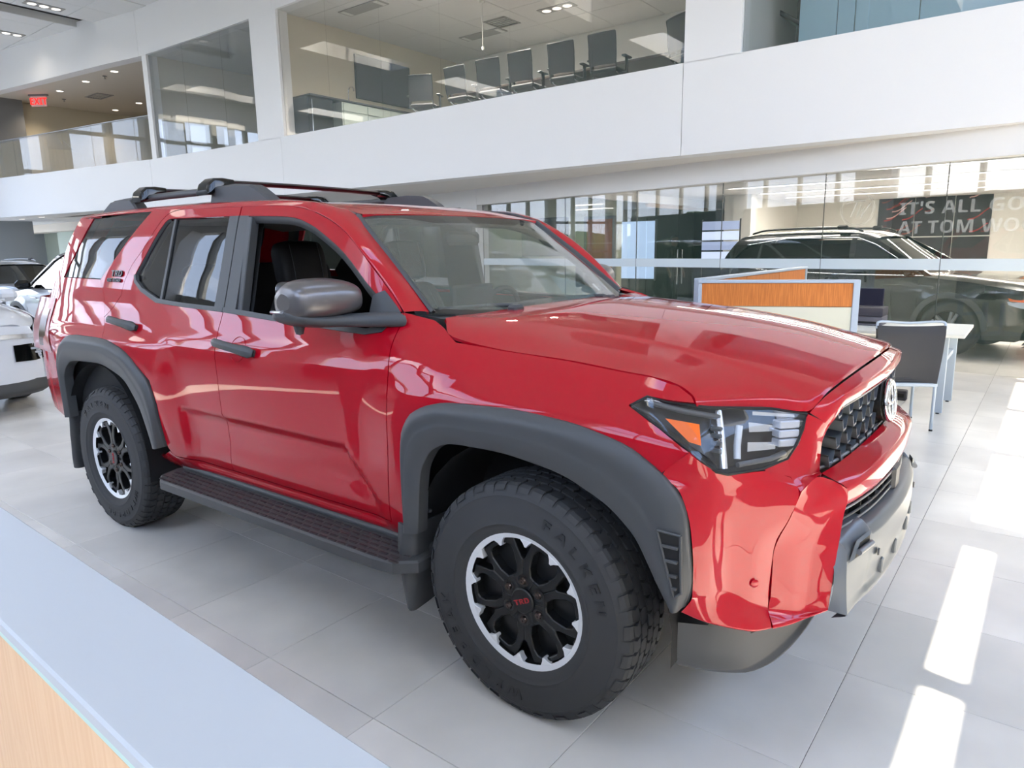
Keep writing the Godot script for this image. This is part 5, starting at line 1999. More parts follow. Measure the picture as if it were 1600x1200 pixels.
	for z in [[1.36, 3.4], [7.1, 9.2]]: part(boxm(Vector3(-26.2, 7.505, z[0]), Vector3(5.8, 8.3, z[1])), "bay_slab", M.acoustic, ce)
	for k in range(0, 10, 2): part(boxm(Vector3(xs[k], 7.505, 3.4), Vector3(xs[k + 1], 8.3, 7.1)), "bay_slab", M.acoustic, ce)
	part(boxm(Vector3(-19.30, 7.505, -6.9), Vector3(5.8, 8.3, -2.32)), "bay_slab", M.acoustic, ce)
	part(boxm(Vector3(-26.2, 7.505, -6.9), Vector3(-20.05, 8.3, -2.32)), "bay_slab", M.acoustic, ce)
	part(boxm(Vector3(-20.05, 7.505, -3.2), Vector3(-19.30, 8.3, -2.32)), "bay_slab", M.acoustic, ce)
	part(boxm(Vector3(-20.05, 7.9, -6.9), Vector3(-19.30, 8.3, -3.2)), "slot_back", M.black, ce)
	part(boxm(Vector3(-20.0, 7.66, -6.9), Vector3(-19.35, 7.9, -3.2)), "slot_back", M.black, ce)
	for i in 8:
		for j in 3:
			var x := -26.79 + i * 1.22
			if x > -18.3: x = -18.25 + (i - 7) * 1.22
			var z := -6.92 + j * 1.22
			var hi := x + 1.214
			if x < -19.3 and hi > -20.05:
				if x < -20.05: hi = -20.055
				else: x = -19.29
			part(boxm(Vector3(x + .006, 7.49, z + .006), Vector3(hi, 7.506, z + 1.214), .003), "panel", M.acoustic, ce)
	for k in [1, 3, 5, 7]:
		var b := MB.new()
		var yt := 9.4 if k == 7 else 8.6
		for s in [[Vector3(xs[k] - .05, 7.5, -2.37), Vector3(xs[k], yt, 1.41)], [Vector3(xs[k + 1], 7.5, -2.37), Vector3(xs[k + 1] + .05, yt, 1.41)], [Vector3(xs[k], 7.5, -2.37), Vector3(xs[k + 1], yt, -2.32)], [Vector3(xs[k], 7.5, 1.36), Vector3(xs[k + 1], yt, 1.41)]]: box(b, s[0], s[1])
		part(b, "skylight_well", M.white, ce)
		b = MB.new()
		box(b, Vector3(xs[k], yt - .15, -.5), Vector3(xs[k + 1], yt - .02, -.38))
		part(b, "skylight_bar", M.white, ce)
		part(boxm(Vector3(xs[k] - .05, yt, -2.37), Vector3(xs[k + 1] + .05, yt + .005, 1.41)), "skylight_panel", M.clear, ce)
	for p in [[-18.86, -5.05, "right of the dark slot"], [-21.95, -5.2, "left of the dark slot"]]: triple(Vector3(p[0], 7.49, p[1]), "three small lamps in a white showroom ceiling frame, " + p[2], PI / 2)
	# ---- outer walls with tall windows: left end, front, right
	facade_end()
	facade_front()
	facade_right()
	bxs(Vector3(-60, -.4, -40), Vector3(60, -.26, 60), "ground_outside", M.paving)
	hedges()
	lower_offices()

func hedges() -> void:
	# a belt of shrubs and small trees round the car park outside
	var b := MB.new()
	var rng := RandomNumberGenerator.new()
	rng.seed = 3
	for k in 90:
		var f := k / 90.0
		var c := Vector3(lerpf(-50, 40, f * 2), 0, 30) if f < .5 else (Vector3(28, 0, lerpf(35, -30, (f - .5) * 4)) if f < .75 else Vector3(-48, 0, lerpf(35, -30, (f - .75) * 4)))
		var r := rng.randf_range(1.6, 3.0)
		c += Vector3(rng.randf_range(-1, 1), r * .55, rng.randf_range(-1, 1))
		var P := []
		for i in 7:
			var row := []
			for j in 11:
				var th := PI * i / 6
				var ph := TAU * (j % 10) / 10
				var q := Vector3(sin(th) * cos(ph), cos(th), sin(th) * sin(ph))
				row.append(c + q * r * (1.0 + .18 * sin(q.x * 7 + k) * cos(q.z * 6 + k * 2)))
			P.append(row)
		net(b, P, c)
	var o := obj(b, "hedge", M.hedge)
	tag(o, "belt of green shrubs round the car park outside the windows", "hedge").set_meta("kind", "stuff")
func pane(win: Node3D, x0: float, x1: float, y0: float, y1: float) -> void:
	var b := MB.new()
	band(b, x0, x1, y0, y1, -.06, -.072)
	part(b, "pane", M.pane, win)
func downlight(at: Vector3, label: String, group: String, e: float) -> void:
	var o := bthing("downlight", label, "ceiling light", at, 0, group)
	var b := MB.new()
	lathe(b, [Vector2(.115, .0), Vector2(.112, -.008), Vector2(.095, -.008), Vector2(.085, .03)], Vector3.UP, Vector3.ZERO, 20)
	part(b, "trim_ring", M.white, o)
	b = MB.new()
	lathe(b, [Vector2(.09, -.004), Vector2(0, -.004)], Vector3.UP, Vector3.ZERO, 20)
	part(b, "lamp", M.lampglow, o)
	var l := SpotLight3D.new()
	l.name = "lamp_light"; l.position = Vector3(0, -.03, 0); l.rotation.x = -PI / 2
	l.spot_angle = 60; l.spot_range = 12; l.spot_attenuation = 2; l.light_energy = e * 5.0; l.light_size = .08; l.light_color = Color(1, .93, .84); l.shadow_enabled = true
	o.add_child(l)
func vent(at: Vector3, w: float, d: float, label: String) -> void:
	var o := bthing("air_vent", label, "vent", at)
	var b := MB.new()
	for s in [[-w / 2, -d / 2, w / 2, -d / 2 + .04], [-w / 2, d / 2 - .04, w / 2, d / 2], [-w / 2, -d / 2, -w / 2 + .04, d / 2], [w / 2 - .04, -d / 2, w / 2, d / 2]]: box(b, Vector3(s[0], -.018, s[1]), Vector3(s[2], 0, s[3]), .003)
	part(b, "frame", M.ventgrey, o)
	for k in 6:
		b = MB.new()
		var z := lerpf(-d / 2 + .07, d / 2 - .07, k / 5.0)
		box(b, Vector3(-w / 2 + .04, -.003, -.02), Vector3(w / 2 - .04, .003, .02), 0, Transform3D(Basis(Vector3.RIGHT, .6), Vector3(0, -.008, z)))
		part(b, "slat", M.ventgrey, o)
func troffer(at: Vector3, w: float, d: float, label: String) -> void:
	var o := bthing("light_strip", label, "ceiling light", at, 0, "meeting room light strips")
	var b := MB.new()
	box(b, Vector3(-w / 2, -.02, -d / 2), Vector3(w / 2, 0, d / 2), .004)
	part(b, "housing", M.ventgrey, o)
	for s in [-1, 1]: part(boxm(Vector3(s * w * .42 - .05, -.026, -d / 2 + .03), Vector3(s * w * .42 + .05, -.018, d / 2 - .03), .003), "end_diffuser", M.roomwhite, o)
func triple(at: Vector3, label: String, turn := 0.0) -> void:
	var o := bthing("recessed_light", label, "ceiling light", at, turn, "triple recessed lights")
	part(boxm(Vector3(-.42, -.016, -.15), Vector3(.42, 0, .15), .004), "frame", M.ventgrey, o)
	for k in 3:
		var b := MB.new()
		lathe(b, [Vector2(.10, -.018), Vector2(.085, -.024), Vector2(.0, -.022)], Vector3.UP, Vector3((k - 1) * .26, 0, 0), 18)
		part(b, "lamp", M.lampglow2, o)
	var l := SpotLight3D.new()
	l.name = "lamp_light"; l.position = Vector3(0, -.05, 0); l.rotation.x = -PI / 2
	l.spot_angle = 75; l.spot_range = 14; l.spot_attenuation = 2; l.light_energy = 26.0 if at.y < 7 else .8; l.light_size = .1; l.light_color = Color(1, .96, .90); l.shadow_enabled = true
	o.add_child(l)
func facade_end() -> void:
	var w := hold("wall_left", BT)
	var z0 := -5.3
	part(boxm(Vector3(-26.3, 6.5, z0), Vector3(-26, 8.3, 9.2)), "lintel", M.white, w)
	part(boxm(Vector3(-26.3, -.25, z0), Vector3(-26, .15, 9.2)), "sill", M.white, w)
	for c in [[-4.75, -4.35], [-2.72, -2.16], [-.35, .19], [3.4, 3.9], [7.2, 7.7], [9.0, 9.2]]: part(boxm(Vector3(-26.35, .15, c[0]), Vector3(-26, 6.5, c[1])), "pier", M.mullion, w)
	for c in [-5.2, -3.5, -1.16, 1.2, 2.3, 5.0, 6.1, 8.4]: part(boxm(Vector3(-26.25, .15, c - .08), Vector3(-26.05, 6.5, c + .08), .01), "mullion", M.mullion, w)
	for y in [1.3, 2.8, 4.3, 5.73]: part(boxm(Vector3(-26.24, y - .06, z0), Vector3(-26.06, y + .06, 9.0), .01), "transom", M.mullion, w)
	part(boxm(Vector3(-26.16, .15, -5.3), Vector3(-26.15, 6.5, 9.0)), "glazing", M.clear, w)
func facade_front() -> void:
	var w := hold("wall_front", BT)
	part(boxm(Vector3(-26.3, 6.9, 8.9), Vector3(6.3, 8.3, 9.2)), "lintel", M.white, w)
	part(boxm(Vector3(-26.3, -.25, 8.9), Vector3(6.3, 3.1, 9.2)), "sill", M.greywall2, w)
	var x := -26.0
	while x < 6.2:
		part(boxm(Vector3(x - .06, 3.1, 8.92), Vector3(x + .06, 6.9, 9.12), .01), "mullion", M.mullion, w)
		x += 1.78
	for c in [-18.9, -11.8, -4.7, 2.4]: part(boxm(Vector3(c - .7, 0, 8.6), Vector3(c + .7, 6.9, 9.1)), "pier", M.white, w)
	for y in [5.0]: part(boxm(Vector3(-26, y - .07, 8.94), Vector3(6.2, y + .07, 9.1), .01), "transom", M.mullion, w)
	part(boxm(Vector3(-26, 3.1, 9.02), Vector3(6.2, 6.9, 9.03)), "glazing", M.clear, w)
func facade_right() -> void:
	# sun comes in here: the head of the glass, its columns and one spandrel cast the edges of the bright patches on the floor
	var w := hold("wall_right", BT)
	part(boxm(Vector3(5.5, 6.99, -7.0), Vector3(5.8, 8.4, 9.2)), "lintel", M.white, w)
	part(boxm(Vector3(5.5, -.25, -7.0), Vector3(5.8, 4.1, 9.2)), "sill", M.white, w)
	for c in [[-1.07, -.70], [4.0, 4.4], [8.8, 9.2], [-7.0, -6.6]]: part(boxm(Vector3(5.5, .12, c[0]), Vector3(5.8, 6.99, c[1])), "pier", M.white, w)
	for c in [-4.40, -2.72, .70, 2.4, 6.0, 7.6]: part(boxm(Vector3(5.55, .12, c - .06), Vector3(5.66, 6.99, c + .06), .01), "mullion", M.mullion, w)
	part(boxm(Vector3(5.53, 6.145, -.72), Vector3(5.66, 6.43, 8.8)), "spandrel", M.white, w)
	part(boxm(Vector3(5.6, .12, -6.6), Vector3(5.61, 6.99, 8.8)), "glazing", M.clear, w)
	bxs(Vector3(5.5, -.25, -20.2), Vector3(5.8, 8.4, -7.0), "wall_right", M.white)
	bxs(Vector3(-34.2, -.25, -20.4), Vector3(6.2, 8.4, -20.2), "wall_rear", M.roomwhite)
	bxs(Vector3(-34.2, -.25, -20.2), Vector3(-34, 3.2, -5.3), "wall_far", M.greywall)

func cabinets() -> void:
	var c := bthing("sink_cabinets", "row of pale base cabinets with a dark worktop along the beige meeting room wall", "cabinet", Vector3(-12.095, 3.885, -8.8))
	part(boxm(Vector3(0.02, .08, -3.4), Vector3(.58, .87, .85), .004), "body", M.cabinet, c)
	part(boxm(Vector3(0, .87, -3.42), Vector3(.62, .91, 1.70), .006), "worktop", M.darkstone, c)
	for k in 6:
		part(boxm(Vector3(.58, .12, -3.36 + k * .70), Vector3(.60, .66, -3.36 + k * .70 + .68), .004), "door", M.cabinet, c)
		part(boxm(Vector3(.58, .68, -3.36 + k * .70), Vector3(.60, .85, -3.36 + k * .70 + .68), .004), "drawer", M.cabinet, c)
	var f := bthing("wine_fridge", "dark glass fronted drinks fridge under the meeting room worktop", "fridge", Vector3(-12.1, 3.88, -7.35))
	part(boxm(Vector3(.02, .02, -.36), Vector3(.56, .86, .28), .004), "body", M.black, f)
	part(boxm(Vector3(.56, .04, -.35), Vector3(.59, .85, .27), .006), "door", M.darkglass, f)
	var b := MB.new()
	tube(b, V3([.62, .15, .22, .62, .8, .22]), .012, 8)
	part(b, "handle", M.chrome, f)
	var t := bthing("faucet", "curved chrome faucet on the dark meeting room worktop", "faucet", Vector3(-11.75, 4.79, -8.35))
	b = MB.new()
	tube(b, curve(V3([0, 0, 0, 0, .26, 0, .06, .34, 0, .15, .33, 0, .18, .25, 0]), 5), .014, 8)
	part(b, "spout", M.chrome, t)
	b = MB.new()
	lathe(b, [Vector2(0.0, .05), Vector2(.03, .04), Vector2(.032, 0)], Vector3.UP, Vector3.ZERO, 12)
	part(b, "base", M.chrome, t)
	var v := bthing("wall_screen", "dark grey rectangular screen on the beige meeting room wall", "screen", Vector3(-12.1, 5.5, -9.7))
	part(boxm(Vector3(.0, -.47, -.9), Vector3(.05, .50, .85), .01), "frame", M.black, v)
	part(boxm(Vector3(.045, -.44, -.87), Vector3(.056, .47, .82), .002), "display", M.screengrey, v)
func office_chair(at: Vector3, turn: float, k: int) -> void:
	var words := ["leftmost, turned aside", "second from the left end", "third from the left end", "in the middle of the row", "third from the right end", "tall, second from the right end", "rightmost, beside the white pillar"]
	var c := bthing("office_chair", "grey mesh office chair behind the upper glass, " + words[k], "chair", at, turn + PI, "meeting room chairs")
	if k > 0 and has_node("office_chair"):
		for ch in get_node("office_chair").get_children(): c.add_child(ch.duplicate(), true)
		return
	var b := MB.new()
	var P := []
	for r in [[.52, -.22, .225], [.66, -.245, .235], [.80, -.25, .235], [.98, -.28, .235]]:
		var row := []
		for e in [-1.0, -.5, 0.0, .5, 1.0]: row.append(Vector3(e * r[2], r[0], r[1] - .03 * (1 - e * e)))
		P.append(row)
	patch(b, P, 3, 3, Vector3(0, .7, 5))
	part(b, "mesh_back", M.mesh, c)
	b = MB.new()
	for e in [-1.0, 1.0]: tube(b, curve(V3([e * .23, .42, -.15, e * .228, .52, -.215, e * .238, .66, -.24, e * .238, .80, -.245, e * .238, .99, -.28]), 3), .013, 8)
	tube(b, curve(V3([-.238, .99, -.28, 0, .985, -.31, .238, .99, -.28]), 4), .013, 8)
	part(b, "back_frame", M.chairframe, c)
	b = MB.new()
	for e in [-1.0, 1.0]:
		var leg := curve(V3([e * .20, .46, -.16, e * .21, .40, -.12, e * .20, .38, .1]), 3)
		tube(b, leg, .012, 8)
	part(b, "side_rail", M.chrome, c)
	b = MB.new()
	box(b, Vector3(-.25, .42, -.22), Vector3(.25, .49, .25), .03)
	part(b, "seat", M.mesh, c)
	for e in [-1.0, 1.0]:
		b = MB.new()
		box(b, Vector3(e * .31 - .04, .64, -.12), Vector3(e * .31 + .04, .67, .14), .012)
		box(b, Vector3(e * .31 - .015, .44, -.03), Vector3(e * .31 + .015, .65, .04), .006)
		box(b, Vector3(minf(e * .2, e * .32), .43, -.02), Vector3(maxf(e * .2, e * .32), .455, .03), .004)
		part(b, "armrest", M.chairframe, c)
	b = MB.new()
	lathe(b, [Vector2(.03, .42), Vector2(.03, .10), Vector2(.05, .06), Vector2(0.05, .05)], Vector3.UP, Vector3.ZERO, 12)
	part(b, "post", M.chrome, c)
	for q in 5:
		b = MB.new()
		var a := TAU * q / 5
		tube(b, [Vector3(0, .08, 0), Vector3(cos(a) * .30, .06, sin(a) * .30)], .018, 6)
		boxc(b, Vector3(cos(a) * .30, .03, sin(a) * .30), Vector3(.05, .06, .05), .015)
		part(b, "base_arm", M.chairframe, c)
func meeting_table() -> void:
	var t := bthing("meeting_table", "long dark meeting table behind the row of grey chairs", "table", Vector3(-6.0, 3.88, -9.2))
	part(boxm(Vector3(-2.9, .70, -.62), Vector3(2.9, .745, .62), .006), "tabletop", M.darkwood, t)
	for e in [-2.2, 0.0, 2.2]: part(boxm(Vector3(e - .3, 0, -.25), Vector3(e + .3, .70, .25), .01), "leg", M.darkwood, t)
	var p := bthing("papers", "white paper stack on the long dark meeting table", "paper", Vector3(-4.2, 4.625, -8.85), .2)
	part(boxm(Vector3(-.3, 0, -.15), Vector3(.3, .03, .15), .003), "stack", M.paper, p)

func lower_offices() -> void:
	# angled glass wall with frosted band
	var win := hold("window_1", WT)
	var js := [-9.78, -7.324, -5.634, -4.006, -2.458, -1.004, .55, 2.1, 3.7, 5.3]
	for k in js.size() - 1:
		var p := part(boxm(Vector3(js[k] + .004, .012, -.166), Vector3(js[k + 1] - .004, 2.44, -.154), .002), "pane", M.pane, win)
		part(boxm(Vector3(js[k] + .004, 1.20, -.1535), Vector3(js[k + 1] - .004, 1.335, -.1525)), "frosted_band", M.frost, p)
		part(boxm(Vector3(js[k] - .0035, .012, -.168), Vector3(js[k] + .0035, 2.44, -.152)), "glass_joint", M.joint, win)
	# frosted lettering and round logo
	var b := MB.new()
	letters(b, "IT'S ALL GOOD", .15, Transform3D(Basis(), Vector3(-.70, 1.935, -.1525)), .002, -1.62)
	letters(b, "AT TOM WOOD", .15, Transform3D(Basis(), Vector3(-.72, 1.71, -.1525)), .002, -1.58)
	part(b, "window_lettering", M.faint, win)
	b = MB.new()
	for r in [.215, .195]:
		var ring := []
		for k in 41: ring.append(Vector3(-2.02 + cos(TAU * k / 40) * r, 1.96 + sin(TAU * k / 40) * r, -.1525))
		tube(b, ring, .004, 5, 1.0, false)
	tube(b, V3([-2.16, 2.03, -.152, -2.05, 2.06, -.152, -1.93, 2.06, -.152]), .009, 6)
	tube(b, V3([-2.03, 2.05, -.152, -2.10, 1.86, -.152]), .009, 6)
	tube(b, V3([-1.98, 2.00, -.152, -2.03, 1.86, -.152, -1.93, 1.98, -.152, -1.97, 1.86, -.152, -1.86, 2.03, -.152]), .009, 6)
	part(b, "window_logo", M.faint, win)
	# white end of the glass wall, with a small dark window further left
	var e := hold("wall_end", WT)
	part(boxm(Vector3(-10.35, 0, -.3), Vector3(-9.785, 2.9, 0)), "pier", M.white, e)
	part(boxm(Vector3(-16, 2.42, -.3), Vector3(-10.35, 2.9, 0)), "pier", M.white, e)
	part(boxm(Vector3(-16, 0, -.3), Vector3(-10.35, .9, 0)), "pier", M.white, e)
	part(boxm(Vector3(-16, .9, -.3), Vector3(-13.2, 2.42, 0)), "pier", M.white, e)
	part(boxm(Vector3(-13.2, .9, -.2), Vector3(-10.35, 2.42, -.19)), "pane", M.darkglass, e)
	# grey walls under the balcony
	bxs(Vector3(-28.3, 0, -7.23), Vector3(-28.05, 2.9, -5.2), "wall_grey", M.greywall)
	bxs(Vector3(-33.9, 2.46, -9.2), Vector3(-24, 2.9, -8.5), "trim_beam", M.beigeceil)
	bxs(Vector3(-34, 0, -9.8), Vector3(-15.5, 2.9, -9.6), "wall_green", M.greenwall)
	bxs(Vector3(-27.9, 0, -9.6), Vector3(-26.4, 2.2, -9.55), "door_1", M.darkdoor)
	bxs(Vector3(-30.9, 0, -9.4), Vector3(-29.3, 2.5, -9.0), "trim_pier", M.palegreen)
	for x in [-26.3, -24.6]: downlight(Vector3(x, 2.755, -6.35), "small bright downlight under the balcony, " + ("left" if x < -26 else "right") + " one of two", "downlights under the balcony", .3)
	# office ceiling and its four light lines
	var oc := hold("ceiling_lower", BT)
	for i in 17:
		var xa := -15.0 + i * 1.22
		part(boxm(Vector3(xa, 2.62, -20.2), Vector3(xa + 1.22, 2.755, glass_z(xa) - .25)), "slab", M.greycol, oc)
	for i in 17:
		for j in 10:
			var x := -15.0 + i * 1.22
			var z := -19.9 + j * 1.22
			if z > glass_z(x) - .6: continue
			part(boxm(Vector3(x + .005, 2.605, z + .005), Vector3(x + 1.215, 2.622, minf(z + 1.215, glass_z(x) - .25)), .002), "panel", M.officeceil, oc)
	for k in 4:
		var z: float = [-9.05, -10.95, -12.8, -14.6][k]
		var o := bthing("linear_light", ["first", "second", "third", "fourth"][k] + " white light line back from the glass in the office ceiling", "ceiling light", Vector3(0.6, 2.6, z), 0, "office light lines")
		part(boxm(Vector3(-4.52, -.012, -.05), Vector3(4.4, .004, .05), .003), "housing", M.white, o)
		part(boxm(Vector3(-4.48, -.018, -.035), Vector3(4.36, -.010, .035), .002), "diffuser", M.lineglow, o)
		var l := AreaLight3D.new()
		l.name = "lamp_light"; l.area_size = Vector2(8.7, .07); l.position = Vector3(-.06, -.03, 0); l.rotation.x = -PI / 2
		l.light_energy = 11.0; l.light_color = Color(1, .97, .92); l.area_range = 14; l.area_attenuation = 2; l.shadow_enabled = true
		o.add_child(l)
	# rooms behind: TV wall with an orange wooden door, inner glass wall with a pair of doors, back wall
	bxs(Vector3(-12.5, 0, -10.5), Vector3(-5.95, 2.75, -10.3), "wall_tv", M.greenwhite)
	bxs(Vector3(-15.6, 0, -20.2), Vector3(-15.4, 2.75, -9.8), "wall_office", M.greenwall)
	bxs(Vector3(-10.0, 0, -16.4), Vector3(-4.6, 2.75, -16.2), "wall_office", M.darkgreen)
	bxs(Vector3(-4.6, 0, -17.7), Vector3(5.5, 2.75, -17.5), "wall_office", M.roomwhite)
	bxs(Vector3(-4.75, 0, -17.6), Vector3(-4.45, 2.62, -13.0), "wall_office", M.roomwhite)
	bxs(Vector3(-4.5, 0, -13.2), Vector3(-4.1, 2.62, -12.85), "trim_column", M.roomwhite)
	wood_door(Vector3(-6.33, 0, -10.28), "orange wooden door with steel frame on the pale green office wall", .62)
	var tv := bthing("wall_tv", "large black television on the pale green office wall", "television", Vector3(-7.75, 1.75, -10.3))
	part(boxm(Vector3(-.62, -.40, 0), Vector3(.62, .43, .05), .01), "frame", M.black, tv)
	part(boxm(Vector3(-.60, -.38, .045), Vector3(.60, .41, .055), .002), "display", M.tvscreen, tv)
	var iw := hold("window_5", BT)
	for z in [[-8.5, -9.9], [-9.92, -11.3], [-14.52, -16.1]]: part(boxm(Vector3(-5.806, .01, z[1]), Vector3(-5.794, 2.44, z[0]), .002), "pane", M.pane2, iw)
	part(boxm(Vector3(-5.9, 2.44, -16.2), Vector3(-5.7, 2.62, -8.45)), "lintel", M.white, iw)
	part(boxm(Vector3(-5.84, 2.36, -14.5), Vector3(-5.76, 2.44, -11.3), .004), "door_rail", M.brass, iw)
	var gd := hold("door_2", BT)
	for z in [[-11.33, -12.9], [-12.92, -14.49]]:
		var p := part(boxm(Vector3(-5.806, .02, z[1]), Vector3(-5.794, 2.35, z[0]), .002), "leaf", M.pane2, gd)
		var zz := -12.9 + (.13 if z[0] > -12 else -.13)
		var hb := MB.new()
		tube(hb, [Vector3(-5.74, .65, zz), Vector3(-5.74, 1.45, zz)], .018, 8)
		for y in [.85, 1.25]: tube(hb, [Vector3(-5.80, y, zz), Vector3(-5.74, y, zz)], .009, 6)
		part(hb, "handle", M.chrome, p)
	for z in [-12.3, -13.6]:
		var ob := MB.new()
		lathe(ob, [Vector2(.085, .0), Vector2(0.0, .001)], Vector3.RIGHT, Vector3(-5.79, 1.62, z), 20)
		part(ob, "round_sticker", M.faint, gd)
	# bright picture screen, wall poster, wood panels
	var sc := bthing("picture_rack", "tall rack of four bright picture panels behind the glass", "display", Vector3(-3.88, 1.05, -10.6))
	for k in 4:
		part(boxm(Vector3(-.36, .20 + k * .19, -.02), Vector3(.36, .36 + k * .19, .02), .004), "picture_panel", M["pic%d" % (k % 2)], sc)
	part(boxm(Vector3(-.38, -1.05, -.04), Vector3(-.36, .97, .0), .003), "post", M.black, sc)
	part(boxm(Vector3(.36, -1.05, -.04), Vector3(.38, .97, .0), .003), "post", M.black, sc)
	var po := bthing("wall_mural", "wide dark mural of red streaks on the back wall", "mural", Vector3(-1.25, 1.95, -17.5))
	for q in [[-1.22, -.42], [-.40, .42], [.44, 1.18]]:
		part(boxm(Vector3(q[0], -.28, 0), Vector3(q[1], .66, .03), .002), "mural_panel", M.mural, po)
		part(boxm(Vector3(q[0], -.86, 0), Vector3(q[1], -.31, .03), .002), "mural_panel", M.muraldark, po)
	for p in [[-4.15, .75, 1.85, "orange wood wall panel left of the black car roof"]]:
		var o := bthing("wood_panel", p[3], "panel", Vector3(p[0], 0, -17.45))
		part(boxm(Vector3(-.3, 0, 0), Vector3(.42, p[2], .04), .004), "panel_face", M.wood, o)
	wood_door(Vector3(1.25, 0, -17.45), "orange wooden door at the right end of the back wall", .95)
	var bb := bthing("office_window", "bright window with a car park view beyond the office", "window", Vector3(-8.55, 1.5, -16.2))
	part(boxm(Vector3(-.55, -.9, 0), Vector3(.55, .75, .03), .004), "lit_pane", M.dayglow, bb)
	part(boxm(Vector3(-.6, -.95, 0), Vector3(-.55, .8, .05), .004), "frame", M.white, bb)
	part(boxm(Vector3(.55, -.95, 0), Vector3(.6, .8, .05), .004), "frame", M.white, bb)
func glass_z(x: float) -> float:
	return -6.813 + (x - 1.119) * .2103
func wood_door(at: Vector3, label: String, w: float) -> void:
	var d := bthing("wooden_door", label, "door", at)
	for s in [-1, 1]: part(boxm(Vector3(s * (w / 2 + .03) - .03, 0, 0), Vector3(s * (w / 2 + .03) + .03, 2.16, .06), .004), "frame", M.greycol, d)
	part(boxm(Vector3(-w / 2 - .06, 2.1, 0), Vector3(w / 2 + .06, 2.16, .06), .004), "frame", M.greycol, d)
	part(boxm(Vector3(-w / 2, 0, 0), Vector3(w / 2, 2.1, .045), .003), "leaf", M.wood, d)
	var b := MB.new()
	tube(b, [Vector3(w * .36, 1.0, .05), Vector3(w * .36, 1.0, .09), Vector3(w * .22, 1.0, .09)], .012, 8)
	part(b, "handle", M.chrome, d)
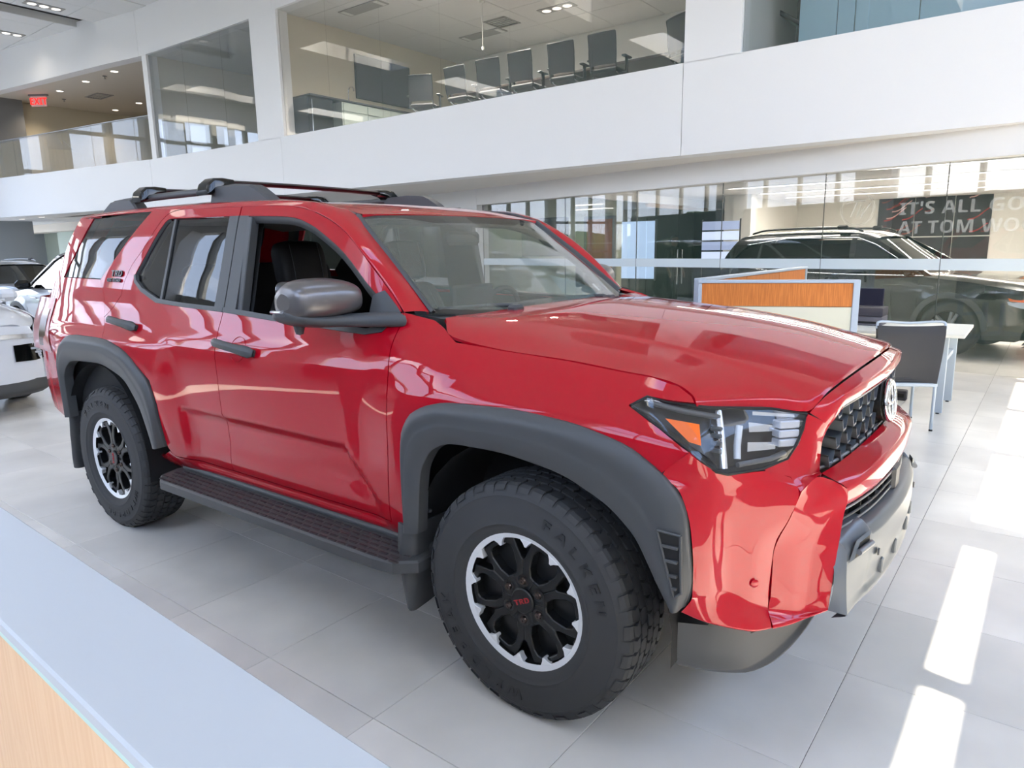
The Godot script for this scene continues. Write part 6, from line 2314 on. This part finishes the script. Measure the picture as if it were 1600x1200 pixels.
# ---------------------------------------------------------------- other cars: one maker, shaped by a few numbers
var SMODE := 0
var GL := 2.35
func SG(x: float, y: float) -> float:                 # half width of a plain crossover at (x, y)
	var z := pchip([.15, .30, .45, .62, .80, .90, .99, 1.06, 1.35, 1.55, 1.62], [.80, .87, .905, .915, .925, .912, .885, .855, .74, .66, .60], y)
	z += .022 * (1 - sm(0.0, .16, absf(Vector2(x - 1.38, y - .36).length() - .42))) + .022 * (1 - sm(0.0, .16, absf(Vector2(x + 1.38, y - .36).length() - .42)))
	for e in [x - 1.55, -1.6 - x]:
		if e > 0: z -= .10 * pow(e / .75, 2.0) + .16 * pow(e / .78, 6.0)
	return z
func cross_over(called: String, label: String, t: Transform3D, m: Material, rim: Material, rails: bool, face: int, high := 1.0) -> Node3D:
	var car := thing(called, label, "car")
	car.transform = t.scaled_local(Vector3(1, high, 1))
	SMODE = 1
	# lower side with wheel arches, doors and sill
	var arch := func(cx: float, r: float) -> PackedVector2Array:
		var a := PackedVector2Array()
		for k in 13:
			var g := PI - PI * k / 12.0
			a.append(Vector2(cx + cos(g) * r, .36 + sin(g) * r))
		return a
	var low := PackedVector2Array([Vector2(-2.32, .34), Vector2(-1.84, .30)])
	low.append_array(arch.call(-1.38, .41))
	low.append_array(V2([-.97, .26, .97, .26]))
	low.append_array(arch.call(1.38, .41))
	low.append_array(V2([1.79, .24, 2.26, .26, 2.31, .5, 2.30, .72, 2.24, .86]))
	low.append_array(V2([1.6, .965, .95, 1.03]))
	low.append_array(V2([.0, 1.03, -1.2, 1.06, -2.0, 1.10, -2.28, 1.08, -2.36, .85, -2.38, .6]))
	var b := MB.new()
	panel(b, low, 0, 0, .07, .02)
	both(b, "side_panel", m, car)
	b = MB.new()
	for e in [.98, -.02, -1.02]: panel(b, V2([e - .004, .33, e + .004, .33, e + .004, 1.02, e - .004, 1.02]), .0015, 0, .2, 0)
	both(b, "door_gap", M.black, car)
	b = MB.new()
	for cx in [1.38, -1.38]:
		var o: PackedVector2Array = arch.call(cx, .475)
		var i: PackedVector2Array = arch.call(cx, .40)
		i.reverse()
		o.append_array(i)
		panel(b, o, .006, 0, .06, .03)
	panel(b, V2([-.93, .25, .93, .25, .93, .37, -.93, .37]), .008, 0, .1, .02)
	both(b, "side_cladding", M.trim, car)
	for e in [.75, -.28]:
		b = MB.new()
		tube(b, [SP(e - .22, .90, .022), SP(e, .905, .03), SP(e + .02, .905, .022)], .013, 8)
		both(b, "door_handle", m, car)
	# greenhouse: dark glass, body-coloured roof edge, bright window line
	b = MB.new()
	panel(b, V2([1.0, 1.045, .88, 1.10, .30, 1.42, .02, 1.52, -1.1, 1.53, -1.75, 1.44, -2.06, 1.16, -1.2, 1.075, .0, 1.045]), .002, 0, .1, .02)
	both(b, "side_window", M.privacy2, car)
	b = MB.new()
	panel(b, V2([1.04, 1.03, .90, 1.12, .30, 1.45, .02, 1.55, -1.1, 1.56, -1.78, 1.47, -2.12, 1.15, -2.3, 1.08, -2.33, 1.14, -2.2, 1.32, -2.02, 1.52, -1.9, 1.60, -1.1, 1.635, -.1, 1.62, .28, 1.53, .75, 1.27, 1.12, 1.04]), 0, 0, .08, .02)
	panel(b, V2([-.06, 1.05, .04, 1.05, .0, 1.55, -.07, 1.55]), .006, 0, .2, .01)
	both(b, "pillar_frame", m if face != 1 else M.gloss, car)
	b = MB.new()
	tube(b, [SP(1.02, 1.035, .01), SP(0, 1.038, .01), SP(-1.2, 1.068, .01), SP(-2.08, 1.145, .01)], .008, 6)
	tube(b, [SP(.9, 1.115, .01), SP(.3, 1.45, .012), SP(.02, 1.55, .012), SP(-1.1, 1.56, .012), SP(-1.78, 1.47, .012)], .008, 6)
	both(b, "window_line", M.chrome if face == 2 else M.trim, car)
	# roof, hood, windshield, rear
	var G := []
	for r in [[.28, 1.53, 1.57], [-.05, 1.615, 1.655], [-.7, 1.635, 1.685], [-1.4, 1.63, 1.675], [-1.95, 1.58, 1.61], [-2.05, 1.50, 1.54]]:
		var w := SG(r[0], minf(r[1], 1.62)) if r[0] > -1.9 else .62
		G.append([Vector3(r[0] + .04, r[2], 0), Vector3(r[0] + .03, r[2] - .006, w * .5), Vector3(r[0], r[1] + .012, w * .92), Vector3(r[0], r[1] - .01, w + .005)])
	b = MB.new()
	patch(b, mirrored(G), 3, 4)
	obj(b, "roof", m, car)
	G = []
	for r in [[.98, 1.075, 1.05, .80], [1.3, 1.05, 1.02, .84], [1.75, 1.0, .965, .84], [2.1, .945, .90, .76], [2.27, .885, .85, .66]]:
		G.append([Vector3(r[0] + .10, r[1], 0), Vector3(r[0] + .08, r[1] - .005, r[3] * .5), Vector3(r[0] + .02, r[1] - .005, r[3] * .82), Vector3(r[0], r[2] - .03, r[3] + .03)])
	b = MB.new()
	patch(b, mirrored(G), 3, 4, Vector3(0, .5, 0), 15, .03)
	obj(b, "hood", m, car)
	G = [V3([1.12, 1.075, 0, 1.07, 1.07, .45, .99, 1.06, .80]), V3([.72, 1.30, 0, .68, 1.295, .42, .62, 1.28, .745]), V3([.30, 1.555, 0, .28, 1.55, .36, .25, 1.525, .655])]
	b = MB.new()
	patch(b, mirrored(G), 3, 4)
	obj(b, "windshield", M.carglass, car)
	G = [V3([-2.05, 1.53, 0, -2.03, 1.52, .4, -1.98, 1.49, .62]), V3([-2.30, 1.12, 0, -2.28, 1.12, .5, -2.22, 1.11, .74])]
	b = MB.new()
	patch(b, mirrored(G), 3, 3)
	obj(b, "rear_window", M.privacy2, car)
	G = [V3([-2.30, 1.12, 0, -2.28, 1.12, .5, -2.2, 1.11, .76]), V3([-2.42, .85, 0, -2.41, .85, .5, -2.33, .85, .80]), V3([-2.44, .40, 0, -2.43, .40, .5, -2.34, .40, .80])]
	b = MB.new()
	patch(b, mirrored(G), 3, 3)
	obj(b, "tailgate", m, car)
	# nose
	G = [V3([2.375, .885, 0, 2.355, .88, .33, 2.30, .86, .55, 2.27, .85, .69]),
		V3([2.42, .74, 0, 2.40, .735, .33, 2.335, .72, .58, 2.27, .71, .745]),
		V3([2.42, .52, 0, 2.40, .51, .33, 2.34, .50, .60, 2.26, .49, .775]),
		V3([2.43, .30, 0, 2.41, .30, .33, 2.35, .29, .60, 2.25, .28, .78]),
		V3([2.36, .20, 0, 2.34, .20, .33, 2.28, .20, .58, 2.2, .20, .74])]
	b = MB.new()
	patch(b, mirrored(G), 3, 4)
	obj(b, "front_bumper", m, car)
	b = MB.new()
	var lip := [V3([2.425, .33, 0, 2.405, .33, .33, 2.345, .33, .60, 2.255, .32, .79]), V3([2.45, .24, 0, 2.43, .24, .33, 2.37, .235, .61, 2.265, .23, .80]), V3([2.38, .17, 0, 2.36, .17, .33, 2.30, .17, .58, 2.2, .17, .75])]
	patch(b, mirrored(lip), 3, 3)
	obj(b, "lower_lip", M.trim, car)
	b = MB.new()
	G = [V3([2.425, .80, 0, 2.405, .797, .33, 2.345, .785, .58, 2.27, .775, .735, 2.10, .78, .835]), V3([2.432, .755, 0, 2.412, .752, .33, 2.352, .742, .585, 2.277, .735, .75, 2.10, .745, .85])]
	patch(b, mirrored(G), 3, 2)
	obj(b, "light_bar", M.chrome if face == 0 else M.lampclear, car)
	for s in [1, -1]:
		b = MB.new()
		G = [V3([2.375, .68, .50, 2.30, .68, .69, 2.215, .68, .80]), V3([2.385, .52, .50, 2.31, .51, .70, 2.215, .52, .82])]
		patch(b, G, 2, 2)
		var v := obj(b, "corner_vent", M.gloss, car, s)
		for k in 3:
			b = MB.new()
			boxc(b, Vector3(2.30 - k * .02, .63 - k * .04, .715), Vector3(.04, .022, .10), .005)
			obj(b, "fog_lamp", M.lampunit, v, s)
		if face == 2:
			b = MB.new()
			G = [V3([2.36, .80, .45, 2.30, .80, .63, 2.16, .80, .80, 1.98, .82, .86]), V3([2.38, .66, .46, 2.32, .65, .66, 2.18, .66, .83, 2.05, .70, .88])]
			patch(b, G, 3, 2)
			v = obj(b, "headlight", M.lampclear, car, s)
			b = MB.new()
			G = [V3([2.20, .785, .79, 2.02, .80, .868]), V3([2.2, .73, .81, 2.06, .745, .885])]
			patch(b, G, 2, 2)
			obj(b, "amber_reflector", M.amber, v, s)
		b = MB.new()
		boxc(b, Vector3(.86, 1.10, .985), Vector3(.11, .14, .22), .05)
		boxc(b, Vector3(.88, 1.05, .90), Vector3(.07, .035, .12), .012)
		obj(b, "door_mirror", m if face != 1 else M.gloss, car, s)
		if rails:
			b = MB.new()
			tube(b, curve(V3([.05, 1.64, .60, -.1, 1.685, .61, -.8, 1.705, .62, -1.5, 1.69, .62, -1.75, 1.64, .61]), 4), .016, 8)
			obj(b, "roof_rail", M.satin if face == 1 else M.gloss, car, s)
			b = MB.new()
			boxc(b, Vector3(-.25, 1.70, .62), Vector3(.16, .07, .06), .02)
			obj(b, "rail_foot", M.black, car, s)
	b = MB.new()
	box(b, Vector3(-2.2, .22, -.68), Vector3(2.15, .80, .68), .05)
	box(b, Vector3(-2.0, .80, -.70), Vector3(1.0, 1.02, .70), .05)
	obj(b, "underbody", M.black, car)
	for q in [[1.38, 1], [-1.38, 1], [1.38, -1], [-1.38, -1]]:
		b = MB.new()
		lathe(b, [Vector2(.24, .10), Vector2(.30, .108), Vector2(.335, .10), Vector2(.36, .06), Vector2(.362, 0), Vector2(.36, -.08), Vector2(.24, -.1)].duplicate(), Vector3.BACK, Vector3(q[0], .362, .80), 40)
		var ty := obj(b, "tire", M.rubber, car, q[1])
		b = MB.new()
		lathe(b, [Vector2(.25, .07), Vector2(.24, .10), Vector2(.225, .095), Vector2(.215, .02), Vector2(0.0, .0)], Vector3.BACK, Vector3(q[0], .362, .80), 40)
		var rm := obj(b, "rim", M.rimblack, ty, q[1])
		b = MB.new()
		for k in 5:
			for e in [-.16, .16]:
				var a: float = TAU * k / 5 + e
				plate(b, PackedVector2Array([Vector2(.04, -.022), Vector2(.235, -.018), Vector2(.235, .018), Vector2(.04, .022)]), .03, .088, .006, Transform3D(Basis(Vector3.BACK, a), Vector3(q[0], .362, .80)))
		lathe(b, [Vector2(.07, .05), Vector2(.06, .092), Vector2(0, .095)], Vector3.BACK, Vector3(q[0], .362, .80), 20)
		obj(b, "spokes", rim, rm, q[1])
	SMODE = 0
	return car

# ---------------------------------------------------------------- furniture
func counter_front() -> void:
	var c := thing("partition_wall", "low partition nearest the camera with wide pale grey cap and light wood face", "partition", Vector3(.30, 0, 2.318), -.040)
	part(boxm(Vector3(-2.6, 1.082, -.066), Vector3(2.2, 1.10, .066), .003), "cap", M.capgrey, c)
	part(boxm(Vector3(-2.6, 1.070, .050), Vector3(2.2, 1.082, .063), .002), "edge_strip", M.capedge, c)
	part(boxm(Vector3(-2.6, .04, -.05), Vector3(2.2, 1.07, .046), .002), "core", M.darkbrown, c)
	for k in 3: part(boxm(Vector3(-2.6 + k * 1.6, .10, .046), Vector3(-2.6 + k * 1.6 + 1.597, 1.062, .058), .002), "wood_face", M.lightwood, c)
	for k in 3: part(boxm(Vector3(-2.6 + k * 1.6, .10, -.058), Vector3(-2.6 + k * 1.6 + 1.597, 1.062, -.05), .002), "rear_face", M.capgrey, c)
	part(boxm(Vector3(-2.6, 0, -.055), Vector3(2.2, .10, .055), .004), "base_rail", M.frame, c)
func partitions() -> void:
	# front screen: grey frame, orange wood panel over a cream panel
	var p := thing("partition_screen", "low cubicle screen facing the camera with orange wood over cream panel", "partition", Vector3(-1.05, 0, -3.09), .335)
	var L := 1.24
	part(boxm(Vector3(0, 1.225, -.035), Vector3(L, 1.25, .035), .004), "top_cap", M.frame, p)
	part(boxm(Vector3(0, 0, -.03), Vector3(.03, 1.225, .03), .004), "frame_post", M.frame, p)
	part(boxm(Vector3(L - .05, 0, -.035), Vector3(L, 1.235, .035), .004), "frame_post", M.frame, p)
	part(boxm(Vector3(.03, 1.035, -.022), Vector3(L - .05, 1.222, .024), .002), "wood_panel", M.orangewood, p)
	part(boxm(Vector3(.03, .55, -.022), Vector3(L - .05, 1.031, .022), .002), "fabric_panel", M.cream, p)
	part(boxm(Vector3(.03, .08, -.022), Vector3(L - .05, .546, .022), .002), "fabric_panel", M.cream, p)
	part(boxm(Vector3(.03, 0, -.03), Vector3(L - .05, .08, .03), .004), "base_rail", M.frame, p)
	var q := thing("partition_screen", "cubicle screen running back to the glass wall with small orange wood panels", "partition", Vector3(-1.06, 0, -3.16), .0)
	part(boxm(Vector3(-.06, 1.235, -3.35), Vector3(.035, 1.26, .0), .004), "top_cap", M.frame, q)
	part(boxm(Vector3(-.06, 0, -.035), Vector3(.035, 1.235, .0), .004), "frame_post", M.frame, q)
	part(boxm(Vector3(-.055, 0, -3.35), Vector3(.03, 1.235, -3.30), .004), "frame_post", M.frame, q)
	for k in 3:
		var z := -.06 - k * 1.08
		part(boxm(Vector3(-.03, 1.03, z - 1.07), Vector3(.02, 1.232, z), .002), "wood_panel", M.orangewood, q)
		part(boxm(Vector3(-.03, .08, z - 1.07), Vector3(.02, 1.026, z), .002), "fabric_panel", M.cream, q)
	part(boxm(Vector3(-.04, 0, -3.30), Vector3(.03, .08, -.04), .003), "base_rail", M.frame, q)
func desk_set() -> void:
	var t := thing("desk", "white topped desk with pale grey metal legs before the glass wall", "table", Vector3(0, 0, 0))
	part(boxm(Vector3(-.62, .715, -5.42), Vector3(.80, .745, -4.44), .004), "desktop", M.desktop, t)
	for e in [[.64, -4.62], [.66, -5.24], [-.52, -4.62], [-.52, -5.24]]: part(boxm(Vector3(e[0] - .035, .012, e[1] - .02), Vector3(e[0] + .035, .715, e[1] + .02), .004), "leg", M.frame, t)
	for e in [.65, -.52]: part(boxm(Vector3(e - .02, .48, -5.22), Vector3(e + .02, .52, -4.64), .003), "crossbar", M.frame, t)
	for e in [[.64, -4.62], [.66, -5.24], [-.52, -4.62], [-.52, -5.24]]:
		var b := MB.new()
		lathe(b, [Vector2(.010, .013), Vector2(.016, .003), Vector2(.016, 0)], Vector3.UP, Vector3(e[0], 0, e[1]), 10)
		part(b, "foot", M.black, t)
	part(boxm(Vector3(.44, .745, -4.80), Vector3(.62, .7475, -4.70), .001), "cable_flap", M.flap, t)
	var s := thing("desk_screen", "dark navy upholstered screen standing at the back of the white desk", "screen", Vector3(-.12, .745, -5.38))
	part(boxm(Vector3(-.40, .0, -.02), Vector3(.13, .33, .02), .006), "panel", M.navy, s)
	part(boxm(Vector3(-.36, 0, -.045), Vector3(-.30, .02, .045), .003), "foot", M.black, s)
	part(boxm(Vector3(.04, 0, -.045), Vector3(.10, .02, .045), .003), "foot", M.black, s)
	var g := thing("desk_printer", "grey two tone box shaped printer on the white desk", "printer", Vector3(-.04, .745, -5.02))
	part(boxm(Vector3(-.22, 0, -.16), Vector3(.13, .085, .16), .006), "body", M.midgrey, g)
	part(boxm(Vector3(-.22, .087, -.16), Vector3(.13, .17, .16), .006), "lid", M.darkgrey, g)
	part(boxm(Vector3(-.16, .02, .158), Vector3(.08, .04, .165), .002), "paper_slot", M.black, g)
func guest_chair() -> void:
	var c := thing("guest_chair", "dark grey leather chair with brushed metal frame, its back to the camera", "chair", Vector3(.46, 0, -3.81), .46)
	# local: x to the right, z towards the viewer; back at z = 0
	var P := []
	for r in [[.40, .02, .232], [.52, .035, .237], [.66, .045, .245], [.80, .045, .252], [.875, .035, .255]]:
		var row := []
		for e in [-1.0, -.5, 0.0, .5, 1.0]: row.append(Vector3(e * r[2], r[0] - .012 * (1 - e * e) * (1 if r[0] > .8 else 0), r[1] - .035 * (1 - e * e)))
		P.append(row)
	var F := []
	for r in P:
		var row := []
		for v in r: row.append(v + Vector3(0, 0, -.028))
		F.append(row)
	var b := MB.new()
	patch(b, P, 4, 4, Vector3(0, .6, -3), 15, .028)
	patch(b, F, 4, 4, Vector3(0, .6, 3))
	part(b, "backrest", M.greyleather, c)
	b = MB.new()
	box(b, Vector3(-.235, .405, -.46), Vector3(.235, .465, -.005), .025)
	part(b, "seat", M.greyleather, c)
	b = MB.new()
	tube(b, curve(V3([-.255, .85, .02, -.252, .895, .012, -.22, .905, .0, 0, .890, -.028, .22, .905, .0, .252, .895, .012, .255, .85, .02]), 4), .010, 8)
	part(b, "top_tube", M.frame, c)
	b = MB.new()
	box(b, Vector3(-.24, .372, -.012), Vector3(.24, .402, .018), .005)
	box(b, Vector3(-.24, .372, -.46), Vector3(.24, .402, -.44), .005)
	for e in [-.23, .23]: box(b, Vector3(e - .012, .372, -.45), Vector3(e + .012, .402, .0), .004)
	part(b, "seat_frame", M.frame, c)
	for q in [[-.226, .003], [.226, .003], [-.226, -.45], [.226, -.45]]:
		b = MB.new()
		tube(b, [Vector3(q[0], .012, q[1]), Vector3(q[0], .385, q[1])], .0125, 10)
		part(b, "leg", M.frame, c)
		b = MB.new()
		lathe(b, [Vector2(.013, .014), Vector2(.015, .0)], Vector3.UP, Vector3(q[0], 0, q[1]), 10)
		part(b, "foot", M.black, c)
	var k := thing("floor_outlet", "small dark cable box on the floor behind the grey chair leg", "outlet", Vector3(.28, 0, -5.1))
	part(boxm(Vector3(-.05, 0, -.05), Vector3(.05, .10, .05), .008), "body", M.darkgrey, k)
	part(boxm(Vector3(-.03, .03, .049), Vector3(.03, .07, .053), .002), "cover", M.black, k)

# ---------------------------------------------------------------- a person, meshed from a smooth field of tapered bones
func field(B: Array, p: Vector3, k: float) -> float:
	var d := 1e9
	for e in B:
		var a: Vector3 = e[0]
		var ab: Vector3 = e[1] - a
		var t := clampf((p - a).dot(ab) / maxf(1e-9, ab.length_squared()), 0, 1)
		var q := p - a - ab * t
		if e.size() > 4: q *= e[4]
		var v := q.length() - lerpf(e[2], e[3], t)
		var h := maxf(k - absf(d - v), 0.0) / k
		d = minf(d, v) - h * h * k * .25
	return d
func nets(b: MB, B: Array, cell: float, k := .03) -> void:
	var lo := Vector3(1e9, 1e9, 1e9)
	var hi := -lo
	for e in B:
		var r: float = maxf(e[2], e[3]) * 1.7 + cell * 2
		for q in [e[0], e[1]]:
			lo = lo.min(q - Vector3(r, r, r)); hi = hi.max(q + Vector3(r, r, r))
	var n := Vector3i(((hi - lo) / cell).ceil()) + Vector3i.ONE
	var val := PackedFloat32Array()
	val.resize(n.x * n.y * n.z)
	for x in n.x:
		for y in n.y:
			for z in n.z: val[(x * n.y + y) * n.z + z] = field(B, lo + Vector3(x, y, z) * cell, k)
	var id := {}
	for x in n.x - 1:
		for y in n.y - 1:
			for z in n.z - 1:
				var s := Vector3.ZERO
				var c := 0
				for e in 12:
					var ax := e / 4
					var o := Vector3i.ZERO
					o[(ax + 1) % 3] = e % 2; o[(ax + 2) % 3] = (e / 2) % 2
					var o2 := o
					o2[ax] = 1
					var v0 := val[((x + o.x) * n.y + y + o.y) * n.z + z + o.z]
					var v1 := val[((x + o2.x) * n.y + y + o2.y) * n.z + z + o2.z]
					if (v0 < 0) != (v1 < 0):
						s += Vector3(o).lerp(Vector3(o2), v0 / (v0 - v1)); c += 1
				if c:
					var p := lo + (Vector3(x, y, z) + s / c) * cell
					var h := cell * .5
					var g := Vector3(field(B, p + Vector3(h, 0, 0), k) - field(B, p - Vector3(h, 0, 0), k), field(B, p + Vector3(0, h, 0), k) - field(B, p - Vector3(0, h, 0), k), field(B, p + Vector3(0, 0, h), k) - field(B, p - Vector3(0, 0, h), k))
					id[Vector3i(x, y, z)] = b.vert(p, g.normalized())
	for key in id:
		for ax in 3:
			var u := Vector3i.ZERO
			u[(ax + 1) % 3] = 1
			var w := Vector3i.ZERO
			w[(ax + 2) % 3] = 1
			var e := Vector3i.ZERO
			e[ax] = 1
			var a: Vector3i = key
			var v0 := val[(a.x * n.y + a.y) * n.z + a.z]
			var c2 := a + e
			if c2.x >= n.x or c2.y >= n.y or c2.z >= n.z: continue
			var v1 := val[(c2.x * n.y + c2.y) * n.z + c2.z]
			if (v0 < 0) == (v1 < 0): continue
			if id.has(a - u) and id.has(a - w) and id.has(a - u - w): b.quad(id[a], id[a - u], id[a - u - w], id[a - w])
func standing_person() -> void:
	# stands behind the inner glass doors, seen from the side, looking to the right of the picture
	var p := bthing("person", "man in a dark shirt standing behind the inner glass doors, seen from the side", "person", Vector3(-6.55, 0, -14.3), -.35)
	var V := func(x: float, y: float, z: float) -> Vector3: return Vector3(x, y, z)
	# local: looks along +x, left side at -z
	var body := [[V.call(0, .98, .0), V.call(0, 1.12, 0), .125, .13], [V.call(0, 1.12, 0), V.call(.0, 1.38, 0), .125, .15], [V.call(0, 1.40, -.14), V.call(0, 1.40, .14), .075, .075], [V.call(.0, 1.42, 0), V.call(.03, 1.55, 0), .06, .055]]
	for s in [-1.0, 1.0]:
		body.append_array([[V.call(0, 1.40, s * .19), V.call(-.02, 1.12, s * .245), .052, .043], [V.call(-.02, 1.12, s * .245), V.call(.10, .90, s * .25), .041, .030], [V.call(.10, .90, s * .25), V.call(.13, .82, s * .245), .034, .03],
			[V.call(0, .95, s * .09), V.call(.01, .50, s * .10), .088, .058], [V.call(.01, .50, s * .10), V.call(-.02, .10, s * .10), .056, .040], [V.call(-.03, .05, s * .10), V.call(.15, .035, s * .115), .04, .032]])
		for f in 4: body.append([V.call(.125 + f * .006, .815 - f * .004, s * (.222 + f * .016)), V.call(.15, .735 + absf(f - 1.5) * .008, s * (.224 + f * .015)), .0095, .008])
		body.append([V.call(.14, .85, s * .235), V.call(.175, .80, s * .225), .011, .009])
	var b := MB.new()
	nets(b, body, .022, .04)
	var head := [[V.call(.035, 1.64, 0), V.call(.03, 1.70, 0), .088, .092], [V.call(.075, 1.60, 0), V.call(.085, 1.575, 0), .05, .042], [V.call(.118, 1.645, 0), V.call(.137, 1.62, 0), .012, .016], [V.call(.02, 1.655, -.088), V.call(.015, 1.63, -.09), .016, .012], [V.call(.02, 1.655, .088), V.call(.015, 1.63, .09), .016, .012], [V.call(.03, 1.50, 0), V.call(.03, 1.60, 0), .055, .055], [V.call(.115, 1.675, -.04), V.call(.115, 1.675, .04), .014, .014]]
	nets(b, head, .011, .02)
	var skin := part(b, "body", M.skin, p)
	b = MB.new()
	for s in [-1.0, 1.0]: boxc(b, Vector3(.120, 1.655, s * .034), Vector3(.012, .010, .022), .004)
	part(b, "eyes", M.hair, skin)
	b = MB.new()
	boxc(b, Vector3(.121, 1.588, 0), Vector3(.012, .010, .045), .003)
	part(b, "mouth", M.lips, skin)
	b = MB.new()
	nets(b, [[V.call(.005, 1.70, 0), V.call(.02, 1.725, 0), .094, .09], [V.call(-.03, 1.66, 0), V.call(-.02, 1.62, 0), .07, .05]], .012, .02)
	part(b, "hair", M.hair, p)
	b = MB.new()
	var shirt := [[V.call(0, .93, 0), V.call(0, 1.12, 0), .145, .145], [V.call(0, 1.12, 0), V.call(0, 1.36, 0), .14, .165], [V.call(0, 1.41, -.14), V.call(0, 1.41, .14), .085, .085], [V.call(.01, 1.45, 0), V.call(.02, 1.50, 0), .07, .065]]
	for s in [-1.0, 1.0]: shirt.append([V.call(0, 1.40, s * .19), V.call(-.015, 1.16, s * .24), .068, .062])
	nets(b, shirt, .022, .04)
	part(b, "shirt", M.darkcloth, p)
	b = MB.new()
	var tr := [[V.call(0, .97, -.05), V.call(0, .97, .05), .135, .135]]
	for s in [-1.0, 1.0]: tr.append_array([[V.call(0, .93, s * .09), V.call(.01, .50, s * .10), .105, .075], [V.call(.01, .50, s * .10), V.call(-.02, .09, s * .10), .075, .062]])
	nets(b, tr, .022, .03)
	part(b, "trousers", M.trousers, p)
	for s in [-1.0, 1.0]:
		b = MB.new()
		nets(b, [[V.call(-.05, .045, s * .10), V.call(.15, .04, s * .115), .046, .038]], .016, .02)
		part(b, "shoe", M.black, p)
